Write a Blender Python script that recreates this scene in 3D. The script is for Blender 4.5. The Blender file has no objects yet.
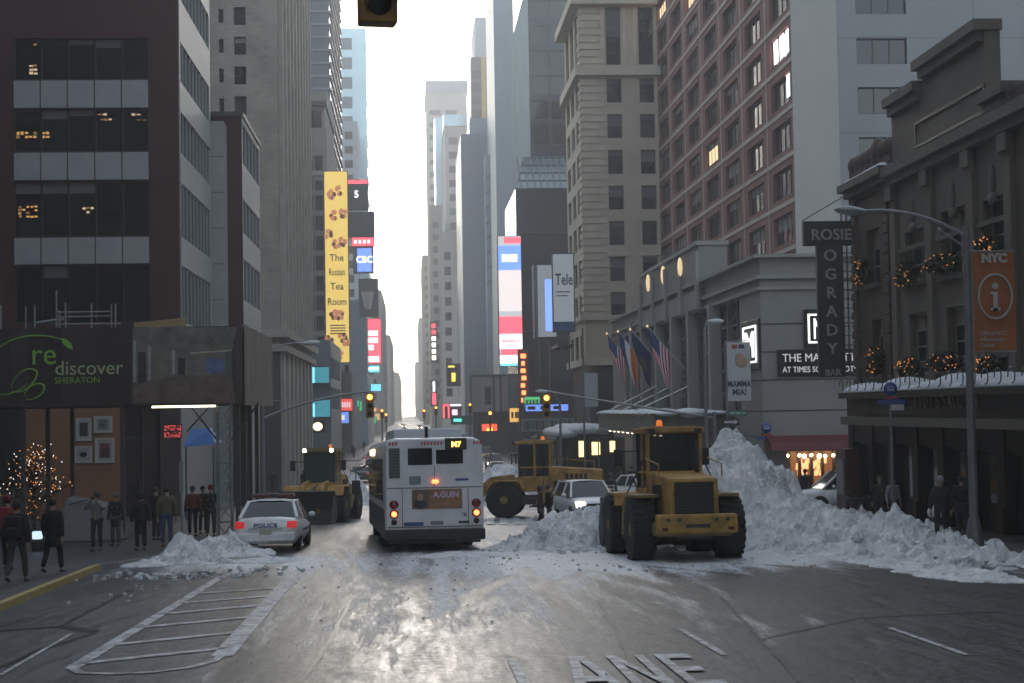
import bpy, bmesh, math, random
from mathutils import Vector, Matrix, noise
R = math.radians
rnd = random.Random(7)
SC = bpy.context.scene
COL = SC.collection
# ------------------------------------------------------------------ camera
F = 1600.0
CAMZ = 2.6
YAW, PITCH, ROLL = R(3.58), R(2.42), -0.017
CROT = Matrix.Rotation(-YAW, 3, 'Z') @ Matrix.Rotation(R(90) + PITCH, 3, 'X') @ Matrix.Rotation(ROLL, 3, 'Z')
CPOS = Vector((0, 0, CAMZ))
cam_d = bpy.data.cameras.new('camera')
cam = bpy.data.objects.new('camera', cam_d)
COL.objects.link(cam)
cam.matrix_world = Matrix.Translation(CPOS) @ CROT.to_4x4()
cam_d.sensor_width = 36
cam_d.lens = 36 * F / 1024
cam_d.clip_start = 0.2
cam_d.clip_end = 9000
cam_d.dof.use_dof = True
cam_d.dof.focus_distance = 52
cam_d.dof.aperture_fstop = 2.8
SC.camera = cam
# ------------------------------------------------------------------ world, sun, exposure
SUN_EL, SUN_AZ = R(9), R(0.3)          # low, straight down the street
w = bpy.data.worlds.new('World')
SC.world = w
w.use_nodes = True
nt = w.node_tree
nt.nodes.clear()
sky = nt.nodes.new('ShaderNodeTexSky')
sky.sky_type = 'NISHITA'
sky.sun_disc = False
sky.sun_elevation = SUN_EL
sky.sun_rotation = SUN_AZ
sky.air_density = 1.0
sky.dust_density = 0.8
sky.ozone_density = 1.3
bg = nt.nodes.new('ShaderNodeBackground')
bg.inputs['Strength'].default_value = 0.15
wo = nt.nodes.new('ShaderNodeOutputWorld')
hs = nt.nodes.new('ShaderNodeHueSaturation')
hs.inputs['Saturation'].default_value = 0.52
nt.links.new(sky.outputs[0], hs.inputs['Color'])
nt.links.new(hs.outputs[0], bg.inputs[0])
nt.links.new(bg.outputs[0], wo.inputs[0])
sd = bpy.data.lights.new('sun', 'SUN')
sd.energy = 0.4
sd.angle = R(14)
sd.color = (1.0, 0.95, 0.88)
so = bpy.data.objects.new('sun', sd)
COL.objects.link(so)
to_sun = Vector((math.sin(SUN_AZ) * math.cos(SUN_EL), math.cos(SUN_AZ) * math.cos(SUN_EL), math.sin(SUN_EL)))
so.rotation_euler = to_sun.to_track_quat('Z', 'Y').to_euler()
so.location = (0, 0, 200)
SC.view_settings.view_transform = 'Standard'
SC.view_settings.look = 'None'
SC.view_settings.gamma = 1
SC.view_settings.exposure = 2.05
SC.render.engine = 'CYCLES'
SC.cycles.use_denoising = True
SC.cycles.max_bounces = 6
SC.cycles.diffuse_bounces = 3
SC.cycles.glossy_bounces = 3
SC.cycles.transmission_bounces = 4
SC.cycles.volume_bounces = 0
SC.cycles.transparent_max_bounces = 6
SC.cycles.sample_clamp_indirect = 4

# ------------------------------------------------------------------ picture <-> place
def ray(px, py):
    return CROT @ Vector(((px - 512) / F, -(py - 341.5) / F, -1))
def at(px, py, Y=None, X=None, Z=None):
    d = ray(px, py)
    if Y is not None: t = Y / d.y
    elif X is not None: t = X / d.x
    else: t = (Z - CAMZ) / d.z
    return CPOS + d * t
def gz(Y):                            # the street falls away from the camera, then levels out
    if Y < 115: return -0.03 * Y
    if Y < 145:
        t = (Y - 115) / 30
        return -3.45 - 0.9 * (t - t * t / 2)
    return -3.9
def gpt(px, py):                      # where a pixel's ray meets the street
    d = ray(px, py)
    lo, hi = 2.0, 3000.0
    for _ in range(60):
        m = (lo + hi) / 2
        z = CAMZ + d.z * m / d.y
        if z > gz(m): lo = m
        else: hi = m
    return CPOS + d * (lo / d.y)
def Yof(px, X):                       # how far along the street a pixel column meets the plane x = X
    return at(px, 410, X=X).y
def Xof(px, Y):
    return at(px, 410, Y=Y).x
def zof(px, py, Y):
    return at(px, py, Y=Y).z
CINV = CROT.transposed()
def proj(p):
    q = CINV @ (Vector(p) - CPOS)
    if q.z > -0.1: return None
    return (512 + F * q.x / -q.z, 341.5 - F * q.y / -q.z, -q.z)

# ------------------------------------------------------------------ materials
MATS = {}
def mat(name, col, rough=0.7, metal=0.0, var=0.0, vscale=1.0, bump=0.0, bscale=8.0, emit=None, estr=0.0, spec=0.5, stretch=None, col2=None, alpha=None):
    if name in MATS: return MATS[name]
    m = bpy.data.materials.new(name)
    m.use_nodes = True
    n = m.node_tree
    b = n.nodes['Principled BSDF']
    c = (col[0], col[1], col[2], 1)
    b.inputs['Base Color'].default_value = c
    b.inputs['Roughness'].default_value = rough
    b.inputs['Metallic'].default_value = metal
    b.inputs['Specular IOR Level'].default_value = spec
    if var > 0 or bump > 0 or col2:
        tc = n.nodes.new('ShaderNodeTexCoord')
        mp = n.nodes.new('ShaderNodeMapping')
        if stretch: mp.inputs['Scale'].default_value = stretch
        n.links.new(tc.outputs['Object'], mp.inputs[0])
    if var > 0 or col2:
        t = n.nodes.new('ShaderNodeTexNoise')
        t.inputs['Scale'].default_value = vscale
        t.inputs['Detail'].default_value = 6
        t.inputs['Roughness'].default_value = 0.65
        n.links.new(mp.outputs[0], t.inputs['Vector'])
        r = n.nodes.new('ShaderNodeValToRGB')
        r.color_ramp.elements[0].position = 0.3
        r.color_ramp.elements[1].position = 0.7
        lo = [max(0, x * (1 - var)) for x in col]; hi = [min(1, x * (1 + var)) for x in col]
        if col2: lo, hi = col, col2
        r.color_ramp.elements[0].color = (*lo, 1)
        r.color_ramp.elements[1].color = (*hi, 1)
        n.links.new(t.outputs['Fac'], r.inputs[0])
        n.links.new(r.outputs[0], b.inputs['Base Color'])
    if bump > 0:
        t2 = n.nodes.new('ShaderNodeTexNoise')
        t2.inputs['Scale'].default_value = bscale
        t2.inputs['Detail'].default_value = 5
        n.links.new(mp.outputs[0], t2.inputs['Vector'])
        bp = n.nodes.new('ShaderNodeBump')
        bp.inputs['Strength'].default_value = bump
        bp.inputs['Distance'].default_value = 0.05
        n.links.new(t2.outputs['Fac'], bp.inputs['Height'])
        n.links.new(bp.outputs[0], b.inputs['Normal'])
    if emit:
        b.inputs['Emission Color'].default_value = (*emit, 1)
        b.inputs['Emission Strength'].default_value = estr
    MATS[name] = m
    return m
def brick_mat(name, c1, c2, mortar, bw=0.5, bh=0.2, rough=0.85, msize=0.02, axis='x', bump=0.3):
    if name in MATS: return MATS[name]
    m = bpy.data.materials.new(name); m.use_nodes = True
    n = m.node_tree; b = n.nodes['Principled BSDF']
    g = n.nodes.new('ShaderNodeNewGeometry')
    tc = n.nodes.new('ShaderNodeTexCoord')
    s = n.nodes.new('ShaderNodeSeparateXYZ'); n.links.new(tc.outputs['Object'], s.inputs[0])
    ad = n.nodes.new('ShaderNodeMath'); n.links.new(s.outputs[0], ad.inputs[0]); n.links.new(s.outputs[1], ad.inputs[1])
    cb = n.nodes.new('ShaderNodeCombineXYZ'); n.links.new(ad.outputs[0], cb.inputs[0]); n.links.new(s.outputs[2], cb.inputs[1])
    t = n.nodes.new('ShaderNodeTexBrick')
    t.inputs['Color1'].default_value = (*c1, 1); t.inputs['Color2'].default_value = (*c2, 1); t.inputs['Mortar'].default_value = (*mortar, 1)
    t.inputs['Scale'].default_value = 1; t.inputs['Brick Width'].default_value = bw; t.inputs['Row Height'].default_value = bh
    t.inputs['Mortar Size'].default_value = msize
    n.links.new(cb.outputs[0], t.inputs['Vector'])
    no = n.nodes.new('ShaderNodeTexNoise'); no.inputs['Scale'].default_value = 0.35; no.inputs['Detail'].default_value = 7
    n.links.new(tc.outputs['Object'], no.inputs['Vector'])
    mr = n.nodes.new('ShaderNodeMapRange'); mr.inputs[1].default_value = 0.3; mr.inputs[2].default_value = 0.7; mr.inputs[3].default_value = 0.72; mr.inputs[4].default_value = 1.15
    n.links.new(no.outputs['Fac'], mr.inputs[0])
    mx = n.nodes.new('ShaderNodeMix'); mx.data_type = 'RGBA'; mx.blend_type = 'MULTIPLY'; mx.inputs[0].default_value = 1
    n.links.new(t.outputs['Color'], mx.inputs[6]); n.links.new(mr.outputs[0], mx.inputs[7])
    n.links.new(mx.outputs[2], b.inputs['Base Color'])
    bp = n.nodes.new('ShaderNodeBump'); bp.inputs['Strength'].default_value = bump; bp.inputs['Distance'].default_value = 0.02
    iv = n.nodes.new('ShaderNodeMath'); iv.operation = 'SUBTRACT'; iv.inputs[0].default_value = 1
    n.links.new(t.outputs['Fac'], iv.inputs[1]); n.links.new(iv.outputs[0], bp.inputs['Height'])
    n.links.new(bp.outputs[0], b.inputs['Normal'])
    b.inputs['Roughness'].default_value = rough
    MATS[name] = m
    return m
def glow(name, col, s):
    return mat(name, (0.02, 0.02, 0.02), 0.4, emit=col, estr=s)

# ------------------------------------------------------------------ objects
def tag(o, label=None, cat=None, group=None, kind=None):
    if label: o['label'] = label
    if cat: o['category'] = cat
    if group: o['group'] = group
    if kind: o['kind'] = kind
    return o
def thing(name, label, cat, loc=(0, 0, 0), rz=0.0, group=None, sc=1.0):
    o = bpy.data.objects.new(name, None)
    COL.objects.link(o)
    o.location = loc; o.rotation_euler = (0, 0, rz); o.scale = (sc, sc, sc)
    o.empty_display_size = 0.3
    return tag(o, label, cat, group)
def copy_tree(o, parent=None):
    c = o.copy(); COL.objects.link(c); c.parent = parent
    for ch in list(o.children): copy_tree(ch, c)
    return c
class MB:
    """Collects shapes; build() links them as one mesh object."""
    def __init__(s):
        s.v = []; s.f = []; s.m = []; s.sm = []; s.mats = []; s.T = Matrix.Identity(4)
    def mi(s, m):
        if m not in s.mats: s.mats.append(m)
        return s.mats.index(m)
    def add(s, vs, fs, m, smooth=False):
        k = len(s.v); i = s.mi(m)
        flip = s.T.determinant() < 0
        for p in vs: s.v.append(s.T @ Vector(p))
        for f in fs:
            q = [k + x for x in f]
            if flip: q.reverse()
            s.f.append(q); s.m.append(i); s.sm.append(smooth)
        return s
    def quad(s, a, b, c, d, m): return s.add([a, b, c, d], [(0, 1, 2, 3)], m)
    def poly(s, pts, m): return s.add(pts, [tuple(range(len(pts)))], m)
    def box(s, x0, x1, y0, y1, z0, z1, m):
        v = [(x0, y0, z0), (x1, y0, z0), (x1, y1, z0), (x0, y1, z0), (x0, y0, z1), (x1, y0, z1), (x1, y1, z1), (x0, y1, z1)]
        return s.add(v, [(0, 3, 2, 1), (4, 5, 6, 7), (0, 1, 5, 4), (1, 2, 6, 5), (2, 3, 7, 6), (3, 0, 4, 7)], m)
    def hexa(s, v, m):               # 4 bottom points, 4 top points
        return s.add(v, [(0, 3, 2, 1), (4, 5, 6, 7), (0, 1, 5, 4), (1, 2, 6, 5), (2, 3, 7, 6), (3, 0, 4, 7)], m)
    def prism(s, pts, axis, a, b, m):    # profile in the two other axes, extruded along axis
        def P(p, t):
            if axis == 'x': return (t, p[0], p[1])
            if axis == 'y': return (p[0], t, p[1])
            return (p[0], p[1], t)
        n = len(pts)
        v = [P(p, a) for p in pts] + [P(p, b) for p in pts]
        f = [tuple(range(n)), tuple(range(2 * n - 1, n - 1, -1))] + [(i, i + n, (i + 1) % n + n, (i + 1) % n) for i in range(n)]
        return s.add(v, f, m)
    def tube(s, p0, p1, r0, m, r1=None, seg=8, caps=True, smooth=True):
        p0, p1 = Vector(p0), Vector(p1); r1 = r0 if r1 is None else r1
        d = (p1 - p0)
        if d.length < 1e-6: return s
        q = d.to_track_quat('Z', 'Y').to_matrix()
        v = []
        for p, r in ((p0, r0), (p1, r1)):
            for k in range(seg):
                a = 2 * math.pi * k / seg
                v.append(p + q @ Vector((r * math.cos(a), r * math.sin(a), 0)))
        s.add(v, [(k, (k + 1) % seg, (k + 1) % seg + seg, k + seg) for k in range(seg)], m, smooth)
        if caps: s.add(v, [tuple(range(seg - 1, -1, -1)), tuple(range(seg, 2 * seg))], m)
        return s
    def path(s, pts, r, m, seg=6):
        for a, b in zip(pts, pts[1:]): s.tube(a, b, r, m, seg=seg)
        return s
    def lathe(s, prof, m, c=(0, 0, 0), axis='z', seg=16, smooth=True, caps=True):  # prof [(r, t)]
        def P(r, a, t):
            x, y = r * math.cos(a), r * math.sin(a)
            q = {'z': (x, y, t), 'x': (t, x, y), 'y': (y, t, x)}[axis]
            return (q[0] + c[0], q[1] + c[1], q[2] + c[2])
        v = [P(r, 2 * math.pi * k / seg, t) for r, t in prof for k in range(seg)]
        f = [(i * seg + k, i * seg + (k + 1) % seg, (i + 1) * seg + (k + 1) % seg, (i + 1) * seg + k) for i in range(len(prof) - 1) for k in range(seg)]
        s.add(v, f, m, smooth)
        if caps:
            n = len(prof) - 1
            s.add(v, [tuple(range(seg - 1, -1, -1)), tuple(range(n * seg, n * seg + seg))], m)
        return s
    def ball(s, c, r, m, seg=10, rings=6):
        rx, ry, rz = (r, r, r) if not hasattr(r, '__len__') else r
        v = [(c[0], c[1], c[2] + rz)]
        for i in range(1, rings):
            t = math.pi * i / rings
            for k in range(seg):
                a = 2 * math.pi * k / seg
                v.append((c[0] + rx * math.sin(t) * math.cos(a), c[1] + ry * math.sin(t) * math.sin(a), c[2] + rz * math.cos(t)))
        v.append((c[0], c[1], c[2] - rz)); L = len(v) - 1
        f = [(0, 1 + k, 1 + (k + 1) % seg) for k in range(seg)]
        for i in range(rings - 2):
            a, b = 1 + i * seg, 1 + (i + 1) * seg
            f += [(a + k, b + k, b + (k + 1) % seg, a + (k + 1) % seg) for k in range(seg)]
        a = 1 + (rings - 2) * seg
        f += [(a + k, L, a + (k + 1) % seg) for k in range(seg)]
        return s.add(v, f, m, True)
    def build(s, name, parent=None, bevel=0.0, loc=None, segs=2):
        me = bpy.data.meshes.new(name)
        me.from_pydata([tuple(p) for p in s.v], [], s.f)
        for m in s.mats: me.materials.append(m)
        me.polygons.foreach_set('material_index', s.m)
        me.polygons.foreach_set('use_smooth', s.sm)
        me.update()
        o = bpy.data.objects.new(name, me)
        COL.objects.link(o)
        if parent is not None: o.parent = parent
        if loc is not None: o.location = loc
        if bevel > 0:
            b = o.modifiers.new('bevel', 'BEVEL'); b.width = bevel; b.segments = segs; b.limit_method = 'ANGLE'; b.angle_limit = R(40)
        return o
def text_mesh(name, body, size, m, parent=None, depth=0.02, frame=None, align='LEFT', sx=1.0, space=1.0, bold=0.0, shear=0.0, spacing_line=1.0):
    """Letters as a solid mesh standing in the plane given by frame = (origin, right, up)."""
    cu = bpy.data.curves.new(name, 'FONT')
    cu.body = body; cu.size = size; cu.extrude = depth; cu.align_x = align; cu.space_character = space; cu.offset = bold; cu.shear = shear; cu.space_line = spacing_line
    cu.resolution_u = 3
    t = bpy.data.objects.new(name, cu)
    COL.objects.link(t)
    dg = bpy.context.evaluated_depsgraph_get()
    me = bpy.data.meshes.new_from_object(t.evaluated_get(dg))
    bpy.data.objects.remove(t); bpy.data.curves.remove(cu)
    me.materials.clear(); me.materials.append(m)
    o0, r, u = Vector(frame[0]), Vector(frame[1]).normalized(), Vector(frame[2]).normalized()
    n = r.cross(u)
    for v in me.vertices:
        c = v.co.copy()
        v.co = o0 + r * (c.x * sx) + u * c.y + n * c.z
    me.name = name
    o = bpy.data.objects.new(name, me)
    COL.objects.link(o)
    if parent is not None: o.parent = parent
    return o

# ------------------------------------------------------------------ facades
def facade(mb, p0, u, W, z0, z1, rects, m, depth=0.22, mrev=None):
    """wall sheet with real openings; rects = (u0, u1, za, zb) measured along u and in absolute height."""
    u = Vector(u); n = u.cross(Vector((0, 0, 1))); p0 = Vector(p0); mrev = mrev or m
    def P(a, z, d=0.0):
        q = p0 + u * a - n * d
        return (q.x, q.y, z)
    rs = [r for r in rects if r[1] > 0 and r[0] < W and r[3] > z0 and r[2] < z1]
    us = sorted(set([0.0, W] + [round(min(max(x, 0), W), 3) for r in rs for x in r[:2]]))
    zs = sorted(set([z0, z1] + [round(min(max(x, z0), z1), 3) for r in rs for x in r[2:]]))
    hole = set()
    import bisect
    for r in rs:
        i0 = us.index(round(min(max(r[0], 0), W), 3)); i1 = us.index(round(min(max(r[1], 0), W), 3))
        j0 = zs.index(round(min(max(r[2], z0), z1), 3)); j1 = zs.index(round(min(max(r[3], z0), z1), 3))
        for i in range(i0, i1):
            for j in range(j0, j1): hole.add((i, j))
        a, b, c, d = us[i0], us[i1], zs[j0], zs[j1]
        mb.quad(P(a, c), P(a, d), P(a, d, depth), P(a, c, depth), mrev)
        mb.quad(P(b, d), P(b, c), P(b, c, depth), P(b, d, depth), mrev)
        mb.quad(P(a, c), P(a, c, depth), P(b, c, depth), P(b, c), mrev)
        mb.quad(P(a, d), P(b, d), P(b, d, depth), P(a, d, depth), mrev)
    for j in range(len(zs) - 1):     # merge runs of wall cells
        i = 0
        while i < len(us) - 1:
            if (i, j) in hole: i += 1; continue
            k = i
            while k < len(us) - 1 and (k, j) not in hole: k += 1
            mb.quad(P(us[i], zs[j]), P(us[k], zs[j]), P(us[k], zs[j + 1]), P(us[i], zs[j + 1]), m)
            i = k
def window_mesh(mb, p0, u, r, glass, frame, depth=0.2, fw=0.06, cols=1, rows=2, blind=None, bh=0.0):
    """one window set back in its opening: pane, frame bars, sash bars, an optional blind."""
    u = Vector(u); n = u.cross(Vector((0, 0, 1))); p0 = Vector(p0)
    a, b, c, d = r
    def P(x, z, k):
        q = p0 + u * x - n * k
        return (q.x, q.y, z)
    mb.quad(P(a, c, depth), P(b, c, depth), P(b, d, depth), P(a, d, depth), glass)
    k = depth - 0.05
    def bar(x0, x1, za, zb, kk=k):
        v = [P(x0, za, kk), P(x1, za, kk), P(x1, zb, kk), P(x0, zb, kk), P(x0, za, depth - .003), P(x1, za, depth - .003), P(x1, zb, depth - .003), P(x0, zb, depth - .003)]
        mb.add(v, [(0, 1, 2, 3), (0, 4, 5, 1), (1, 5, 6, 2), (2, 6, 7, 3), (3, 7, 4, 0)], frame)
    bar(a, b, c, c + fw); bar(a, b, d - fw, d); bar(a, a + fw, c + fw, d - fw); bar(b - fw, b, c + fw, d - fw)
    for i in range(1, cols):
        x = a + (b - a) * i / cols
        bar(x - fw * .4, x + fw * .4, c + fw, d - fw)
    xs = [a + fw] + [a + (b - a) * i / cols for i in range(1, cols)] + [b - fw]
    for i in range(1, rows):
        z = c + (d - c) * i / rows
        for q in range(cols):
            bar(xs[q] + (fw * .4 if q else 0), xs[q + 1] - (fw * .4 if q < cols - 1 else 0), z - fw * .4, z + fw * .4, k + .004)
    if blind and bh > 0:
        z = d - fw - (d - c - 2 * fw) * bh
        mb.quad(P(a + fw, z, depth - .012), P(b - fw, z, depth - .012), P(b - fw, d - fw, depth - .012), P(a + fw, d - fw, depth - .012), blind)
def windows(parent, items, limit=100):
    """items: (p0, u, rect, kwargs). The largest in the picture become parts of their own, the rest one part."""
    def size(it):
        p0, u, r, kw = it
        c = Vector(p0) + Vector(u) * ((r[0] + r[1]) / 2); c.z = (r[2] + r[3]) / 2
        q = proj(c)
        if not q: return 0
        s = (r[1] - r[0]) * (r[3] - r[2]) / q[2] ** 2
        n = Vector(u).cross(Vector((0, 0, 1)))
        s *= max(0.02, n.dot((CPOS - c).normalized()))
        if not (-20 < q[0] < 1044 and -20 < q[1] < 703): s *= 0.01
        return s
    items = sorted(items, key=size, reverse=True)
    for p0, u, r, kw in items[:limit]:
        mb = MB(); window_mesh(mb, p0, u, r, **kw); mb.build('window', parent)
    if items[limit:]:
        mb = MB()
        for p0, u, r, kw in items[limit:]: window_mesh(mb, p0, u, r, **kw)
        tag(mb.build('windows', parent), kind='stuff')
def grid(u0, du, nu, w, zs, h):
    return [(u0 + i * du, u0 + i * du + w, z, z + h) for i in range(nu) for z in zs]
def frange(a, b, s):
    o = []
    while a < b - 1e-6: o.append(a); a += s
    return o
# ================================================================== SETTING
def road_material():
    m = bpy.data.materials.new('wet_slushy_asphalt'); m.use_nodes = True
    n = m.node_tree; L = n.links.new; N = n.nodes.new
    b = n.nodes['Principled BSDF']
    tc = N('ShaderNodeTexCoord')
    def noise_(scale, detail, vec, rough=0.6, dist=0.0):
        t = N('ShaderNodeTexNoise'); t.inputs['Scale'].default_value = scale; t.inputs['Detail'].default_value = detail
        t.inputs['Roughness'].default_value = rough; t.inputs['Distortion'].default_value = dist
        L(vec, t.inputs['Vector']); return t.outputs['Fac']
    def mapping(sc, rz=0):
        p = N('ShaderNodeMapping'); p.inputs['Scale'].default_value = sc; p.inputs['Rotation'].default_value = (0, 0, rz)
        L(tc.outputs['Object'], p.inputs[0]); return p.outputs[0]
    def math_(op, a, bb, clamp=False):
        q = N('ShaderNodeMath'); q.operation = op; q.use_clamp = clamp
        for i, x in enumerate((a, bb)):
            if isinstance(x, (int, float)): q.inputs[i].default_value = x
            else: L(x, q.inputs[i])
        return q.outputs[0]
    def ramp(f, a, bb):
        r = N('ShaderNodeMapRange'); r.inputs[1].default_value = a; r.inputs[2].default_value = bb; L(f, r.inputs[0]); return r.outputs[0]
    def mixc(f, a, bb):
        x = N('ShaderNodeMix'); x.data_type = 'RGBA'
        L(f, x.inputs[0])
        for i, c in ((6, a), (7, bb)):
            if isinstance(c, tuple): x.inputs[i].default_value = (*c, 1)
            else: L(c, x.inputs[i])
        return x.outputs[2]
    a1 = N('ShaderNodeAttribute'); a1.attribute_name = 'snow'
    a2 = N('ShaderNodeAttribute'); a2.attribute_name = 'salt'
    streak = noise_(1.0, 7, mapping((1.6, 0.22, 1), 0.05), 0.7, 0.6)
    streak2 = noise_(1.0, 6, mapping((5.0, 0.5, 1), -0.12), 0.7, 0.4)
    fine = noise_(9.0, 5, tc.outputs['Object'], 0.75)
    grain = noise_(60.0, 2, tc.outputs['Object'], 0.8)
    big = noise_(0.18, 4, tc.outputs['Object'])
    s = math_('ADD', math_('MULTIPLY', streak, 0.5), math_('MULTIPLY', streak2, 0.42))
    s = math_('ADD', s, math_('MULTIPLY', fine, 0.38))          # about 0.55 mean
    streak3 = noise_(1.0, 5, mapping((9.0, 0.7, 1), 0.1), 0.75, 0.8)
    streak4 = noise_(1.0, 5, mapping((6.0, 1.1, 1), -0.45), 0.75, 1.2)
    s = math_('ADD', s, math_('MULTIPLY', math_('SUBTRACT', math_('MAXIMUM', streak3, streak4), 0.56), 1.5))
    cov = math_('POWER', ramp(math_('ADD', math_('SUBTRACT', s, 1.06), a1.outputs['Fac']), -0.08, 0.42), 1.3)
    salt = ramp(math_('ADD', math_('SUBTRACT', math_('ADD', math_('MULTIPLY', streak, .6), math_('MULTIPLY', big, .4)), 0.9), a2.outputs['Fac']), -0.1, 0.6)
    asph = mixc(salt, (0.010, 0.012, 0.0155), (0.072, 0.079, 0.092))
    asph = mixc(math_('MULTIPLY', grain, 0.35), asph, (0.025, 0.025, 0.027))
    snowc = mixc(ramp(fine, 0.3, 0.7), (0.34, 0.345, 0.36), (0.80, 0.81, 0.83))
    L(mixc(cov, asph, snowc), b.inputs['Base Color'])
    wet = math_('ADD', 0.26, math_('MULTIPLY', ramp(math_('ADD', math_('MULTIPLY', fine, .5), math_('MULTIPLY', streak2, .5)), 0.35, 0.7), 0.4))
    rg = N('ShaderNodeMix'); rg.data_type = 'FLOAT'; L(cov, rg.inputs[0]); L(wet, rg.inputs[2]); rg.inputs[3].default_value = 0.62
    L(rg.outputs[0], b.inputs['Roughness'])
    h = math_('ADD', math_('MULTIPLY', cov, 0.6), math_('ADD', math_('MULTIPLY', fine, 0.25), math_('MULTIPLY', streak2, 0.12)))
    bp = N('ShaderNodeBump'); bp.inputs['Strength'].default_value = 0.5; bp.inputs['Distance'].default_value = 0.025
    L(h, bp.inputs['Height']); L(bp.outputs[0], b.inputs['Normal'])
    return m
def smooth(a, b, x):
    t = max(0, min(1, (x - a) / (b - a))); return t * t * (3 - 2 * t)
def blob(X, Y, cx, cy, rx, ry):
    return math.exp(-((X - cx) / rx) ** 2 - ((Y - cy) / ry) ** 2)
def nz(x, y, z=0): return noise.noise(Vector((x, y, z)))
def snow_amount(X, Y):
    s = 0.18 + 0.13 * smooth(17, 27, Y) * smooth(-3.6, -2.2, X) * (1 - smooth(7, 10, X) * (1 - smooth(36, 39, Y)))
    s += 0.62 * blob(X, Y, 6.0, 38.5, 4.5, 4.2) + 0.45 * blob(X, Y, 11, 40, 4, 4) + 0.5 * blob(X, Y, 3.0, 46, 3, 7)
    s += 0.20 * blob(X, Y, 1.4, 34, 2.8, 8) + 0.12 * blob(X, Y, -1.2, 24, 2.4, 9) + 0.30 * blob(X, Y, -3.2, 42, 2.4, 5)
    s += 0.22 * smooth(46, 60, Y) + 0.22 * blob(X, Y, .5, 41, 5, 6)
    s += 0.42 * blob(X, Y, -5.2, 41, 1.9, 2.4)
    u = X + 0.012 * (Y - 26) ** 2 * 0.12
    s += 0.10 * math.sin(u * 4.2 + 1.3 * nz(X * .3, Y * .07)) * smooth(22, 34, Y)
    s -= 0.3 * blob(X, Y, 3.0, 17, 3.2, 4)
    s += 0.16 * nz(X * 0.5, Y * 0.16, 3)
    s -= 0.25 * smooth(4.5, 8, X) * (1 - smooth(33, 38, Y))
    s -= 0.16 * smooth(-2.2, -4, X) * (1 - smooth(32, 38, Y))
    return s
TRACKS = []
_rt = random.Random(41)
for x0, x1, y0, y1, bend in ((-2.6, -1.6, 14, 60, .5), (-.9, -.2, 12, 62, .7), (.4, 1.0, 10, 55, -.6), (1.9, 1.4, 12, 60, .9), (2.9, 5.2, 12, 44, 1.1), (4.4, 7.4, 16, 42, 1.3), (-.3, 4.6, 15, 44, -1.2), (1.4, 6.2, 18, 42, -1.6), (8.6, 3.6, 22, 41, 1.5), (10.4, 5.0, 24, 42, 1.9), (-3.6, -2.4, 30, 62, -.6), (-4.4, -3.4, 33, 60, .8), (-2.0, -3.0, 22, 50, 1.2), (12.5, 6.5, 27, 39, 1.0), (3.4, 2.6, 26, 75, -1.0), (-1.6, 1.8, 12, 40, .8), (5.8, 4.2, 10, 36, .7)):
    TRACKS.append((x0, x1, y0, y1, bend, _rt.uniform(.5, 1), _rt.uniform(.16, .3)))
def track_amount(X, Y):
    o = 0
    for x0, x1, y0, y1, bend, st, wd in TRACKS:
        if y0 - 2 < Y < y1 + 2:
            t = (Y - y0) / (y1 - y0)
            c = x0 + (x1 - x0) * t + bend * math.sin(math.pi * t) + .12 * nz(Y * .35, x0, 1)
            d = abs(X - c)
            if d < 1.1:
                e = 1.5 * st * smooth(y0 - 2, y0 + 3, Y) * smooth(y1 + 2, y1 - 3, Y) * (.55 + .6 * nz(X * .8, Y * .5, x0))
                o += e * (-.26 * math.exp(-(d / wd) ** 2) + .26 * math.exp(-((d - wd * 1.55) / (wd * .5)) ** 2))
    return o
def road_bump(x, y):
    if -14 < x < 15.5 and 10 < y < 88: return 0.022 * max(0, snow_amount(x, y) - 0.35) * (1 + nz(x * 2.1, y * 0.9))
    return 0.0
def salt_amount(X, Y):
    lane = -2.4 - 0.098 * (Y - 20)          # the worn line left of the hatched box
    s = 0.2 + 0.35 * nz(X * 0.3, Y * 0.12, 9)
    s += 0.5 * smooth(lane + 0.05, lane - 0.15, X) - 0.2 * smooth(lane - .1, lane + .1, X) * (1 - smooth(lane + .7, lane + 1.0, X))
    s += 0.10 * blob(X, Y, -1.6, 25, 1.2, 8) + 0.12 * blob(X, Y, 1, 24, 2, 12)
    s -= 0.25 * smooth(6, 11, X) * (1 - smooth(34, 40, Y))
    return s
xs = [-400, -120, -60, -30, -20] + [-15 + 0.14 * i for i in range(int(31 / 0.14) + 1)] + [20, 30, 60, 120, 400]
ys = [-290, -80, -20, 4] + [8 + 0.34 * i for i in range(248)] + frange(93, 160, 3) + [170, 190, 220, 260, 320, 400, 520, 700, 1000, 1500, 1900]
ROAD_M = road_material()
mb = MB()
V = []
for y in ys:
    for x in xs:
        z = gz(y)
        z += road_bump(x, y)
        V.append((x, y, z))
nx = len(xs)
mb.add(V, [(j * nx + i, j * nx + i + 1, (j + 1) * nx + i + 1, (j + 1) * nx + i) for j in range(len(ys) - 1) for i in range(nx - 1)], ROAD_M, True)
road = mb.build('road'); road['kind'] = 'structure'
for nm, fn in (('snow', lambda x, y: snow_amount(x, y) + track_amount(x, y)), ('salt', salt_amount)):
    at_ = road.data.attributes.new(nm, 'FLOAT', 'POINT')
    at_.data.foreach_set('value', [fn(p[0], p[1]) if p[1] < 400 else 0.5 for p in V])

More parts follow.
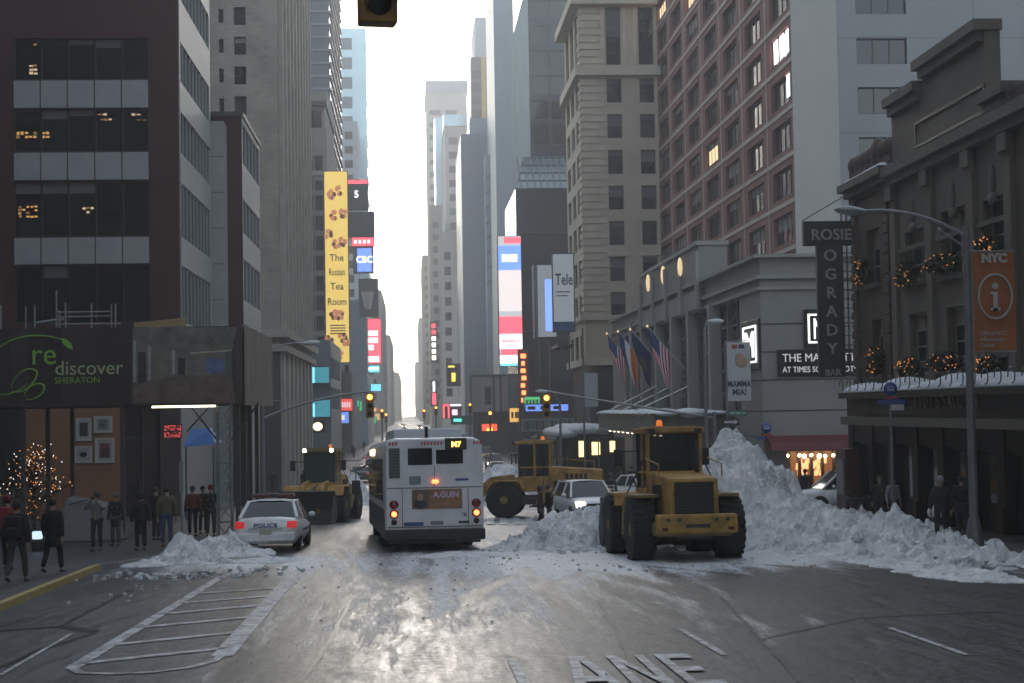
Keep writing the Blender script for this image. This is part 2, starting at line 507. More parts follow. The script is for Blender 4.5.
# ---- pavements with kerbs
M_WALK = mat('pavement_concrete', (0.05, 0.05, 0.054), 0.5, var=0.35, vscale=1.3, bump=0.25, bscale=14)
M_KERB = mat('kerb_granite', (0.17, 0.17, 0.165), 0.6, var=0.3, vscale=4)
M_YELLOW = mat('worn_yellow_kerb_paint', (0.36, 0.27, 0.09), 0.6, var=0.4, vscale=6)
KH = 0.14
def pavement(name, edge, out, painted=None):
    """edge: kerb line points (x, y); out: x of the far side."""
    mb = MB(); kb = MB(); pb = MB()
    sgn = 1 if out > edge[0][0] else -1
    pts = []
    for (xa, ya), (xb, yb) in zip(edge, edge[1:]):
        n = max(1, int(abs(yb - ya) / 4))
        pts += [(xa + (xb - xa) * i / n, ya + (yb - ya) * i / n) for i in range(n)]
    pts.append(edge[-1])
    for (xa, ya), (xb, yb) in zip(pts, pts[1:]):
        za, zb = gz(ya) + KH, gz(yb) + KH
        k = 0.16 * sgn
        A = [(xa + k, ya, za), (out, ya, za), (out, yb, zb), (xb + k, yb, zb)]
        if sgn < 0: A.reverse()
        mb.poly(A, M_WALK)
        km = M_YELLOW if painted and painted[0] <= ya < painted[1] else M_KERB
        q = [(xa, ya, za), (xa + k, ya, za), (xb + k, yb, zb), (xb, yb, zb)]
        r_ = [(xa, ya, za - KH - .1), (xa, ya, za), (xb, yb, zb), (xb, yb, zb - KH - .1)]
        if sgn < 0: q.reverse(); r_.reverse()
        mb.poly(q, km); mb.poly(r_, km)
    for (x, y), s_ in ((pts[0], 1), (pts[-1], -1)):
        z = gz(y) + KH
        q = [(x, y, z - .3), (out, y, z - .3), (out, y, z), (x, y, z)]
        if sgn * s_ < 0: q.reverse()
        mb.poly(q, M_KERB)
    o = mb.build(name); o['kind'] = 'structure'
k0 = gpt(0, 612); k1 = gpt(100, 570)
kx = lambda y: k0.x + (k1.x - k0.x) * (y - k0.y) / (k1.y - k0.y)
pavement('pavement', [(kx(8), 8), (kx(20), 20), (k0.x, k0.y), (k1.x, k1.y), (-6.6, 44), (-6.3, 60), (-6.3, 104)], -60, painted=(8, k1.y))
pavement('pavement', [(-6.3, 124), (-6.5, 200)], -60)
pavement('pavement', [(-7, 212), (-7.5, 1200)], -60)
pavement('pavement', [(11.6, 8), (11.9, 40), (12.0, 62)], 70)
pavement('pavement', [(12.0, 76.5), (12.2, 136)], 70)
pavement('pavement', [(12.2, 151), (12.2, 1200)], 70)

# ---- painted markings
def paint_mat():
    m = mat('worn_road_paint', (0.42, 0.43, 0.44), 0.55, var=0.0)
    n = m.node_tree; b = n.nodes['Principled BSDF']
    tc = n.nodes.new('ShaderNodeTexCoord')
    t = n.nodes.new('ShaderNodeTexNoise'); t.inputs['Scale'].default_value = 3.5; t.inputs['Detail'].default_value = 8; t.inputs['Roughness'].default_value = 0.75
    n.links.new(tc.outputs['Object'], t.inputs['Vector'])
    r = n.nodes.new('ShaderNodeValToRGB')
    r.color_ramp.elements[0].position = 0.38; r.color_ramp.elements[0].color = (0.09, 0.093, 0.10, 1)
    r.color_ramp.elements[1].position = 0.60; r.color_ramp.elements[1].color = (0.55, 0.56, 0.58, 1)
    n.links.new(t.outputs['Fac'], r.inputs[0]); n.links.new(r.outputs[0], b.inputs['Base Color'])
    return m
M_PAINT = paint_mat()
def gp3(px, py, h=0.012):
    p = gpt(px, py)
    return (p.x, p.y, gz(p.y) + h + road_bump(p.x, p.y))
def stripe(mb, a, b, w, w2=None, n=10):
    """a painted line between two picture points on the street, w metres wide"""
    A, B = gpt(*a), gpt(*b); w2 = w2 or w
    d = Vector((B.x - A.x, B.y - A.y)).normalized(); s = Vector((-d.y, d.x))
    for i in range(n):
        q = []
        for t, sg in ((i / n, 1), (i / n, -1), ((i + 1) / n, -1), ((i + 1) / n, 1)):
            x = A.x + (B.x - A.x) * t + s.x * sg * w / 2; y = A.y + (B.y - A.y) * t + s.y * sg * w / 2
            q.append((x, y, gz(y) + 0.012 + road_bump(x, y)))
        q.reverse() if False else None
        mb.poly(q, M_PAINT)
def line_along(mb, pts, w, n=3):
    P = [gpt(*p) for p in pts]
    L_, R_ = [], []
    for i, p in enumerate(P):
        a = P[max(0, i - 1)]; b = P[min(len(P) - 1, i + 1)]
        d = Vector((b.x - a.x, b.y - a.y)).normalized(); s = Vector((-d.y, d.x)) * w / 2
        z = lambda x, y: gz(y) + 0.012 + road_bump(x, y)
        L_.append((p.x + s.x, p.y + s.y, z(p.x + s.x, p.y + s.y))); R_.append((p.x - s.x, p.y - s.y, z(p.x - s.x, p.y - s.y)))
    for i in range(len(P) - 1): mb.poly([R_[i], R_[i + 1], L_[i + 1], L_[i]], M_PAINT)
def lerp2(a, b, t): return (a[0] + (b[0] - a[0]) * t, a[1] + (b[1] - a[1]) * t)
mb = MB()
la, lb = (72, 669), (222, 577)
ra, rb = (222, 657), (288, 582)
line_along(mb, [lerp2(la, lb, i / 8) for i in range(9)], 0.20)
line_along(mb, [lerp2(ra, rb, i / 8) for i in range(9)], 0.30)
line_along(mb, [(72, 669), (80, 673.5), (110, 674.5), (150, 673), (190, 668), (213, 662), (222, 656)], 0.13)
for y1, y2 in ((664, 648), (645.5, 632), (628, 617), (614.5, 605), (603.5, 596), (594, 588)):
    t1 = (669 - y1) / (669 - 577); t2 = (657 - y2) / (657 - 582)
    p, q = lerp2(la, lb, t1), lerp2(ra, rb, t2)
    line_along(mb, [lerp2(p, q, i / 4) for i in range(5)], 0.24)
o = mb.build('road_marking'); o['kind'] = 'structure'
mb = MB()
line_along(mb, [lerp2((0, 676), (72, 634), i / 4) for i in range(5)], 0.06)
line_along(mb, [lerp2((680.5, 630), (725, 655.5), i / 3) for i in range(4)], 0.10)
line_along(mb, [lerp2((890, 628.5), (968, 656), i / 3) for i in range(4)], 0.10)
for x in range(487, 545, 13):             # crossing bars by the yellow loader
    mb.poly([gp3(x, 525, .03), gp3(x + 8, 525, .03), gp3(x + 6, 518, .03), gp3(x - 1, 518, .03)], M_PAINT)
o = mb.build('road_marking'); o['kind'] = 'structure'
# the word LANE on the roadway, read towards the camera
pA = gpt(577, 676); pE = gpt(727, 676)
yTop = gpt(650, 656).y
def lane_word():
    x0 = gpt(508, 668).x; x1 = gpt(716, 668).x; y1, y0 = yTop, yTop - 2.9; cw = (x1 - x0) / 4
    glyph = {'L': [[(0, 0), (.24, 0), (.24, 1), (0, 1)], [(.24, 0), (.8, 0), (.8, .15), (.24, .15)]],
             'A': [[(-.04, 0), (.2, 0), (.5, .84), (.5, 1), (.32, 1)], [(.5, .84), (.8, 0), (1.04, 0), (.68, 1), (.5, 1)], [(.27, .2), (.73, .2), (.678, .345), (.322, .345)]],
             'N': [[(.05, 0), (.27, 0), (.27, 1), (.05, 1)], [(.73, 0), (.95, 0), (.95, 1), (.73, 1)], [(.27, .72), (.73, .02), (.73, .28), (.27, .98)]],
             'E': [[(.05, 0), (.28, 0), (.28, 1), (.05, 1)], [(.28, 0), (.85, 0), (.85, .15), (.28, .15)], [(.28, .43), (.75, .43), (.75, .57), (.28, .57)], [(.28, .85), (.85, .85), (.85, 1), (.28, 1)]]}
    mb = MB()
    for k, ch in enumerate('LANE'):
        for pg in glyph[ch]:
            pts = []
            for a, b in pg:
                x, y = x0 + cw * (k + a * .86 + .05), y0 + (y1 - y0) * b
                pts.append((x, y, gz(y) + .022 + road_bump(x, y)))
            mb.poly(pts, M_PAINT)
    o = mb.build('road_marking'); o['kind'] = 'structure'
lane_word()
# ================================================================== BUILDINGS, LEFT SIDE
G_DARK = mat('dark_window_glass', (0.012, 0.015, 0.018), 0.06, spec=0.6, bump=0.02, bscale=0.6)
G_MID = mat('grey_window_glass', (0.03, 0.036, 0.042), 0.08, spec=0.6, bump=0.03, bscale=0.5)
G_SKY = mat('mirror_window_glass', (0.10, 0.12, 0.13), 0.05, metal=0.6, bump=0.05, bscale=0.5)
G_BLACK = mat('black_window_glass', (0.004, 0.005, 0.006), 0.12, spec=0.18)
G_LIT = mat('lit_window_glass', (0.05, 0.04, 0.03), 0.2, emit=(1.0, 0.72, 0.42), estr=0.35)
G_WHITE = mat('bright_lit_window_glass', (0.1, 0.1, 0.1), 0.2, emit=(0.95, 0.97, 1.0), estr=0.8)
BLIND = mat('window_blind', (0.22, 0.22, 0.21), 0.8)
BLIND_D = mat('grey_window_blind', (0.10, 0.105, 0.11), 0.8)
FR_DARK = mat('dark_bronze_frame', (0.03, 0.028, 0.027), 0.45)
FR_GREY = mat('grey_metal_frame', (0.16, 0.165, 0.17), 0.45, metal=0.3)
FR_WHITE = mat('pale_window_frame', (0.35, 0.35, 0.34), 0.6)
ROOF_M = mat('roof_felt', (0.08, 0.08, 0.08), 0.9)
MAROON = mat('dark_maroon_panel', (0.052, 0.021, 0.021), 0.6, spec=.15, var=0.12, vscale=0.8)
MAROON_J = mat('panel_joint', (0.012, 0.008, 0.008), 0.7)
SPANDREL = mat('grey_spandrel_panel', (0.25, 0.26, 0.26), 0.5, var=0.10, vscale=1.2)
DEEP = -4.6
def shell(mb, x0, x1, y0, y1, z0, z1, m, skip=()):
    """plain faces of a block; skip names the sides that get a facade"""
    if 'front' not in skip: mb.quad((x0, y0, z0), (x1, y0, z0), (x1, y0, z1), (x0, y0, z1), m)
    if 'right' not in skip: mb.quad((x1, y0, z0), (x1, y1, z0), (x1, y1, z1), (x1, y0, z1), m)
    if 'left' not in skip: mb.quad((x0, y1, z0), (x0, y0, z0), (x0, y0, z1), (x0, y1, z1), m)
    mb.quad((x1, y1, z0), (x0, y1, z0), (x0, y1, z1), (x1, y1, z1), m)
    mb.quad((x0, y0, z1), (x1, y0, z1), (x1, y1, z1), (x0, y1, z1), ROOF_M)
XM, YP = Vector((1, 0, 0)), Vector((0, 1, 0))
def pick(r, opts):
    t = r.random() * sum(o[0] for o in opts)
    for o in opts:
        t -= o[0]
        if t <= 0: return o[1]
    return opts[-1][1]

# ---- near left: dark maroon hotel block with grey spandrels
YB = 77.0
XB = Xof(181, YB)
Yb1 = Yof(213, XB)
zf = lambda py: zof(100, py, YB)
t = thing('hotel_building', 'dark maroon hotel tower with grey spandrel bands above the green lettered banner', 'building', (XB, YB, gz(YB)))
OFF = -Vector((XB, YB, gz(YB)))
def sub(mb): mb.T = Matrix.Translation(OFF)
H1 = 50
x_l = XB - 22
bays_x = [Xof(14.5 + 27.3 * i, YB) for i in range(6)]
bands = [(zf(79), zf(38)), (zf(151), zf(109)), (zf(236), zf(181)), (zf(322), zf(265))]
spans = [(zf(108), zf(80)), (zf(180), zf(152)), (zf(264), zf(237))]
front_rects = []; its = []
r1 = random.Random(3)
for (za, zb) in bands:
    for i in range(5):
        a, b = bays_x[i] - x_l, bays_x[i + 1] - x_l
        front_rects.append((a, b, za, zb))
        its.append(((x_l, YB, 0), XM, (a, b, za, zb), dict(glass=G_BLACK, frame=FR_DARK, depth=0.25, fw=0.05, cols=1, rows=1, blind=BLIND_D, bh=r1.choice([0, 0, 0.12, 0.2]))))
side_bands = [(zf(30 + 9), zf(-60))] 
side_rects = []
LS = Yb1 - YB
for (za, zb) in bands + [(zf(-5), zf(-45)), (zf(-78), zf(-120))]:
    n = 9
    for i in range(n):
        a = 0.45 + (LS - 0.75) * i / n; b = 0.45 + (LS - 0.75) * (i + 1) / n - 0.05
        side_rects.append((a, b, za, zb))
        its.append(((XB, YB, 0), YP, (a, b, za, zb), dict(glass=pick(r1, [(3, G_MID), (3, G_SKY), (1, G_DARK)]), frame=FR_GREY, depth=0.12, fw=0.045, rows=1)))
mb = MB(); sub(mb)
facade(mb, (x_l, YB, 0), XM, XB - x_l, DEEP, H1, front_rects, MAROON, 0.25)
facade(mb, (XB, YB, 0), YP, LS, DEEP, H1, side_rects, SPANDREL, 0.12)
shell(mb, x_l, XB, YB, Yb1, DEEP, H1, MAROON, ('front', 'right'))
for px in (41, 69, 96, 124, 163):       # joints of the panels above the window bands
    x = Xof(px, YB); mb.box(x - .02, x + .02, YB - .012, YB, zf(36), H1, MAROON_J)
for py in (38, 79.5, 108.5, 151.5, 180.5, 236.5, 264.5):
    for xa, xb in ((x_l, bays_x[0] - .05), (bays_x[5] + .05, XB)):
        mb.box(xa, xb, YB - .012, YB, zf(py) - .02, zf(py) + .02, MAROON_J)
mb.build('wall', t)
for (za, zb) in spans:
    mb = MB(); sub(mb)
    for i in range(5):
        mb.box(bays_x[i] + .03, bays_x[i + 1] - .03, YB - .04, YB - .002, za + .02, zb - .02, SPANDREL)
    mb.build('spandrel', t)
mb = MB(); sub(mb)
mb.box(XB + .004, XB + .06, YB + .02, YB + .3, zf(330), H1, FR_GREY)
mb.build('corner_trim', t)
for it in its: pass
def offs(items): return items
_w = [(p, u, r, kw) for p, u, r, kw in its]
def windows_for(parent, items, limit=100):
    before = set(parent.children)
    windows(parent, items, limit)
    off = -parent.location
    for o in parent.children:
        if o not in before: o.location = off
windows_for(t, _w)
# ceiling lights and lamps seen inside through the dark panes
LAMP_W = glow('warm_office_lamp', (1.0, 0.55, 0.16), 0.14)
for (px0, py0, px1, py1) in ((16, 131, 50, 139), (29, 64, 38, 75), (18, 205, 38, 218), (97, 113, 108, 116), (100, 118, 112, 121), (131, 113, 142, 116), (136, 119, 147, 121), (33, 43, 37, 46), (82, 206, 94, 214)):
    Yi = YB + 0.22
    a, b = at(px0, py1, Y=Yi), at(px1, py0, Y=Yi)
    s_ = MB(); sub(s_)
    em = LAMP_W if px1 - px0 > 15 and px0 < 60 else glow('dim_office_lamp', (1.0, 0.75, 0.5), 0.04 if px1 - px0 > 11.5 and py0 > 200 else 0.14)
    nu_, nv_ = max(1, int((px1 - px0) / 4)), max(1, int((py1 - py0) / 3))
    for iu in range(nu_):
        for iv in range(nv_):
            if nu_ * nv_ > 2 and r1.random() < .3: continue
            u0, u1 = a.x + (b.x - a.x) * (iu + r1.uniform(0, .2)) / nu_, a.x + (b.x - a.x) * (iu + r1.uniform(.75, 1)) / nu_
            v0, v1 = a.z + (b.z - a.z) * (iv + r1.uniform(.05, .3)) / nv_, a.z + (b.z - a.z) * (iv + r1.uniform(.6, .95)) / nv_
            s_.box(u0, u1, Yi - .012, Yi - .006, v0, v1, em if r1.random() < .65 else glow('faint_office_glow', (1.0, .5, .16), .05))
    s_.build('ceiling_lamp', t)
# recessed grey bay behind it and the lower maroon wing
mb = MB(); sub(mb)
xg = Xof(226, Yb1 + .4)
shell(mb, x_l, xg, Yb1 + .3, Yb1 + 3.5, DEEP, H1 - 30 if False else zof(220, 120, Yb1), SPANDREL)
for k in range(1, 9):
    z = zof(220, 120, Yb1) - 2.0 * k; mb.box(XB, xg + .01, Yb1 + .285, Yb1 + .3, z - .02, z + .02, FR_DARK)
mb.build('stair_bay', t)
# picture wall and storefront at street level
M_ORANGE = mat('warm_brown_wall', (0.22, 0.11, 0.055), 0.7, var=0.15, vscale=0.6)
mb = MB(); sub(mb)
gzb = gz(YB)
mb.box(Xof(26, YB), Xof(122, YB), YB - .25, YB - .003, gzb - .5, zf(398), M_ORANGE)
mb.build('picture_wall', t)
mb = MB(); sub(mb)
mb.box(Xof(122.5, YB), Xof(160, YB), YB - .12, YB - .003, gzb - .5, zf(398), mat('shop_glass', (0.05, 0.035, 0.032), 0.12, var=0.5, vscale=0.5))
for px in (122.5, 141, 159): mb.box(Xof(px, YB), Xof(px, YB) + .1, YB - .18, YB - .121, gzb, zf(398), FR_DARK)
mb.box(Xof(122.5, YB), Xof(160, YB), YB - .17, YB - .122, zf(440), zf(437), FR_DARK)
mb.build('shop_window', t)
mb = MB(); sub(mb)
mb.box(Xof(160.5, YB), XB - .02, YB - .3, YB - .003, gzb - .5, zf(398), mat('brown_stone_pier', (0.06, 0.04, 0.035), 0.6, var=0.2))
mb.build('pier', t)
mb = MB(); sub(mb)
mb.box(Xof(22, YB) - 8, Xof(24, YB), YB - .2, YB - .003, gzb - .5, zf(398), mat('dark_shopfront', (0.015, 0.014, 0.014), 0.4))
mb.build('dark_shopfront', t)
led = thing('led_sign', 'small red dot letter display on the brown pier beside the blue awning', 'sign', (Xof(172, YB - .35), YB - .35, zf(437)))
mb = MB(); a = at(164, 438, Y=YB - .35); b = at(182, 424, Y=YB - .35); c = led.location
mb.box(a.x - c.x, b.x - c.x, 0, .04, a.z - c.z, b.z - c.z, mat('sign_black', (0.015, 0.012, 0.012), 0.5)); mb.build('case', led)
RED_LED = glow('red_led', (1.0, 0.12, 0.12), 0.2)
mb = MB(); rr = random.Random(5)
for i in range(16):
    for j in range(9):
        if j in (4,) or rr.random() < .45: continue
        x = a.x - c.x + (b.x - a.x) * (i + .7) / 17; z = a.z - c.z + (b.z - a.z) * (j + .7) / 10
        mb.box(x - .02, x + .02, -.012, -.001, z - .025, z + .025, RED_LED)
mb.build('lamps', led)
# framed pictures
M_FRAME = mat('silver_picture_frame', (0.40, 0.40, 0.38), 0.5); M_MOUNT = mat('picture_mount', (0.33, 0.33, 0.31), 0.7)
pics = [((76, 418, 91, 441), 'grey framed picture of a dark doorway, upper left on the brown wall', (0.03, 0.03, 0.03), 'door'),
        ((94, 416, 112, 433), 'grey framed landscape sketch, upper right on the brown wall', (0.14, 0.15, 0.14), 'scribble'),
        ((74.5, 446, 92, 463), 'grey framed picture of a black shape, lower left on the brown wall', (0.30, 0.30, 0.28), 'blot'),
        ((95, 438, 114, 463), 'grey framed red picture, lower right on the brown wall', (0.17, 0.05, 0.05), 'red')]
for (q, lab, colr, kind) in pics:
    Yp = YB - .33
    a, b = at(q[0], q[3], Y=Yp), at(q[2], q[1], Y=Yp)
    t2 = thing('framed_picture', lab, 'picture', ((a.x + b.x) / 2, Yp, a.z), 0, 'framed pictures on the brown wall')
    W_, H_ = b.x - a.x, b.z - a.z
    mb = MB(); f_ = .09
    mb.box(-W_ / 2, W_ / 2, 0, .08, 0, f_, M_FRAME); mb.box(-W_ / 2, W_ / 2, 0, .08, H_ - f_, H_, M_FRAME)
    mb.box(-W_ / 2, -W_ / 2 + f_, 0, .08, f_, H_ - f_, M_FRAME); mb.box(W_ / 2 - f_, W_ / 2, 0, .08, f_, H_ - f_, M_FRAME)
    mb.build('frame', t2)
    mb = MB(); mb.box(-W_ / 2 + f_, W_ / 2 - f_, .03, .07, f_, H_ - f_, M_MOUNT)
    pm = mat('picture_' + kind, colr, 0.6, var=0.3, vscale=3)
    mb.box(-W_ * .27, W_ * .27, .02, .029, H_ * .2, H_ * .8, pm)
    if kind == 'blot': mb.ball((0, .02, H_ * .5), (W_ * .22, .015, H_ * .16), mat('ink', (0.01, 0.01, 0.01), 0.7))
    if kind == 'red':
        for i in range(4): mb.box(-W_ * .2 + i * W_ * .11, -W_ * .15 + i * W_ * .11, .01, .019, H_ * .25, H_ * (.45 + .06 * i), mat('ink', (0.01, 0.01, 0.01), 0.7))
    if kind == 'scribble': mb.box(-W_ * .2, W_ * .2, .01, .019, H_ * .4, H_ * .5, mat('ink_grey', (0.05, 0.05, 0.05), 0.7))
    mb.build('picture', t2)
# ---- lower maroon wing, nearer the kerb
Y2 = Yb1 + 2.0; X2 = Xof(244.5, Y2); Y2e = Yof(262, X2); H2 = zof(235, 116, Y2)
t = thing('hotel_wing', 'lower maroon hotel wing with a glass banded side behind the dark tower', 'building', (X2, Y2, gz(Y2)))
OFF = -t.location; xl2 = Xof(224, Y2) - 8
mb = MB(); sub(mb)
its = []; rects = []
zz = lambda py: zof(244, py, Y2)
bb = [(zz(162), zz(122)), (zz(232), zz(198)), (zz(300), zz(258)), (zz(352), zz(325))]
L2 = Y2e - Y2
for (za, zb) in bb:
    for i in range(5):
        a = .3 + (L2 - .5) * i / 5; b = .3 + (L2 - .5) * (i + 1) / 5 - .06
        rects.append((a, b, za, zb)); its.append(((X2, Y2, 0), YP, (a, b, za, zb), dict(glass=pick(r1, [(3, G_SKY), (1, G_MID)]), frame=FR_GREY, depth=.1, fw=.05, rows=1)))
facade(mb, (X2, Y2, 0), YP, L2, DEEP, H2, rects, SPANDREL, .1)
shell(mb, xl2, X2, Y2, Y2e, DEEP, H2, MAROON, ('right',))
for k in range(1, 8):
    z = H2 - 2.3 * k; mb.box(xl2, X2, Y2 - .012, Y2, z - .02, z + .02, MAROON_J)
mb.build('wall', t)
mb = MB(); sub(mb); mb.box(xl2, X2 + .08, Y2 - .08, Y2e, H2, H2 + .25, FR_DARK); mb.build('coping', t)
windows_for(t, its)

# ---- tall masonry hotel
STONE_L = brick_mat('grey_tan_brick', (0.31, 0.275, 0.235), (0.37, 0.33, 0.285), (0.26, 0.235, 0.205), 0.6, 0.25, msize=.012)
STONE_D = mat('dark_stone', (0.07, 0.068, 0.062), 0.8, var=0.2, vscale=.5)
LIME = mat('limestone_trim', (0.36, 0.33, 0.295), 0.8, var=0.2, vscale=.6)
Y3 = 127.0; X3 = Xof(281, Y3); Y3e = Yof(312, X3); H3 = 62
t = thing('masonry_hotel', 'tall tan brick building with small sash windows and ribbed sunlit side', 'building', (X3, Y3, gz(Y3)))
OFF = -t.location; xl3 = X3 - 18
zz = lambda py: zof(240, py, Y3)
rects = []; its = []
for row in range(14):
    for px, w_ in ((206, 1.05), (224.5, .4), (243.5, .95)):
        zc = zz(16 + 29.7 * 0) - (row - 9) * (zz(16) - zz(45.7))
        if row > 9 + 9: continue
        zc = zz(16) + (zz(16) - zz(45.7)) * (row - 9)
        x = Xof(px, Y3) - xl3; h_ = 1.45 if w_ > .5 else 1.1
        rects.append((x - w_ / 2, x + w_ / 2, zc - h_ / 2, zc + h_ / 2))
        its.append(((xl3, Y3, 0), XM, rects[-1], dict(glass=pick(r1, [(2, G_DARK), (2, G_MID), (1, G_SKY)]), frame=FR_DARK, depth=.25, fw=.08, rows=2 if w_ > .5 else 1, blind=BLIND, bh=r1.choice([0, 0, .3, .5]) if w_ > .5 else 0)))
L3 = Y3e - Y3; srects = []
nb = 9
pitch3 = (zz(16) - zz(45.7))
for row in range(16):
    zc = zz(16) + pitch3 * (row - 9)
    for i in range(nb):
        a = 1.5 + (L3 - 3) * (i + .25) / nb; b = 1.5 + (L3 - 3) * (i + .7) / nb
        srects.append((a, b, zc - .75, zc + .75)); its.append(((X3, Y3, 0), YP, srects[-1], dict(glass=pick(r1, [(2, G_DARK), (2, G_SKY), (1, G_MID)]), frame=FR_DARK, depth=.25, fw=.09, rows=2)))
mb = MB(); sub(mb)
zb_ = zz(352)
facade(mb, (xl3, Y3, 0), XM, X3 - xl3, zb_, H3, rects, STONE_L, .25)
facade(mb, (X3, Y3, 0), YP, L3, zb_, H3, srects, STONE_L, .25)
shell(mb, xl3, X3, Y3, Y3e, zb_, H3, STONE_L, ('front', 'right'))
mb.build('wall', t)
mb = MB(); sub(mb)
for i in range(nb + 1):
    y = Y3 + 1.5 + (L3 - 3) * (i - .02) / nb
    mb.box(X3 + .004, X3 + .35, y - .35, y + .35, zz(335), H3, LIME)
mb.build('pilasters', t)
mb = MB(); sub(mb)
mb.box(xl3, X3 + .7, Y3 - .7, Y3e + .3, zz(338), zz(330), LIME); mb.box(xl3, X3 + .5, Y3 - .5, Y3e + .2, zz(352), zz(345), LIME)
mb.build('belt_course', t)
mb = MB(); sub(mb)
mb.box(xl3, X3 - .05, Y3 + .05, Y3e, DEEP, zb_, STONE_D)
for i in range(8):
    y = Y3 + L3 * (i + .1) / 8; mb.box(X3 - .04, X3 + .25, y, y + 1.6, DEEP, zb_ - .02, LIME)
mb.build('shopfront', t)
windows_for(t, its)

# ---- dark windowed block with setback tower beyond
Y4 = 212.0; X4 = Xof(330, Y4)
BROWN4 = mat('taupe_masonry', (0.19, 0.18, 0.165), 0.85, var=.2, vscale=.3)
t = thing('setback_building', 'taupe stepped office block right behind the yellow vertical banner', 'building', (X4, Y4, gz(Y4)))
OFF = -t.location; xl4 = X4 - 14; zz = lambda py: zof(320, py, Y4)
rects = []; its = []; z4 = zz(128)
for row in range(12):
    zc = zz(163) + (zz(183) - zz(163)) * row
    for px in (312, 321.5, 302, 292):
        x = Xof(px, Y4) - xl4
        rects.append((x - .55, x + .55, zc - 1, zc + 1)); its.append(((xl4, Y4, 0), XM, rects[-1], dict(glass=G_DARK, frame=FR_DARK, depth=.25, fw=.1, rows=2, blind=BLIND, bh=r1.choice([0, 0, .3]))))
mb = MB(); sub(mb)
facade(mb, (xl4, Y4, 0), XM, X4 - xl4, DEEP, z4, rects, BROWN4, .25)
shell(mb, xl4, X4, Y4, Y4 + 30, DEEP, z4, BROWN4, ('front',))
shell(mb, xl4, Xof(328, Y4 + 2), Y4 + 2, Y4 + 28, z4, zz(100), BROWN4)
shell(mb, xl4, Xof(331, Y4 + 6), Y4 + 6, Y4 + 26, zz(100), zz(82), BROWN4)
mb.build('wall', t)
mb = MB(); sub(mb)
for px in (310, 318): mb.box(Xof(px, Y4) - .8, Xof(px, Y4) + .8, Y4 + 1.9, Y4 + 2.1, zz(125), zz(108), G_DARK)
mb.box(xl4, Xof(330, Y4), Y4 + 1.2, Y4 + 2.2, zz(104), zz(99), FR_DARK)
mb.build('penthouse_window', t)
windows_for(t, its)
NAVY = mat('navy_glass_tower', (0.028, 0.034, 0.055), 0.15, spec=.5)
Y5 = 245.0
t = thing('dark_tower', 'navy louvred tower rising above the taupe stepped block', 'building', (Xof(334, Y5), Y5, gz(Y5)))
OFF = -t.location
mb = MB(); sub(mb); x0, x1 = Xof(334, Y5) - 16, Xof(334, Y5)
shell(mb, x0, x1, Y5, Y5 + 40, DEEP, 95, NAVY); mb.build('wall', t)
mb = MB(); sub(mb)
for k in range(26): mb.box(x0, x1 + .25, Y5 - .25, Y5 + 40, 42 + 2 * k, 42.35 + 2 * k, mat('louvre_grey', (0.14, 0.145, 0.17), .5))
mb.build('louvres', t)
# ================================================================== BUILDINGS, RIGHT SIDE
XR = 17.0
def PR(px, py, X=XR):
    p = at(px, py, X=X); return p.y, p.z
YM = -YP
# ---- pub building close by on the right
BROWNST = mat('brownstone', (0.09, 0.062, 0.052), 0.85, var=.25, vscale=.8, bump=.3, bscale=5)
TANST = mat('weathered_tan_stone', (0.125, 0.108, 0.09), 0.85, var=.22, vscale=.5, bump=.2, bscale=6, stretch=(1, 1, .5))
TRIMST = mat('weathered_stone_trim', (0.10, 0.09, 0.075), 0.8, var=.25, vscale=1.5, bump=.3, bscale=8)
SNOW = mat('snow', (0.62, 0.65, 0.69), 0.75, var=.06, vscale=3, bump=.5, bscale=6)
PUBBLK = mat('pub_black_paint', (0.005, 0.005, 0.005), 0.5, spec=0.2, var=.4, vscale=2)
PUBBRN = mat('pub_dark_wood', (0.008, 0.006, 0.005), 0.55, spec=0.2, var=.3, vscale=2)
Yfar, _ = PR(851, 200); Ynear = 26.0
YcL, _ = PR(893, 200)                  # brownstone section ends
YcR, _ = PR(1012, 200)                 # tan section ends
t = thing('pub_building', 'three storey tan stone pub with stepped parapet and snowy canopy on the right', 'building', (XR, Yfar, gz(Yfar)))
OFF = -t.location
U = lambda y: Yfar - y
Wp = Yfar - Ynear
winpx = [(867, 880, 229, 284), (905, 924, 230, 281), (942, 966, 208, 274), (984, 1010, 196, 252),
         (870, 880.5, 320, 366), (907, 926, 313, 363), (945, 967, 306, 358), (984, 1010, 300, 352)]
rects = []; its = []
for (xa, xb, ya, yb) in winpx:
    xm = (xa + xb) / 2
    u0, u1 = U(PR(xa, 250)[0]), U(PR(xb, 250)[0])
    za, zb = PR(xm, yb)[1], PR(xm, ya)[1]
    rects.append((u0, u1, za, zb))
    its.append(((XR, Yfar, 0), YM, (u0, u1, za, zb), dict(glass=G_DARK, frame=mat('cream_sash', (0.19, 0.18, 0.16), .6), depth=.3, fw=.08, cols=2, rows=3, blind=mat('net_curtain', (0.20, 0.17, 0.13), .9), bh=.0 if xa > 980 else .35)))
# more of the same bays towards the viewer, out of the picture
for y0 in (38.5, 33.0, 28.5):
    for (za, zb) in ((rects[3][2], rects[3][3]), (rects[7][2], rects[7][3])):
        rects.append((U(y0 + 1.6), U(y0), za, zb)); its.append(((XR, Yfar, 0), YM, rects[-1], dict(glass=G_DARK, frame=MATS['cream_sash'], depth=.3, fw=.08, cols=2, rows=3)))
zroof_b = PR(872, 150)[1]              # brownstone parapet
zband = PR(893, 178)[1]
zpar1 = PR(904, 101)[1]; zpar2 = PR(950, 52)[1]; zpar0 = PR(1005, 60)[1] - 1.0
zcan = PR(900, 392)[1]
zg = gz(Yfar) - 3
mb = MB(); sub(mb)
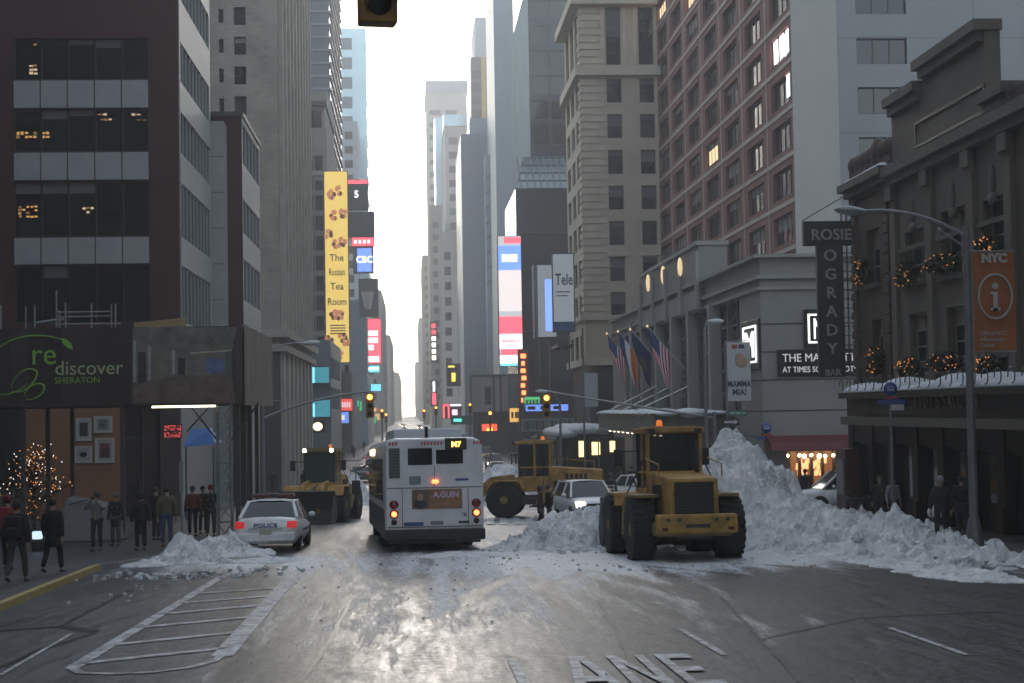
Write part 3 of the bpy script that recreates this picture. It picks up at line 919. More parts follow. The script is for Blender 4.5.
# one facade per section
def sect(ya, yb, top, m):
    facade(mb, (XR, ya, 0), YM, ya - yb, zg, top, [(r[0] - U(ya), r[1] - U(ya), r[2], r[3]) for r in rects], m, .3)
    mb.quad((XR, ya, top), (XR, yb, top), (XR + 12, yb, top), (XR + 12, ya, top), ROOF_M)
sect(Yfar, YcL, zroof_b - 1.2, BROWNST)
sect(YcL, YcR, zband + 1.1, TANST)
sect(YcR, Ynear, zband + .9, BROWNST)
mb.quad((XR + 12, Yfar, zg), (XR, Yfar, zg), (XR, Yfar, zroof_b - 1.2), (XR + 12, Yfar, zroof_b - 1.2), BROWNST)
mb.quad((XR, Ynear, zg), (XR + 12, Ynear, zg), (XR + 12, Ynear, zband + .9), (XR, Ynear, zband + .9), BROWNST)
mb.quad((XR + 12, Ynear, zg), (XR + 12, Yfar, zg), (XR + 12, Yfar, zband), (XR + 12, Ynear, zband), BROWNST)
mb.build('wall', t)
# stepped parapet
yA, yB, yC = PR(921, 60)[0], PR(984, 60)[0], PR(1012, 60)[0]
mb = MB(); sub(mb)
d0, d1 = XR + .02, XR + .5
mb.box(d0, d1, yA + .001, YcL, zband + 1.1, zpar1, TANST)
mb.box(d0, d1, yB, yA, zband + 1.1, zpar2, TANST)
mb.box(d0, d1, yC, yB - .001, zband + 1.1, zpar0, TANST)
for (ya, yb, zt, ex) in ((yA + .001, YcL, zpar1, 0), (yB, yA, zpar2, .15), (yC, yB - .001, zpar0, 0)):
    mb.box(d0 - .35, d1 + .05, ya + .05 - ex, yb - .05 + ex, zt, zt + .32, TRIMST)
    mb.box(d0 - .2, d1, ya + .1, yb - .1, zt - .3, zt - .003, TRIMST)
# sunk panel outline
pa, pb = PR(915, 120)[0], PR(986, 120)[0]
z0_, z1_ = PR(950, 128)[1], PR(950, 106)[1]
mb.box(d0 - .06, d0 - .003, pb, pa, z1_, z1_ + .1, FR_DARK); mb.box(d0 - .06, d0 - .003, pb, pa, z0_ - .1, z0_, FR_DARK)
mb.box(d0 - .06, d0 - .003, pa - .1, pa, z0_ + .003, z1_ - .003, FR_DARK); mb.box(d0 - .06, d0 - .003, pb, pb + .1, z0_ + .003, z1_ - .003, FR_DARK)
mb.build('parapet', t)
mb = MB(); sub(mb)                      # brownstone top: cornices, dentils, crest
for zt, ex in ((zroof_b - 1.2, .5), (PR(872, 183)[1], .45)):
    mb.box(XR - ex, XR + .4, YcL + .02, Yfar + .2, zt, zt + .28, TRIMST)
    mb.box(XR - ex * .6, XR - .003, YcL + .05, Yfar, zt - .25, zt - .003, TRIMST)
nd = 14
for i in range(nd):
    y = Yfar - (Yfar - YcL) * (i + .5) / nd
    zt = PR(872, 183)[1]; mb.box(XR - .12, XR - .003, y - .12, y + .12, zt + .45, zroof_b - 1.6, TRIMST)
mb.box(XR - .05, XR + .35, YcL + .1, Yfar, zroof_b - .92, zroof_b - .2, BROWNST)
for i in range(7):
    y = Yfar - (Yfar - YcL) * (i + .5) / 7; mb.ball((XR + .1, y, zroof_b - .2), (.3, .42, .35 + .25 * (i == 4)), BROWNST)
mb.build('crest_cornice', t)
mb = MB(); sub(mb)
for ya, yb, zt in ((YcL + .3, YcL + 2.2, zroof_b - .9), (YcL + .2, Yfar - .4, PR(872, 183)[1] + .28)):
    for i in range(9):
        y = ya + (yb - ya) * (i + .5) / 9; mb.ball((XR - .18, y, zt), (.28, (yb - ya) / 14, .14), SNOW, 8, 6)
mb.build('ledge_snow', t)
mb = MB(); sub(mb)                      # band cornice and pilasters of the tan part
mb.box(XR - .45, XR - .003, Ynear, YcL - .03, zband, zband + .35, TRIMST); mb.box(XR - .28, XR - .003, Ynear, YcL - .05, zband - .3, zband - .003, TRIMST)
zp = PR(900, 215)[1]
for px in (897, 933, 975.5, 1014):
    y = PR(px, 250)[0]
    mb.box(XR - .16, XR - .003, y - .28, y + .28, zcan, zband - .33, TANST)
    mb.box(XR - .3, XR - .161, y - .36, y + .36, zband - .85, zband - .34, TRIMST)
for xa, xb in ((900, 930), (938, 972), (980, 1011)):
    ya, yb = PR(xa, 250)[0], PR(xb, 250)[0]; y = (ya + yb) / 2
    mb.ball((XR - .03, y, zband - 1.5), (.08, .22, .5), TRIMST); mb.ball((XR - .03, y, zband - 2.0), (.1, .3, .2), TRIMST)
    mb.box(XR - .12, XR - .003, yb + .1, ya - .1, zband - 2.75, zband - 2.6, TRIMST)
for (u0, u1, za, zb) in rects[:8]:
    mb.box(XR - .18, XR - .003, Yfar - u1 - .1, Yfar - u0 + .1, za - .18, za - .003, TRIMST)
for i in range(20):                     # rough blocks beside the brownstone windows
    z = zcan + .3 + i * .36
    for px in (856, 888):
        y = PR(px, 250)[0]; mb.box(XR - .1 - .03 * (i % 2), XR - .003, y - .35, y + .35, z, z + .3, BROWNST)
mb.build('stone_trim', t)
windows_for(t, its)
# street front under the canopy
yc0 = Yof(847, 15.3); XC = 15.3
mb = MB(); sub(mb)
zledge = PR(930, 427, XC)[1]
mb.box(XC, XR - .003, Ynear, yc0, zledge + .3, zcan - .2, PUBBLK)
mb.box(XC - .25, XR - .003, Ynear, yc0 + .2, zcan - .2, zcan, PUBBRN)
mb.box(XC - .2, XR - .003, Ynear, yc0 + .15, zledge, zledge + .28, mat('bronze_ledge', (0.06, 0.055, 0.05), .5))
mb.build('canopy', t)
mb = MB(); sub(mb)
rr = random.Random(11)
y = yc0
while y > Ynear + 1:
    L_ = rr.uniform(1.0, 2.4); h_ = rr.uniform(.18, .42)
    for k in range(3):
        mb.ball((XC + .8, y - L_ * (.2 + .3 * k), zcan + .02), (1.0, L_ * .42, h_ * rr.uniform(.7, 1.1)), SNOW, 12, 8)
    y -= L_ * .95
mb.build('canopy_snow', t)
mb = MB(); sub(mb)
y = yc0 + .05
while y > Ynear + 1:                    # wrought iron scrolls along the canopy edge
    c = (XC - .16, y, zcan + .3)
    pts = [(c[0], c[1] + .30 * math.cos(a) * (1 - a / 9), c[2] - .05 + .28 * math.sin(a) * (1 - a / 12)) for a in [i * .5 for i in range(11)]]
    mb.path(pts, .018, FR_DARK, 5); y -= .95
mb.build('iron_scrolls', t)
text_mesh('fascia_letters', "O'GRADY'S SALOON", .62, mat('dull_bronze_letter', (0.075, 0.07, 0.06), .4), t, .03, (Vector((XC - .03, PR(902, 410, XC)[0], zledge + .55)) + OFF, (0, -1, 0), (0, 0, 1)), sx=1.0, space=1.25)
mb = MB(); sub(mb)
mb.box(XR - .02, XR - .004, Ynear, Yfar, zg, zledge, PUBBLK)
y = Yfar - .3; i = 0
while y > Ynear + 1:
    mb.box(XR - .35, XR - .021, y - .3, y + .3, zg, zledge, PUBBRN)
    mb.box(XR - .45, XR - .351, y - .34, y + .34, zg, gz(y) + .9, PUBBRN)
    y -= 2.6; i += 1
mb.box(XR - .3, XR - .021, Ynear, Yfar, zledge - .7, zledge - .02, PUBBRN)
mb.build('pub_front', t)
mb = MB(); sub(mb)
y = Yfar - 1.6
while y > Ynear + 1:
    mb.box(XR - .08, XR - .022, y - .9, y + .9, gz(y) + 1.0, zledge - .8, G_DARK); y -= 2.6
mb.build('pub_pane', t)
# dark red street booth at the corner with a pale menu board
mb = MB(); sub(mb)
RED_D = mat('dark_red_paint', (0.06, 0.014, 0.016), .45, var=.3, vscale=3)
yb_ = Yfar - .2
mb.box(XR - .9, XR - .36, yb_ - 1.3, yb_, zg, gz(yb_) + 2.7, RED_D)
mb.build('corner_booth', t)
mb = MB(); sub(mb)
mb.box(XR - .96, XR - .902, yb_ - 1.15, yb_ - .2, gz(yb_) + 1.0, gz(yb_) + 2.3, mat('menu_board', (0.22, 0.22, 0.23), .5, var=.3, vscale=6))
mb.build('menu_board', t)

# ---- garlands and planters with lights under the pub's windows
LEAF_D = mat('dark_greenery', (0.025, 0.032, 0.018), .8, var=.5, vscale=20)
BULB = glow("warm_fairy_light", (1.0, 0.36, 0.09), 0.28)
def leafy(mb, c, r, n, m, rg, size=.09):
    for _ in range(n):
        while True:
            q = Vector((rg.uniform(-1, 1), rg.uniform(-1, 1), rg.uniform(-1, 1)))
            if q.length < 1: break
        p = Vector(c) + Vector((q.x * r[0], q.y * r[1], q.z * r[2]))
        a = Vector((rg.uniform(-1, 1), rg.uniform(-1, 1), rg.uniform(-1, 1))).normalized() * size * rg.uniform(.6, 1.5)
        b = a.cross(Vector((rg.uniform(-1, 1), rg.uniform(-1, 1), rg.uniform(-1, 1)))).normalized() * size * .5
        mb.quad(p - a, p - b, p + a, p + b, m)
garl = [((862.5, 272, 1, 13), 'narrow string of fairy lights beside the far upper window of the pub', 'lights'),
        ((907, 274, 7, 13), 'greenery with fairy lights hung below the pub window beside the iron balcony', 'garland'),
        ((943, 263, 16, 9), 'wide lit greenery on the upper pub sill behind the lamp arm', 'garland'),
        ((989, 245, 9, 8), 'lit greenery on the upper pub sill just above the orange banner', 'garland'),
        ((876, 360, 4, 14), 'lit greenery below the narrow lower pub window by the snowy canopy end', 'garland'),
        ((909, 368, 8, 10), 'leafy lit garland on the lower pub sill above the round bus sign', 'garland'),
        ((946, 362, 15, 9), 'wide leafy garland on the lower pub sill left of the lamp pole', 'garland'),
        ((990, 370, 8, 14), 'tall cluster of fairy lights below the orange banner', 'garland')]
rg = random.Random(21)
for (px, py, wx, wy), lab, cat in garl:
    y, z = PR(px, py, XR - .3)
    wy_ = abs(PR(px - wx, py)[0] - PR(px + wx, py)[0]) / 2; hz_ = abs(PR(px, py - wy)[1] - PR(px, py + wy)[1]) / 2
    g = thing('window_garland' if cat == 'garland' else 'fairy_lights', lab, cat, (XR - .3, y, z))
    mb = MB(); leafy(mb, (0, 0, 0), (.28, wy_, hz_), 420, LEAF_D, rg, .12); mb.build('greenery', g)
    mb = MB()
    for _ in range(34 if wx < 10 else 26):
        q = (rg.uniform(-.32, .0), rg.uniform(-1, 1) * wy_ * .85, rg.uniform(-1, 1) * hz_ * .9); mb.ball(q, .018, BULB, 5, 4)
    mb.build('light_string', g)

# ---- grey stone base of the hotel with the black name board
GREYST = mat('grey_cast_stone', (0.23, 0.225, 0.215), .8, var=.12, vscale=.25, bump=.1, bscale=3)
GREYST2 = mat('grey_cast_stone_trim', (0.26, 0.255, 0.245), .8, var=.1, vscale=.4)
DARKREC = mat('dark_recess', (0.015, 0.016, 0.017), .5)
Yh = Yof(763, XR); Yhe = 135.0
zt = PR(763, 255)[1]
t = thing('podium_building', 'grey stone hotel podium with black name board and flags along its side', 'building', (XR, Yh, gz(Yh)))
OFF = -t.location
Xe = 48
zh = lambda py: zof(763, py, Yh)
mb = MB(); sub(mb)
ywA, ywB = PR(739, 300)[0], PR(625, 330)[0]
zwt, zwb = PR(739, 297)[1], PR(739, 415)[1]
ent = (Xof(786, Yh) - XR, Xof(845, Yh) - XR, gz(Yh) - 1, zh(452))
facade(mb, (XR, Yh, 0), XM, Xe - XR, DEEP, zt, [ent], GREYST, 1.2)
facade(mb, (XR, Yhe, 0), YM, Yhe - Yh, DEEP, zt, [(Yhe - ywB, Yhe - ywA, zwb, zwt)], GREYST, .9)
shell(mb, XR, Xe, Yh, Yhe, DEEP, zt, GREYST, ('front', 'left'))
mb.build('wall', t)
mb = MB(); sub(mb)
for (pa_, pb_, ex) in ((258, 255, .35), (279, 275, .22), (290, 287, .15)):
    z0_, z1_ = zh(pa_), zh(pb_) + (.02 if pb_ == 255 else 0)
    mb.box(XR - ex, XR - .003, Yh - ex, Yhe, z0_, z1_, GREYST2); mb.box(XR, Xe, Yh - ex, Yh - .003, z0_, z1_, GREYST2)
for pa_ in (324, 352, 380, 411, 437):
    z = zh(pa_); mb.box(XR - .02, XR - .002, Yh, ywA - .3, z - .025, z + .025, DARKREC); mb.box(XR - .02, Xe, Yh - .02, Yh - .002, z - .025, z + .025, DARKREC)
mb.build('cornice', t)
mb = MB(); sub(mb)                      # raised centre block
yp0, yp1 = PR(703, 250)[0], PR(645, 270)[0]; zp1 = PR(703, 245)[1]
mb.box(XR - .3, XR + 1.4, yp0, yp1, zt + .022, zp1, GREYST); mb.box(XR - .45, XR + 1.5, yp0 - .1, yp1 + .1, zp1, zp1 + .25, GREYST2)
mb.box(XR - .31, XR - .02, yp0, yp1, zwt + .1, zt - .4, GREYST)
for i in range(5):
    y = yp0 + (yp1 - yp0) * i / 4; mb.box(XR - .5, XR - .31, y - .3, y + .3, zwt, zp1 - .4, GREYST2)
mb.build('raised_block', t)
mb = MB(); sub(mb)
mb.quad((XR + .88, ywB, zwb), (XR + .88, ywA, zwb), (XR + .88, ywA, zwt), (XR + .88, ywB, zwt), DARKREC)
mb.build('window_recess', t)
mb = MB(); sub(mb)
n = 16
for i in range(1, n):
    y = ywA + (ywB - ywA) * i / n
    mb.box(XR + .45, XR + .8, y - .12, y + .12, zwb, zwt, FR_GREY if i % 2 else GREYST2)
for j in range(1, 5):
    z = zwb + (zwt - zwb) * j / 5; mb.box(XR + .6, XR + .78, ywA, ywB, z - .08, z + .08, FR_GREY)
for i in range(n):
    y0_, y1_ = ywA + (ywB - ywA) * i / n, ywA + (ywB - ywA) * (i + 1) / n
    for j in range(5):
        za, zb = zwb + (zwt - zwb) * j / 5, zwb + (zwt - zwb) * (j + 1) / 5
        mb.tube((XR + .7, y0_, za), (XR + .7, y1_, zb), .04, FR_GREY, seg=4); mb.tube((XR + .7, y0_, zb), (XR + .7, y1_, za), .04, FR_GREY, seg=4)
mb.build('lattice', t)
for px in (659.5, 675.5, 692.5, 714.5, 645, 634):
    mb = MB(); sub(mb); y = PR(px, 330)[0]
    mb.box(XR - .35, XR + .3, y - .35, y + .35, gz(y) - .5, zwt + (.9 if px < 700 else .1), GREYST2)
    mb.build('fin', t, .03)
GOLD = mat('lit_gold_lamp', (0.4, 0.28, 0.12), .3, emit=(1.0, .75, .45), estr=.2)
for px, py in ((649, 283), (664, 275), (681, 267.5)):
    mb = MB(); sub(mb); y, z = PR(px, py, XR - .35); mb.ball((XR - .42, y, z), (.14, .38, .62), GOLD, 12, 8); mb.build('wall_lamp', t)
# entrance behind its opening
mb = MB(); sub(mb)
xa, xb = Xof(786, Yh), Xof(845, Yh)
mb.quad((xa, Yh + 1.15, DEEP), (xb, Yh + 1.15, DEEP), (xb, Yh + 1.15, zh(452)), (xa, Yh + 1.15, zh(452)), mat('lobby_wall', (0.06, 0.03, 0.02), .5, emit=(1.0, .35, .12), estr=.06))
for px in (792, 803, 815, 826, 838): mb.box(Xof(px, Yh) - .07, Xof(px, Yh) + .07, Yh + .9, Yh + 1.1, DEEP, zh(453), FR_DARK)
mb.build('entrance_doors', t)
rr = random.Random(9)
LOBBY = glow('lobby_picture_light', (1.0, .38, .15), .55)
for px in (808, 824):
    mb = MB(); sub(mb)
    for i in range(12):
        x = Xof(px, Yh) + rr.uniform(-.32, .32); z = zh(462 + rr.uniform(-1, 15)); mb.box(x - .09, x + .09, Yh + 1.12 - .004 * i, Yh + 1.121 - .004 * i, z - .12, z + .12, LOBBY)
    mb.build('lit_door_panel', t)
for px in (789, 801, 806, 813, 821, 827, 835, 841):
    mb = MB(); sub(mb); mb.ball((Xof(px, Yh), Yh + .55, zh(456.5 + (px % 3) * .5)), .11 if px in (806, 821, 823) else .08, glow('entrance_bulb', (1.0, .72, .38), 5), 8, 6); mb.build('entrance_bulb', t)
aw = MB(); sub(aw)                      # red awning over the entrance
AWN = mat('dark_red_awning', (0.11, 0.018, 0.022), .7, var=.2, vscale=2)
x0, x1 = Xof(764, Yh), Xof(872, Yh)
aw.prism([(Yh - 1.6, zh(450)), (Yh - .02, zh(450)), (Yh - .02, zh(436)), (Yh - .5, zh(437.5)), (Yh - 1.3, zh(442))], 'x', x0, x1, AWN)
aw.build('awning', t)
# letter boards
BLKB = mat('sign_board_black', (0.010, 0.011, 0.013), .35)
WLET = mat('white_sign_letter', (0.62, 0.62, 0.60), .5, emit=(1, 1, 1), estr=.08)
t2 = thing('hotel_name_board', 'black name board with white capital letters on the grey podium front', 'sign', (Xof(779, Yh - .12), Yh - .12, zh(377)))
mb = MB(); c = t2.location; x1 = Xof(884, Yh - .12); mb.box(0, x1 - c.x, 0, .1, 0, zh(350) - c.z, BLKB); mb.build('board', t2, .02)
text_mesh('letters', 'THE MANHATTAN', .56, WLET, t2, .02, ((.22, -.02, .72), (1, 0, 0), (0, 0, 1)), sx=.93)
text_mesh('letters', 'AT TIMES SQUARE HOTEL', .40, WLET, t2, .02, ((.22, -.02, .2), (1, 0, 0), (0, 0, 1)), sx=.83)
def m_sign(name, lab, px0, px1, py0, py1, face):
    if face == 'front':
        a = at(px0, py1, Y=Yh - .15); b = at(px1, py0, Y=Yh - .15); W_, H_ = b.x - a.x, b.z - a.z
        t3 = thing(name, lab, 'sign', (a.x, Yh - .15, a.z)); rz = 0
    else:
        ya, z0_ = PR(px1, py1, XR - .15); yb, _ = PR(px0, py1, XR - .15); z1_ = PR(px1, py0, XR - .15)[1]
        W_, H_ = yb - ya, z1_ - z0_
        t3 = thing(name, lab, 'sign', (XR - .15, yb, z0_), R(-90))
    mb = MB(); mb.box(0, W_, 0, .14, 0, H_, BLKB); mb.build('board', t3, .02)
    WL = glow('white_neon', (.93, .95, .92), .5); k = .09
    mb = MB(); q = .12
    mb.box(W_ * q, W_ * (1 - q), -.05, -.002, H_ * q, H_ * q + k, WL); mb.box(W_ * q, W_ * (1 - q), -.05, -.002, H_ * (1 - q) - k, H_ * (1 - q), WL)
    mb.box(W_ * q, W_ * q + k, -.05, -.002, H_ * q + k, H_ * (1 - q) - k, WL); mb.box(W_ * (1 - q) - k, W_ * (1 - q), -.05, -.002, H_ * q + k, H_ * (1 - q) - k, WL)
    mb.build('border', t3)
    text_mesh('letter', 'M', H_ * .78, WL, t3, .03, ((W_ * .5, -.03, H_ * .23), (1, 0, 0), (0, 0, 1)), align='CENTER', sx=.5 if face == 'front' else W_ / H_ * 1.0)
m_sign('monogram_sign', 'white outlined letter M sign round the corner above the theatre banner', 742, 759, 318, 368, 'side')
m_sign('monogram_sign', 'white outlined letter M sign half hidden behind the vertical pub sign', 805, 832, 309, 348, 'front')

# ---- brick hotel tower above
BRICK_T = brick_mat('red_brown_brick', (0.24, 0.10, 0.078), (0.28, 0.12, 0.095), (0.20, 0.13, 0.11), .4, .12, msize=.012)
CREAM = mat('cream_band', (0.48, 0.43, 0.38), .8, var=.12, vscale=.4)
PALE = mat('pale_tower_brick', (0.26, 0.265, 0.275), .85, var=.08, vscale=.2, bump=.1, bscale=2)
PALE2 = mat('warm_pale_brick', (0.38, 0.37, 0.345), .85, var=.08, vscale=.2)
Yt = 100.0; XT = Xof(803, Yt); Yte = Yof(663, XT); HT = 60
t = thing('brick_hotel_tower', 'red brown brick tower with cream bands and a pale blank end wall', 'building', (XT, Yt, gz(Yt)))
OFF = -t.location
zrow = [zof(803, 150 + 46.7 * k, Yt) for k in range(-4, 4)]
pt = zrow[0] - zrow[1]
zl = [zrow[3] + pt * k for k in range(-9, 12)]
zl = [z for z in zl if 6 < z < HT - 3]
nb = 7; Lb = (Yte - Yt) / nb
rects = []; its = []
rr = random.Random(13)
for z in zl:
    for i in range(nb):
        a = (Yte - Yt) - Lb * (i + 1) + Lb * .17; b = (Yte - Yt) - Lb * i - Lb * .17
        za, zb = z + .50, z + pt - .62
        rects.append((a, b, za, zb))
        lit = rr.random() < .03 and i > 2
        g = pick(rr, [(5, G_DARK), (3, G_MID), (1, G_SKY), (.1, G_LIT)])
        its.append(((XT, Yte, 0), YM, (a, b, za, zb), dict(glass=G_LIT if lit else g, frame=FR_DARK, depth=.28, fw=.1, cols=4, rows=1, blind=BLIND, bh=rr.choice([0, 0, 0, .25, .5]))))
mb = MB(); sub(mb)
facade(mb, (XT, Yte, 0), YM, Yte - Yt, 4, HT, rects, BRICK_T, .28)
mb.quad((XT, Yte, 4), (XT + 30, Yte, 4), (XT + 30, Yte, HT), (XT, Yte, HT), BRICK_T)
mb.build('brick_wall', t)
mb = MB(); sub(mb)
for z in zl: mb.box(XT - .06, XT - .003, Yt + .5, Yte, z - .14, z + .14, CREAM)
for i in range(1, nb):
    y = Yt + Lb * i; 
    for z in zl: mb.box(XT - .05, XT - .002, y - .09, y + .09, z + .141, z + pt - .141, CREAM)
mb.build('cream_bands', t)
its2 = []; r2 = []
xw0, xw1 = Xof(866, Yt), Xof(917, Yt)
for k in range(-4, 6):
    za, zb = zof(890, 114 + 50 * k, Yt), zof(890, 87 + 50 * k, Yt)
    if zb < 8 or zb > HT - 1: continue
    r2.append((xw0 - XT, xw1 - XT, za, zb)); its2.append(((XT, Yt, 0), XM, r2[-1], dict(glass=G_DARK, frame=FR_DARK, depth=.25, fw=.07, cols=3, rows=1)))
mb = MB(); sub(mb)
xs_ = Xof(846, Yt)
facade(mb, (XT, Yt, 0), XM, 45, 4, HT, r2, PALE, .25)
mb.box(XT - .2, xs_, Yt - .12, Yt - .003, 4, HT, PALE2)
for py in (-20, 38, 133, 187):
    z = zof(900, py, Yt); mb.box(xs_ + .01, XT + 45, Yt - .012, Yt - .002, z - .03, z + .03, FR_GREY)
xj = Xof(985, Yt); mb.box(xj - .05, xj + .05, Yt - .012, Yt - .002, 4, HT, FR_GREY)
mb.build('end_wall', t)
mb = MB(); sub(mb)
mb.quad((XT, Yt, HT), (XT + 45, Yt, HT), (XT + 45, Yte, HT), (XT, Yte, HT), ROOF_M); mb.quad((XT + 45, Yt, 4), (XT + 45, Yte, 4), (XT + 45, Yte, HT), (XT + 45, Yt, HT), PALE)
mb.build('roof', t)
# two bright rooms
for (xa, xb, ya, yb) in ((782, 801, 22, 52), (794, 802, 62, 92)):
    y0_, y1_ = Yof(xa, XT + .2), Yof(xb, XT + .2); za, zb = at((xa + xb) / 2, yb - 3, X=XT + .2).z, at((xa + xb) / 2, ya + 3, X=XT + .2).z
    mb = MB(); sub(mb)
    for k in range(3 if xb - xa > 12 else 1):
        n_ = 3 if xb - xa > 12 else 1
        a = y0_ + (y1_ - y0_) * (k + .1) / n_; b = y0_ + (y1_ - y0_) * (k + .8) / n_
        mb.box(XT + .19, XT + .2, min(a, b), max(a, b), za, zb, G_WHITE)
    mb.build('lit_curtain', t)
windows_for(t, its); windows_for(t, its2)

# ---- beige corner building with rusticated corner
BEIGE = mat('beige_stone', (0.46, 0.405, 0.325), .85, var=.1, vscale=.3)
BEIGE2 = mat('beige_stone_trim', (0.52, 0.465, 0.385), .85, var=.12, vscale=.5)
Yg = Yof(587, XR); Yge = Yof(571, XR); 
t = thing('beige_corner_building', 'beige stone office building with banded corner quoins above the flags', 'building', (XR, Yg, gz(Yg)))
OFF = -t.location; zz = lambda py: zof(620, py, Yg); HG = zz(-4); Xge = XR + 15
rects = []; its = []
rows = [(102.5, 78.5), (138, 114), (174, 150), (209.5, 185.5), (245, 221), (281, 257), (316, 292), (357, 333)]
cols = [(613, 628), (646, 661), (679, 694)]
for yb, ya in rows + [(65, 7)]:
    for xa, xb in cols:
        rects.append((Xof(xa, Yg) - XR, Xof(xb, Yg) - XR, zz(yb), zz(ya)))
        its.append(((XR, Yg, 0), XM, rects[-1], dict(glass=pick(rr, [(3, G_DARK), (2, G_MID)]), frame=FR_DARK, depth=.3, fw=.07, rows=2 if yb != 65 else 5, blind=BLIND_D, bh=rr.choice([0, .2, .45, .5]))))
sr = []; Lg = Yge - Yg
for yb, ya in rows + [(65, 7)]:
    for i in range(3):
        a = Lg * (.12 + .3 * i); b = a + Lg * .2
        sr.append((Lg - b, Lg - a, zz(yb), zz(ya))); its.append(((XR, Yge, 0), YM, sr[-1], dict(glass=G_DARK, frame=FR_DARK, depth=.3, fw=.1, rows=2)))
mb = MB(); sub(mb)
facade(mb, (XR, Yg, 0), XM, Xge - XR, zz(362), HG, rects, BEIGE, .3)
facade(mb, (XR, Yge, 0), YM, Lg, zz(362), HG, sr, BEIGE, .3)
shell(mb, XR, Xge, Yg, Yge, zz(362), HG, BEIGE, ('front', 'left'))
mb.box(XR + .3, Xge, Yg + .3, Yge, DEEP, zz(362), DARKREC)
mb.build('wall', t)
mb = MB(); sub(mb)
k = 0; z = zz(318)
while z < HG - 1:
    if not (zz(78) < z < zz(64)):
        e = 2.3 if k % 2 else 1.7
        mb.box(XR - .1, XR + e, Yg - .1, Yg - .002, z, z + .5, BEIGE2); mb.box(XR - .1, XR - .002, Yg, Yg + e, z, z + .5, BEIGE2)
    z += .72; k += 1
mb.build('quoins', t)
mb = MB(); sub(mb)
for pa_, pb_, ex in ((76, 66, .6), (6, -4, 1.0), (320, 315, .5), (365, 358, .4), (246 + 7, 246 + 4, .0)):
    if ex: mb.box(XR - ex, Xge, Yg - ex, Yge + .2, zz(pa_), zz(pb_), BEIGE2)
for xa, xb in cols:
    mb.box(Xof(xa - 3, Yg), Xof(xb + 3, Yg), Yg - .2, Yg - .003, zz(248 + 8), zz(248 + 4), BEIGE2)
    for px in (xa - 5, xb + 2): mb.box(Xof(px, Yg), Xof(px + 3, Yg), Yg - .15, Yg - .003, zz(64), zz(8), BEIGE2)
mb.build('cornice', t)
windows_for(t, its)
mb = MB(); sub(mb)
for i in range(5):
    x = XR + .3 + i * 3; mb.box(x, x + .6, Yg, Yg + .3, DEEP, zz(362), mat('shop_pier', (0.08, 0.075, 0.07), .6))
mb.build('shop_piers', t)
# ================================================================== BUILDINGS FURTHER DOWN THE STREET
def far_tower(name, label, xl, xr, Y, top, depth, m, glass=None, side=None, pitch=3.4, wpx=1.5, gap=1.2, fill=.62, z0=DEEP, smat=None, band=None, zmin=6, side_win=True):
    """block whose camera side spans picture columns xl..xr at distance Y; side = 'left'/'right' names its street side"""
    x0, x1 = Xof(xl, Y), Xof(xr, Y); H = zof((xl + xr) / 2, top, Y)
    t = thing(name, label, 'building', (x0, Y, gz(Y)))
    global OFF
    OFF = -t.location
    mb = MB(); sub(mb); its = []
    fr, sr = [], []
    if glass:
        z = zmin
        while z + pitch < H - .5:
            u = gap * .6
            while u + wpx < (x1 - x0) - .3:
                fr.append((u, u + wpx, z, z + pitch * fill)); its.append((((x0, Y, 0)), XM, fr[-1], dict(glass=pick(rnd, glass), frame=FR_DARK, depth=.2, fw=.08, rows=1))); u += wpx + gap
            if side and side_win:
                u = gap * .6
                while u + wpx < depth - .3:
                    sr.append((u, u + wpx, z, z + pitch * fill))
                    p0, uu = ((x1, Y, 0), YP) if side == 'right' else ((x0, Y + depth, 0), YM)
                    its.append((p0, uu, sr[-1], dict(glass=pick(rnd, glass), frame=FR_DARK, depth=.2, fw=.08, rows=1))); u += wpx + gap
            z += pitch
    facade(mb, (x0, Y, 0), XM, x1 - x0, z0, H, fr, m, .2)
    if side == 'right': facade(mb, (x1, Y, 0), YP, depth, z0, H, sr, smat or m, .2)
    elif side == 'left': facade(mb, (x0, Y + depth, 0), YM, depth, z0, H, sr, smat or m, .2)
    shell(mb, x0, x1, Y, Y + depth, z0, H, m, ('front', side) if side else ('front',))
    mb.build('wall', t)
    if band:
        mb = MB(); sub(mb); mb.box(x0 - .4, x1 + .4, Y - .4, Y + depth, H, H + band[0], band[1]); mb.build('roof_band', t)
    if its: windows_for(t, its, 0 if Y > 260 else 60)
    return t
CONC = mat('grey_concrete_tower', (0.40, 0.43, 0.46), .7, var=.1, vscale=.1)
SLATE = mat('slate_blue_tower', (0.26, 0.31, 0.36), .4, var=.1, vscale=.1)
TEAL = mat('painted_sky_teal', (0.26, 0.38, 0.40), .8, spec=.08, var=.15, vscale=.15)  # matte; the sky's reflection is put into this pale colour
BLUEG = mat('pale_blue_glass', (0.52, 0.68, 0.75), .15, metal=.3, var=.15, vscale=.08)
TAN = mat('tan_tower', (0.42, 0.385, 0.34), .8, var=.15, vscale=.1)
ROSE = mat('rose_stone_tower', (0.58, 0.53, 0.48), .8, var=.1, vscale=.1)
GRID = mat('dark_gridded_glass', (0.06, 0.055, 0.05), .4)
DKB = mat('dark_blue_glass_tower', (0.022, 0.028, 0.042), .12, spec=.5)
FARG = [(3, G_DARK), (2, G_MID), (1, G_SKY)]
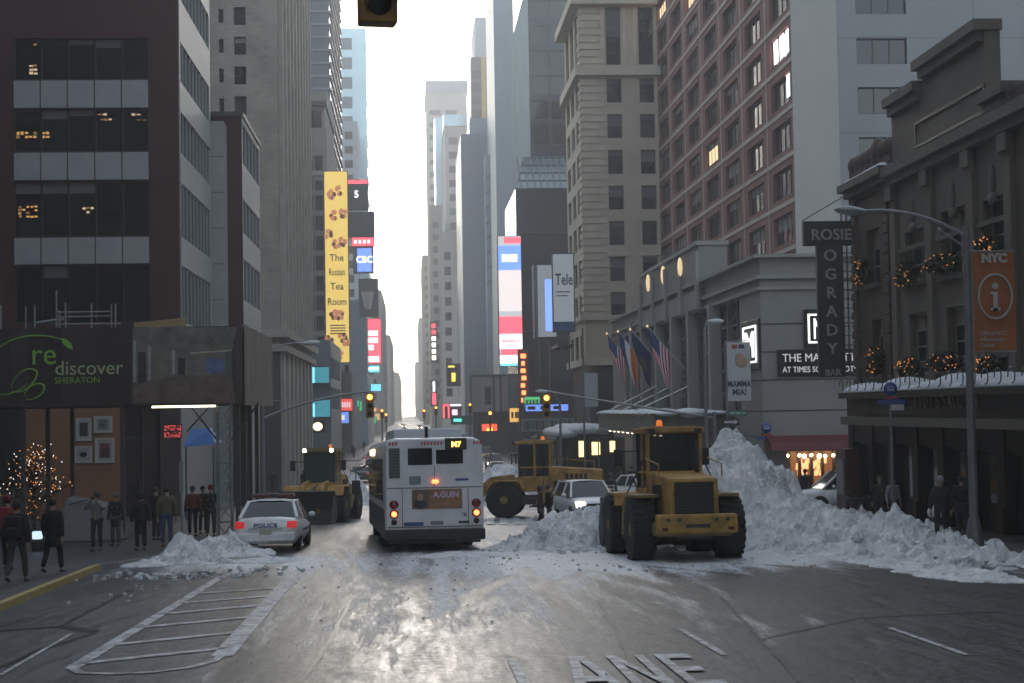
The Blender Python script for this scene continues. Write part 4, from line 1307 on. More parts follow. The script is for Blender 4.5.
# right side
t = far_tower('dark_glass_tower', 'dark blue glass tower with a pale side coloured like reflected sky behind the beige building', 535, 600, 225, -20, 40, DKB, [(4, G_DARK), (1, G_MID)], 'left', 3.6, 2.6, .3, .75, smat=TEAL, zmin=40, side_win=False)
t = thing('glass_roofed_block', 'dark low block with a sloping glass roof beneath the dark blue tower', 'building', (Xof(519, 200), 200, gz(200)))
OFF = -t.location
mb = MB(); sub(mb); x0, x1 = Xof(519, 200), Xof(600, 200); zt_ = zof(540, 189, 200)
shell(mb, x0, x1, 200, 222, DEEP, zt_, DKB); mb.build('wall', t)
mb = MB(); sub(mb); zs_ = zof(540, 158, 208)
for k in range(13):
    x = x0 + (x1 - x0) * k / 12; mb.tube((x, 200, zt_ + .1), (x + (1.6 if k == 0 else 0), 208, zs_), .1, FR_GREY, seg=4)
for k in range(5):
    mb.tube((x0 + .4 * k, 200 + 2 * k, zt_ + .1 + (zs_ - zt_) * k / 4), (x1, 200 + 2 * k, zt_ + .1 + (zs_ - zt_) * k / 4), .08, FR_GREY, seg=4)
mb.quad((x0, 200, zt_ + .05), (x1, 200, zt_ + .05), (x1, 208, zs_ - .05), (x0 + 1.6, 208, zs_ - .05), mat('skylight_glass', (0.14, 0.19, 0.21), .15, metal=.5)); mb.build('glass_roof', t)
mb = MB(); sub(mb)
for py in (232, 268, 300, 330): mb.box(x0 - .1, x1, 199.85, 199.998, zof(540, py + 1.5, 200), zof(540, py, 200), FR_DARK)
mb.build('floor_bands', t)
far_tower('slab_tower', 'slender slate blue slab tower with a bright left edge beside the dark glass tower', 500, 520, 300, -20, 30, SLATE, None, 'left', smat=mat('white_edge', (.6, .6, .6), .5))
far_tower('grey_office_block', 'blank grey office block with dark vertical slot beside the slender slab', 465, 491, 330, 134, 40, SLATE, [(1, G_DARK)], 'left', 3.6, .35, 9, .7)
t = far_tower('ribbed_office_block', 'grey block with slanting ribs between the blank block and the slab', 489, 503, 322, 155, 6, CONC, None)
OFF = -t.location
mb = MB(); sub(mb); xa, xb = Xof(489, 321.9), Xof(503, 321.9)
for py in range(170, 290, 15):
    mb.hexa([(xa, 321.6, zof(495, py + 10, 322)), (xb, 321.6, zof(495, py, 322)), (xb, 321.99, zof(495, py, 322)), (xa, 321.99, zof(495, py + 10, 322)),
             (xa, 321.6, zof(495, py + 8, 322)), (xb, 321.6, zof(495, py - 2, 322)), (xb, 321.99, zof(495, py - 2, 322)), (xa, 321.99, zof(495, py + 8, 322))], PALE)
mb.build('slanting_ribs', t)
far_tower('roof_block', 'dark slate plant room block crowning the blank grey block', 474, 497, 345, 118, 20, SLATE, None, z0=55)
far_tower('tan_tower', 'plain taupe slab tower far right above a gridded construction block', 481, 503, 520, 17, 30, CONC, None)
t = far_tower('gridded_tower', 'half built tower with open dark floors and a yellow hoist', 476, 500, 500, 57, 18, GRID, [(1, G_BLACK)], None, 4.2, 3.0, .6, .7)
OFF = -t.location
mb = MB(); sub(mb); x = Xof(489, 499); mb.box(x - .7, x + .7, 498.6, 499.9, 40, zof(489, 57, 499), mat('hoist_yellow', (.5, .34, .08), .6)); mb.build('hoist', t)
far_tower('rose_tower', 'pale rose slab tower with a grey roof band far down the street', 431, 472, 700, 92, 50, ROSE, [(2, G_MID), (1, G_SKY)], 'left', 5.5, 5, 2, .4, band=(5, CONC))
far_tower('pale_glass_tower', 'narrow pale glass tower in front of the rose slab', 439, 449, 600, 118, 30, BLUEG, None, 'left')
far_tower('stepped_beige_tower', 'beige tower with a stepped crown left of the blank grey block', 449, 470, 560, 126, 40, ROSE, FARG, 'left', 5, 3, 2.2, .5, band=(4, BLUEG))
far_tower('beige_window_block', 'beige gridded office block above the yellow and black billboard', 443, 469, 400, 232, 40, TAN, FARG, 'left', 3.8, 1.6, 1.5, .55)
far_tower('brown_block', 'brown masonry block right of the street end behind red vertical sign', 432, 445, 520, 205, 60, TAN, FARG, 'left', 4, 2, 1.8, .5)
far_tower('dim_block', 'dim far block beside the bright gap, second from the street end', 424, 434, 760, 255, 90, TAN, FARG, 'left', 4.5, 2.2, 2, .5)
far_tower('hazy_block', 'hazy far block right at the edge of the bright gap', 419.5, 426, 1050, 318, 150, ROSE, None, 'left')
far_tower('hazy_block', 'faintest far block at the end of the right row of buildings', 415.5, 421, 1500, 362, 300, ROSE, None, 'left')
# left side
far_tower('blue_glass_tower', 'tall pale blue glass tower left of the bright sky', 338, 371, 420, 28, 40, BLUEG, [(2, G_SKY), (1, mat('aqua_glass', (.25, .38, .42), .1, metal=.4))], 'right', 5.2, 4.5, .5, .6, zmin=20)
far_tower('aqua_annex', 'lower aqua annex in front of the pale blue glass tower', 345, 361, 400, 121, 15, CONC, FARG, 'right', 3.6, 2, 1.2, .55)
far_tower('billboard_block', 'dark narrow block that carries the stacked billboards on the left', 336, 368, 300, 300, 45, SLATE, FARG, 'right', 3.6, 1.6, 1.6, .5)
far_tower('aqua_shop_block', 'low block with turquoise lit panels left of the yellow banner', 312, 331, 178, 340, 26, mat('blue_grey_front', (.12, .16, .19), .5), [(2, G_MID), (1, G_SKY)], 'right', 3.4, 2.4, .5, .7, zmin=3)
far_tower('low_front', 'low dark shop block between the turquoise panels and the billboards', 322, 352, 250, 372, 40, BROWN4, FARG, 'right', 3.6, 1.6, 1.4, .5)
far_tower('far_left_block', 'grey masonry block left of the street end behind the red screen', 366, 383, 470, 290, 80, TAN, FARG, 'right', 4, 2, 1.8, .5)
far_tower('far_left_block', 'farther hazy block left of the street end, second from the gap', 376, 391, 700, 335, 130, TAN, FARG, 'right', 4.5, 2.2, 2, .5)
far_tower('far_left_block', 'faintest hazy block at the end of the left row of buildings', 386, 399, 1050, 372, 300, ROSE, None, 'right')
# blocks behind and beside the viewer: the unseen street canyon, heights set to hold back sky light
for lab, x0, x1, y0, y1, h in (('plain brown tower behind the viewer on the left side', -44, -12.5, -120, 24, 50), ('plain tan tower behind the viewer on the right side', 17, 46, -120, 24, 50), ('plain tower across the left pavement beyond the picture edge', -70, -34, 26, 120, 45)):
    t = thing('canyon_tower', lab, 'building', (x0, y1, gz(y1))); OFF = -t.location
    mb = MB(); sub(mb); shell(mb, x0, x1, y0, y1, DEEP, h, BROWN4); mb.build('wall', t)
# ---- the air: one closed box of even haze
def haze(density=0.0013):
    m = bpy.data.materials.new('haze_air'); m.use_nodes = True
    n = m.node_tree; n.nodes.clear()
    o = n.nodes.new('ShaderNodeOutputMaterial'); v = n.nodes.new('ShaderNodeVolumePrincipled')
    v.inputs['Density'].default_value = density
    v.inputs['Color'].default_value = (0.92, 0.93, 0.95, 1)
    v.inputs['Anisotropy'].default_value = 0.4
    n.links.new(v.outputs[0], o.inputs['Volume'])
    mb = MB(); mb.box(-420, 420, -300, 1950, -5.6, 162, m)
    h = mb.build('haze'); h['kind'] = 'stuff'
haze()
# ================================================================== VEHICLES
TYRE = mat('tyre_rubber', (0.014, 0.014, 0.015), .85, var=.3, vscale=6)
RIMG = mat('steel_rim', (0.25, 0.25, 0.26), .4, metal=.7)
BLKP = mat('black_plastic', (0.015, 0.015, 0.016), .55)
CARGL = mat('car_glass', (0.02, 0.025, 0.028), .06, spec=.6)
CHROME = mat('dull_chrome', (0.4, 0.4, 0.42), .25, metal=.8)
REDL = mat('red_lens', (0.16, 0.012, 0.012), .2)
REDON = mat('red_lamp_on', (0.3, 0.02, 0.02), .2, emit=(1.0, .03, .03), estr=.09)
ORON = mat('orange_brake_lamp_on', (0.3, 0.05, 0.02), .2, emit=(1.0, .14, .04), estr=1.6)
HEADON = mat('headlamp_on', (.6, .6, .55), .2, emit=(1.0, .86, .62), estr=7)
HEADOFF = mat('clear_lens', (.35, .36, .37), .15)
PLATE = mat('plate_white', (.4, .38, .32), .5)
def place(o, X, Y, h, lift=0.0):
    o.location = (X, Y, gz(Y) + lift)
    s = -0.03 if Y < 125 else 0
    o.rotation_euler = (s * math.cos(h), -s * math.sin(h), h)
def wheel(root, x, y, r, wid, side, rimm=None, lugs=0, hub=True):
    mb = MB()
    k = wid / 2
    mb.lathe([(r * .62, -k * .9), (r * .9, -k), (r * .98, -k * .8), (r, -k * .3), (r, k * .3), (r * .98, k * .8), (r * .9, k), (r * .62, k * .9)], TYRE, (0, 0, 0), 'x', 28)
    for i in range(lugs):
        a = 2 * math.pi * i / lugs
        for s in (-1, 1):
            aa = a + (math.pi / lugs if s > 0 else 0)
            c, s_ = math.cos(aa), math.sin(aa)
            T = Matrix.Rotation(aa, 4, 'X'); old = mb.T; mb.T = T
            mb.hexa([(s * .02, r * .975, -.05), (s * k * .98, r * .955, -.11), (s * k * .98, r * .955, .01), (s * .02, r * .975, .07),
                     (s * .02, r * 1.025, -.04), (s * k * .98, r * 1.005, -.10), (s * k * .98, r * 1.005, 0), (s * .02, r * 1.025, .06)] if s > 0 else
                    [(s * k * .98, r * .955, -.11), (s * .02, r * .975, -.05), (s * .02, r * .975, .07), (s * k * .98, r * .955, .01),
                     (s * k * .98, r * 1.005, -.10), (s * .02, r * 1.025, -.04), (s * .02, r * 1.025, .06), (s * k * .98, r * 1.005, 0)], TYRE)
            mb.T = old
    t = mb.build('wheel', root, loc=(x, y, r))
    mb = MB(); s = side
    mb.lathe([(r * .6, s * k * .55), (r * .6, s * k * .85), (r * .5, s * k * .7), (r * .25, s * k * .6), (r * .22, s * k * .9), (r * .05, s * k * .92)][::1 if s > 0 else -1], rimm or RIMG, (0, 0, 0), 'x', 20)
    mb.build('rim', t)
    return t
def loft(mb, secs, m, smooth_=True):
    """secs: list of closed rings with equal counts"""
    n = len(secs[0]); v = [p for s in secs for p in s]
    f = [(i * n + k, i * n + (k + 1) % n, (i + 1) * n + (k + 1) % n, (i + 1) * n + k) for i in range(len(secs) - 1) for k in range(n)]
    mb.add(v, f, m, smooth_)
    mb.add(v, [tuple(range(n - 1, -1, -1)), tuple(range((len(secs) - 1) * n, len(secs) * n))], m, smooth_)
def car(name, label, paint, X, Y, h, L=4.9, W=1.84, H=1.45, suv=False, lit='', police=False, group=None, cat='car', hatch=False):
    t = thing(name, label, cat, group=group)
    place(t, X, Y, h)
    w2 = W / 2
    zb = .24 + (.08 if suv else 0); belt = .92 + (.12 if suv else 0); tr = .98 + (.12 if suv else 0)
    hood = .86 + (.14 if suv else 0)
    def ring(y, zt, k, zlow):
        a = w2 * k
        return [(-a * .86, y, zlow), (a * .86, y, zlow), (a * .98, y, zlow + .18), (a, y, (zlow + zt) / 2), (a * .97, y, zt - .12), (a * .84, y, zt - .015), (a * .4, y, zt + .02), (-a * .4, y, zt + .02), (-a * .84, y, zt - .015), (-a * .97, y, zt - .12), (-a, y, (zlow + zt) / 2), (-a * .98, y, zlow + .18)]
    e = L / 2
    yb0 = -e + (.05 if suv or hatch else .55)
    st = [(-e, tr - .25, .86, zb + .12), (-e + .06, tr - .06, .93, zb + .04), (-e + .25, tr, .98, zb), (-e + .9, tr, 1, zb), (-.4, belt + .03, 1, zb), (.7, belt, 1, zb), (e - 1.3, hood + .02, .99, zb), (e - .5, hood - .06, .96, zb + .02), (e - .15, hood - .16, .90, zb + .05), (e, hood - .3, .80, zb + .12)]
    mb = MB(); loft(mb, [ring(*s) for s in st], paint)
    body = mb.build('body', t)
    # greenhouse
    g0, g1, g2, g3 = (-e + .12, -e + .45, .55, 1.35) if suv or hatch else (-e + .72, -e + 1.35, .35, 1.2)
    zr = H
    def roof(y, z, k): a = w2 * k; return (y, z, a)
    pts = [(g0, tr - .02, w2 * .90), (g1, zr - .03, w2 * .70), ((g1 + g2) / 2, zr + .01, w2 * .72), (g2, zr - .02, w2 * .70), (g3, belt - .02, w2 * .90)]
    mb = MB()
    v = []
    for y, z, a in pts[1:4]: v += [(-a, y, z), (-a * .5, y, z + .035), (a * .5, y, z + .035), (a, y, z)]
    mb.add(v, [(i * 4 + k, i * 4 + k + 1, i * 4 + 4 + k + 1, i * 4 + 4 + k) for i in range(2) for k in range(3)], paint, True)
    def pil(a, b, r=.045): mb.tube(a, b, r, paint, seg=6)
    for s in (-1, 1):
        pil((s * pts[0][2], pts[0][0], pts[0][1]), (s * pts[1][2], pts[1][0], pts[1][1]), .06)
        pil((s * pts[4][2], pts[4][0], pts[4][1]), (s * pts[3][2], pts[3][0], pts[3][1]), .045)
        pil((s * w2 * .93, -.25, belt), (s * w2 * .71, -.25, zr - .01), .045)
        pil((s * pts[1][2], pts[1][0], pts[1][1] - .01), (s * pts[3][2], pts[3][0], pts[3][1] - .01), .04)
    mb.build('roof', t)
    mb = MB(); (y, z, a), (y2, z2, a2) = pts[0], pts[1]; k = .02
    mb.add([(a - .05, y, z), (-a + .05, y, z), (-a2 + .03, y2, z2), (a2 - .03, y2, z2)], [(1, 0, 3, 2)], CARGL); mb.build('rear_window', t)
    mb = MB(); (y, z, a), (y2, z2, a2) = pts[4], pts[3]
    mb.add([(-a + .05, y, z), (a - .05, y, z), (a2 - .03, y2, z2), (-a2 + .03, y2, z2)], [(1, 0, 3, 2)], CARGL); mb.build('windscreen', t)
    for s in (-1, 1):
        for ya, yb_, yc, yd in ((pts[0][0] + .1, -.3, -.3, pts[1][0]), (-.2, pts[4][0] - .06, pts[3][0], -.2)):
            mb = MB(); b0, b1 = w2 * .925, w2 * .70
            q = [(s * b0, ya, belt - .01), (s * b0, yb_, belt - .01), (s * b1, yc, zr - .05), (s * b1, yd, zr - .05)]
            if s > 0: q = q
            else: q.reverse()
            mb.poly(q, CARGL); mb.build('side_window', t)
    for s in (-1, 1):
        mb = MB(); m_ = REDON if 'tail' in lit else REDL
        x0, x1 = sorted((s * w2 * .95, s * w2 * .66)); mb.hexa([(x0, -e - .02, tr - .27), (x1, -e - .02, tr - .27), (x1, -e + .15, tr - .27), (x0, -e + .15, tr - .27), (x0, -e + .03, tr - .08), (x1, -e + .03, tr - .08), (x1, -e + .2, tr - .08), (x0, -e + .2, tr - .08)], m_)
        mb.build('tail_light', t, .02)
        mb = MB(); m_ = HEADON if 'head' in lit else HEADOFF
        x0, x1 = sorted((s * w2 * .86, s * w2 * .5)); mb.hexa([(x0, e - .22, hood - .33), (x1, e - .22, hood - .33), (x1, e - .01, hood - .33), (x0, e - .01, hood - .33), (x0, e - .4, hood - .12), (x1, e - .4, hood - .12), (x1, e - .12, hood - .14), (x0, e - .12, hood - .14)], m_)
        mb.build('headlight', t, .02)
        mb = MB(); mb.ball((s * (w2 + .1), .95, belt + .06), (.11, .07, .08), paint, 8, 6); mb.build('wing_mirror', t)
    mb = MB(); mb.box(-w2 * .9, w2 * .9, -e - .07, -e + .1, zb + .08, zb + .34, paint if not suv else BLKP); mb.build('rear_bumper', t, .05)
    mb = MB(); mb.box(-w2 * .9, w2 * .9, e - .14, e + .05, zb + .06, zb + .3, paint if not suv else BLKP); mb.build('front_bumper', t, .05)
    mb = MB(); mb.box(-w2 * .45, w2 * .45, e - .06, e + .02, zb + .33, hood - .2, BLKP); mb.build('grille', t, .01)
    mb = MB(); mb.box(-.17, .17, -e - .085, -e - .02, tr - .46, tr - .31, PLATE); mb.build('number_plate', t)
    r = .33 + (.04 if suv else 0)
    for s in (-1, 1):
        for y in (-e + 1.05, e - .95): wheel(t, s * (w2 - .12), y, r, .22, s)
    if police:
        mb = MB(); zz_ = zr + .05
        mb.box(-.62, .62, -.35, -.05, zz_ + .03, zz_ + .14, mat('light_bar_red', (.09, .02, .02), .25)); mb.box(-.14, .14, -.36, -.04, zz_ + .025, zz_ + .145, BLKP)
        mb.box(-.5, -.45, -.3, -.1, zz_ - .03, zz_ + .03, BLKP); mb.box(.45, .5, -.3, -.1, zz_ - .03, zz_ + .03, BLKP)
        mb.build('light_bar', t, .03)
        text_mesh('lettering', 'POLICE', .165, mat('police_blue', (.03, .06, .22), .5), t, .004, ((0, -e - .035, tr - .25), (1, 0, 0), (0, .3, 1)), 'CENTER', sx=1.15, space=1.1, bold=.006)
        mb = MB(); mb.box(-.5, .5, -e - .045, -e + .05, tr - .31, tr - .27, CHROME); mb.build('trunk_trim', t)
        mb = MB()
        for s in (-1, 1): mb.box(*sorted((s * (w2 + .002), s * (w2 - .05))), -e + 1.5, e - 1.4, .55, .62, MATS['police_blue'])
        mb.build('side_stripe', t)
    return t
WHITEP = mat('white_car_paint', (0.72, 0.73, 0.74), .3, var=.12, vscale=2)
SILVERP = mat('dirty_white_car_paint', (0.72, 0.72, 0.72), .35, var=.2, vscale=3)
pc = gpt(268, 553)
car('police_car', 'white police sedan with red tail lights on, parked by the snowy left kerb', SILVERP, pc.x, pc.y + 2.45, R(-1.5), lit='tail', police=True)
wc = gpt(588, 527)
car('white_car', 'white sedan facing the viewer behind the snow heap, one headlight glowing', WHITEP, wc.x + .35, wc.y + 4.2, R(180 + 5), H=1.62, W=1.8, suv=True, lit='head')
pk = gpt(850, 512)
car('parked_car', 'pale car nosing out beside the dark red booth behind the snow bank', SILVERP, 18.6, 68, R(90 + 4), H=1.75, suv=True)
sc_ = gpt(640, 490)
car('parked_car', 'small silver car mostly hidden behind the nearest yellow loader', SILVERP, Xof(640, 88), 88, R(180 + 20), H=1.5)
YELP = mat('taxi_yellow', (.5, .30, .03), .4); REDP = mat('dark_red_car_paint', (.2, .03, .03), .4); GREYP = mat('grey_car_paint', (.12, .12, .13), .35)
for (px, Y, p, h, lab, lit, suv) in ((392, 330, GREYP, 180, 'small grey car with white headlights far off by the left kerb', 'head', True),
        (398, 420, YELP, 0, 'yellow taxi far down the street below the bright gap', 'tail', False),
        (399.5, 260, WHITEP, 180, 'white car with headlights on, centred far down the street', 'head', True),
        (411, 380, REDP, 0, 'dark red car far down the street right of the taxi', 'tail', False),
        (408, 240, GREYP, 0, 'grey car far ahead just left of the white bus roof top', 'tail', True),
        (427, 300, WHITEP, 180, 'white car with headlights far ahead under the blue awning', 'head', False),
        (418, 450, YELP, 0, 'second yellow taxi, farther than the dark red car', 'tail', False),
        (404, 600, GREYP, 180, 'farthest car with headlights below the bright gap', 'head', True)):
    car('distant_car', lab, p, Xof(px, Y), Y, R(h), lit=lit, suv=suv, H=1.7 if suv else 1.45, group='cars far down the street')

# ---------------------------------------------------------------- city bus
BUSW = mat('bus_white', (0.62, 0.63, 0.65), .4, var=.14, vscale=1.5)
BUSD = mat('bus_grime', (0.10, 0.10, 0.10), .5, var=.35, vscale=2)
b0 = gpt(389, 553)
t = thing('city_bus', 'white city bus seen from behind with an orange lit route number', 'bus', sc=1.07)
bh = R(3.6)
place(t, b0.x + 1.3 * math.cos(bh), b0.y + 1.3 * math.sin(bh), bh)
BL = 12.0
def busring(y, k, zt=2.98):
    a = 1.3 * k
    return [(-a, y, .36), (a, y, .36), (a, y, 2.55), (a * .985, y, 2.78), (a * .93, y, zt - .07), (a * .8, y, zt), (-a * .8, y, zt), (-a * .93, y, zt - .07), (-a * .985, y, 2.78), (-a, y, 2.55)]
mb = MB(); loft(mb, [busring(0, .965, 2.93), busring(.07, .99, 2.97), busring(.2, 1), busring(BL - .3, 1), busring(BL - .06, .97, 2.95), busring(BL, .93, 2.9)], BUSW, False)
mb.build('body', t, .03)
mb = MB()                               # grey dirty lower skirts and the rear fascia panels
mb.box(-1.312, -1.302, .3, BL - .3, .36, 1.12, BUSD); mb.box(1.302, 1.312, .3, BL - .3, .36, 1.12, BUSD)
mb.build('side_skirt', t)
mb = MB(); mb.box(-1.31, 1.31, -.16, .25, .30, .60, BLKP); mb.build('bumper', t, .04)
for x0, x1, z0, z1 in ((-.69, -.05, 2.27, 2.71), (.05, .76, 2.29, 2.66)):
    mb = MB(); mb.box(x0, x1, -.02, .04, z0, z1, G_BLACK); mb.build('rear_window', t, .015)
mb = MB(); mb.box(-1.19, -.90, -.016, .04, 1.93, 2.72, mat('bus_grey_grille', (.10, .11, .11), .5))
for i in range(9): mb.box(-1.17, -.92, -.026, -.017, 1.98 + .08 * i, 2.0 + .08 * i, BLKP)
mb.build('air_intake', t)
mb = MB(); mb.box(.29, .86, -.05, .05, 2.66, 2.96, BLKP); rs = mb.build('route_sign', t, .015)
text_mesh('digits', 'M7', .20, glow('amber_led', (1.0, .40, .04), 3.2), rs, .004, ((.58, -.058, 2.73), (1, 0, 0), (0, 0, 1)), 'CENTER', bold=.002)
mb = MB()
for z in (1.66, .64): mb.box(-1.24, 1.24, -.006, .03, z, z + .025, BUSD)
for x in (-.86, .87): mb.box(x, x + .02, -.006, .03, .66, 1.65, BUSD)
mb.box(-.01, .01, -.006, .03, 1.69, 2.25, BUSD)
mb.build('panel_seam', t)
mb = MB(); mb.ball((0.02, -.02, 1.83), (.09, .05, .055), ORON, 12, 8); mb.build('centre_brake_light', t)
for x in (-1.07, 1.09):
    for z, m_, nm in ((1.25, REDL, 'tail_light'), (1.0, ORON, 'brake_light'), (.79, BLKP, 'reflector')):
        mb = MB(); r = .095 if z > .8 else .06
        mb.lathe([(r * 1.25, .03), (r * 1.25, -.03), (r, -.045), (r * .55, -.06), (.002, -.065)][::-1], m_ if nm != 'brake_light' else REDL, (x, 0, z), 'y', 16); o = mb.build(nm, t)
        if nm == 'brake_light':
            mb = MB(); mb.lathe([(.075, -.064), (.04, -.075), (.002, -.078)][::-1], ORON, (x, 0, z), 'y', 14); mb.build('lamp', o)
# advertisement panel: warm brown picture with a pale title
mb = MB(); mb.box(-.60, .72, -.02, .02, 1.12, 1.63, mat('ad_brown', (.20, .09, .05), .5, col2=(.33, .17, .08), vscale=4)); ad = mb.build('advert', t)
mb = MB(); mb.box(-.58, -.15, -.026, -.021, 1.14, 1.61, mat('ad_teal', (.05, .08, .09), .5, col2=(.16, .09, .05), vscale=7))
mb.ball((-.38, -.024, 1.42), (.09, .012, .11), mat('ad_skin', (.32, .2, .14), .6), 10, 6); mb.ball((-.38, -.024, 1.24), (.17, .012, .12), mat('ad_dark', (.03, .04, .05), .6), 10, 6)
mb.build('figure', ad)
text_mesh('title', 'A.GUIN', .20, mat('ad_lilac', (.5, .42, .55), .5), ad, .004, ((.30, -.026, 1.42), (1, 0, 0), (0, 0, 1)), 'CENTER', bold=.008)
mb = MB()
for i in range(16): mb.box(-.1 + .048 * i, -.075 + .048 * i, -.026, -.021, 1.22, 1.26, MATS['ad_skin'])
mb.build('caption', ad)
REDREF = mat('red_reflective', (.42, .04, .06), .4)
mb = MB()
for x0 in (-.36, 1.02, -1.2):
    for i in range(7 if x0 == -.36 else 3): mb.hexa([(x0 + .085 * i, -.012, 2.79), (x0 + .05 + .085 * i, -.012, 2.79), (x0 + .05 + .085 * i, .05, 2.79), (x0 + .085 * i, .05, 2.79), (x0 + .03 + .085 * i, -.012, 2.88), (x0 + .08 + .085 * i, -.012, 2.88), (x0 + .08 + .085 * i, .05, 2.88), (x0 + .03 + .085 * i, .05, 2.88)], REDREF)
mb.build('warning_stripe', t)
BLUED = mat('blue_decal', (.03, .07, .25), .5); 
mb = MB(); mb.box(-.82, -.30, -.006, .02, .68, .78, BLUED); mb.box(.55, .9, -.006, .02, 1.84, 1.90, BLUED); mb.build('decal', t)
text_mesh('fleet_number', '78', .15, BLKP, t, .004, ((.76, -.004, .90), (1, 0, 0), (0, 0, 1)), 'CENTER')
mb = MB(); mb.box(.62, .9, -.006, .02, .73, .79, BLKP); mb.box(-.12, .22, -.006, .02, .70, .80, mat('decal_grey', (.2, .2, .2), .5)); mb.box(-.66, -.36, -.006, .02, 1.76, 1.98, MATS['decal_grey']); mb.build('notice', t)
for s in (-1, 1):
    for i in range(7):
        mb = MB(); x = s * 1.302; mb.box(min(x, x + s * .012), max(x, x + s * .012), 1.1 + 1.5 * i, 2.5 + 1.5 * i, 1.32, 2.45, G_DARK); mb.build('side_window', t)
mb = MB(); mb.box(-1.33, -1.302, 6.5, 9.6, 2.56, 2.74, mat('side_sign_glow', (.2, .15, .1), .3, emit=(1.0, .66, .32), estr=1.4)); mb.build('side_sign', t)
mb = MB(); mb.box(-.95, .95, 2.2, 6.2, 2.97, 3.26, mat('bus_roof_white', (.55, .57, .60), .45)); mb.box(-.8, .8, 7.2, 9.6, 2.97, 3.2, MATS['bus_roof_white']); mb.box(-.16, -.08, .9, 1.2, 2.97, 3.3, BLKP); mb.build('roof_unit', t, .08)
mb = MB(); mb.box(-1.2, 1.2, .1, BL - .2, .22, .37, BLKP); mb.build('underbody', t)
for s in (-1, 1):
    for y in (2.9, 9.4): wheel(t, s * 1.12, y, .49, .28, s)
mb = MB(); mb.tube((-1.25, BL - .1, 2.3), (-1.72, BL + .25, 2.1), .025, BLKP); mb.tube((-1.72, BL + .25, 2.1), (-1.72, BL + .25, 1.75), .02, BLKP); mb.box(-1.86, -1.58, BL + .16, BL + .28, 1.3, 1.75, BLKP); mb.build('mirror', t, .02)

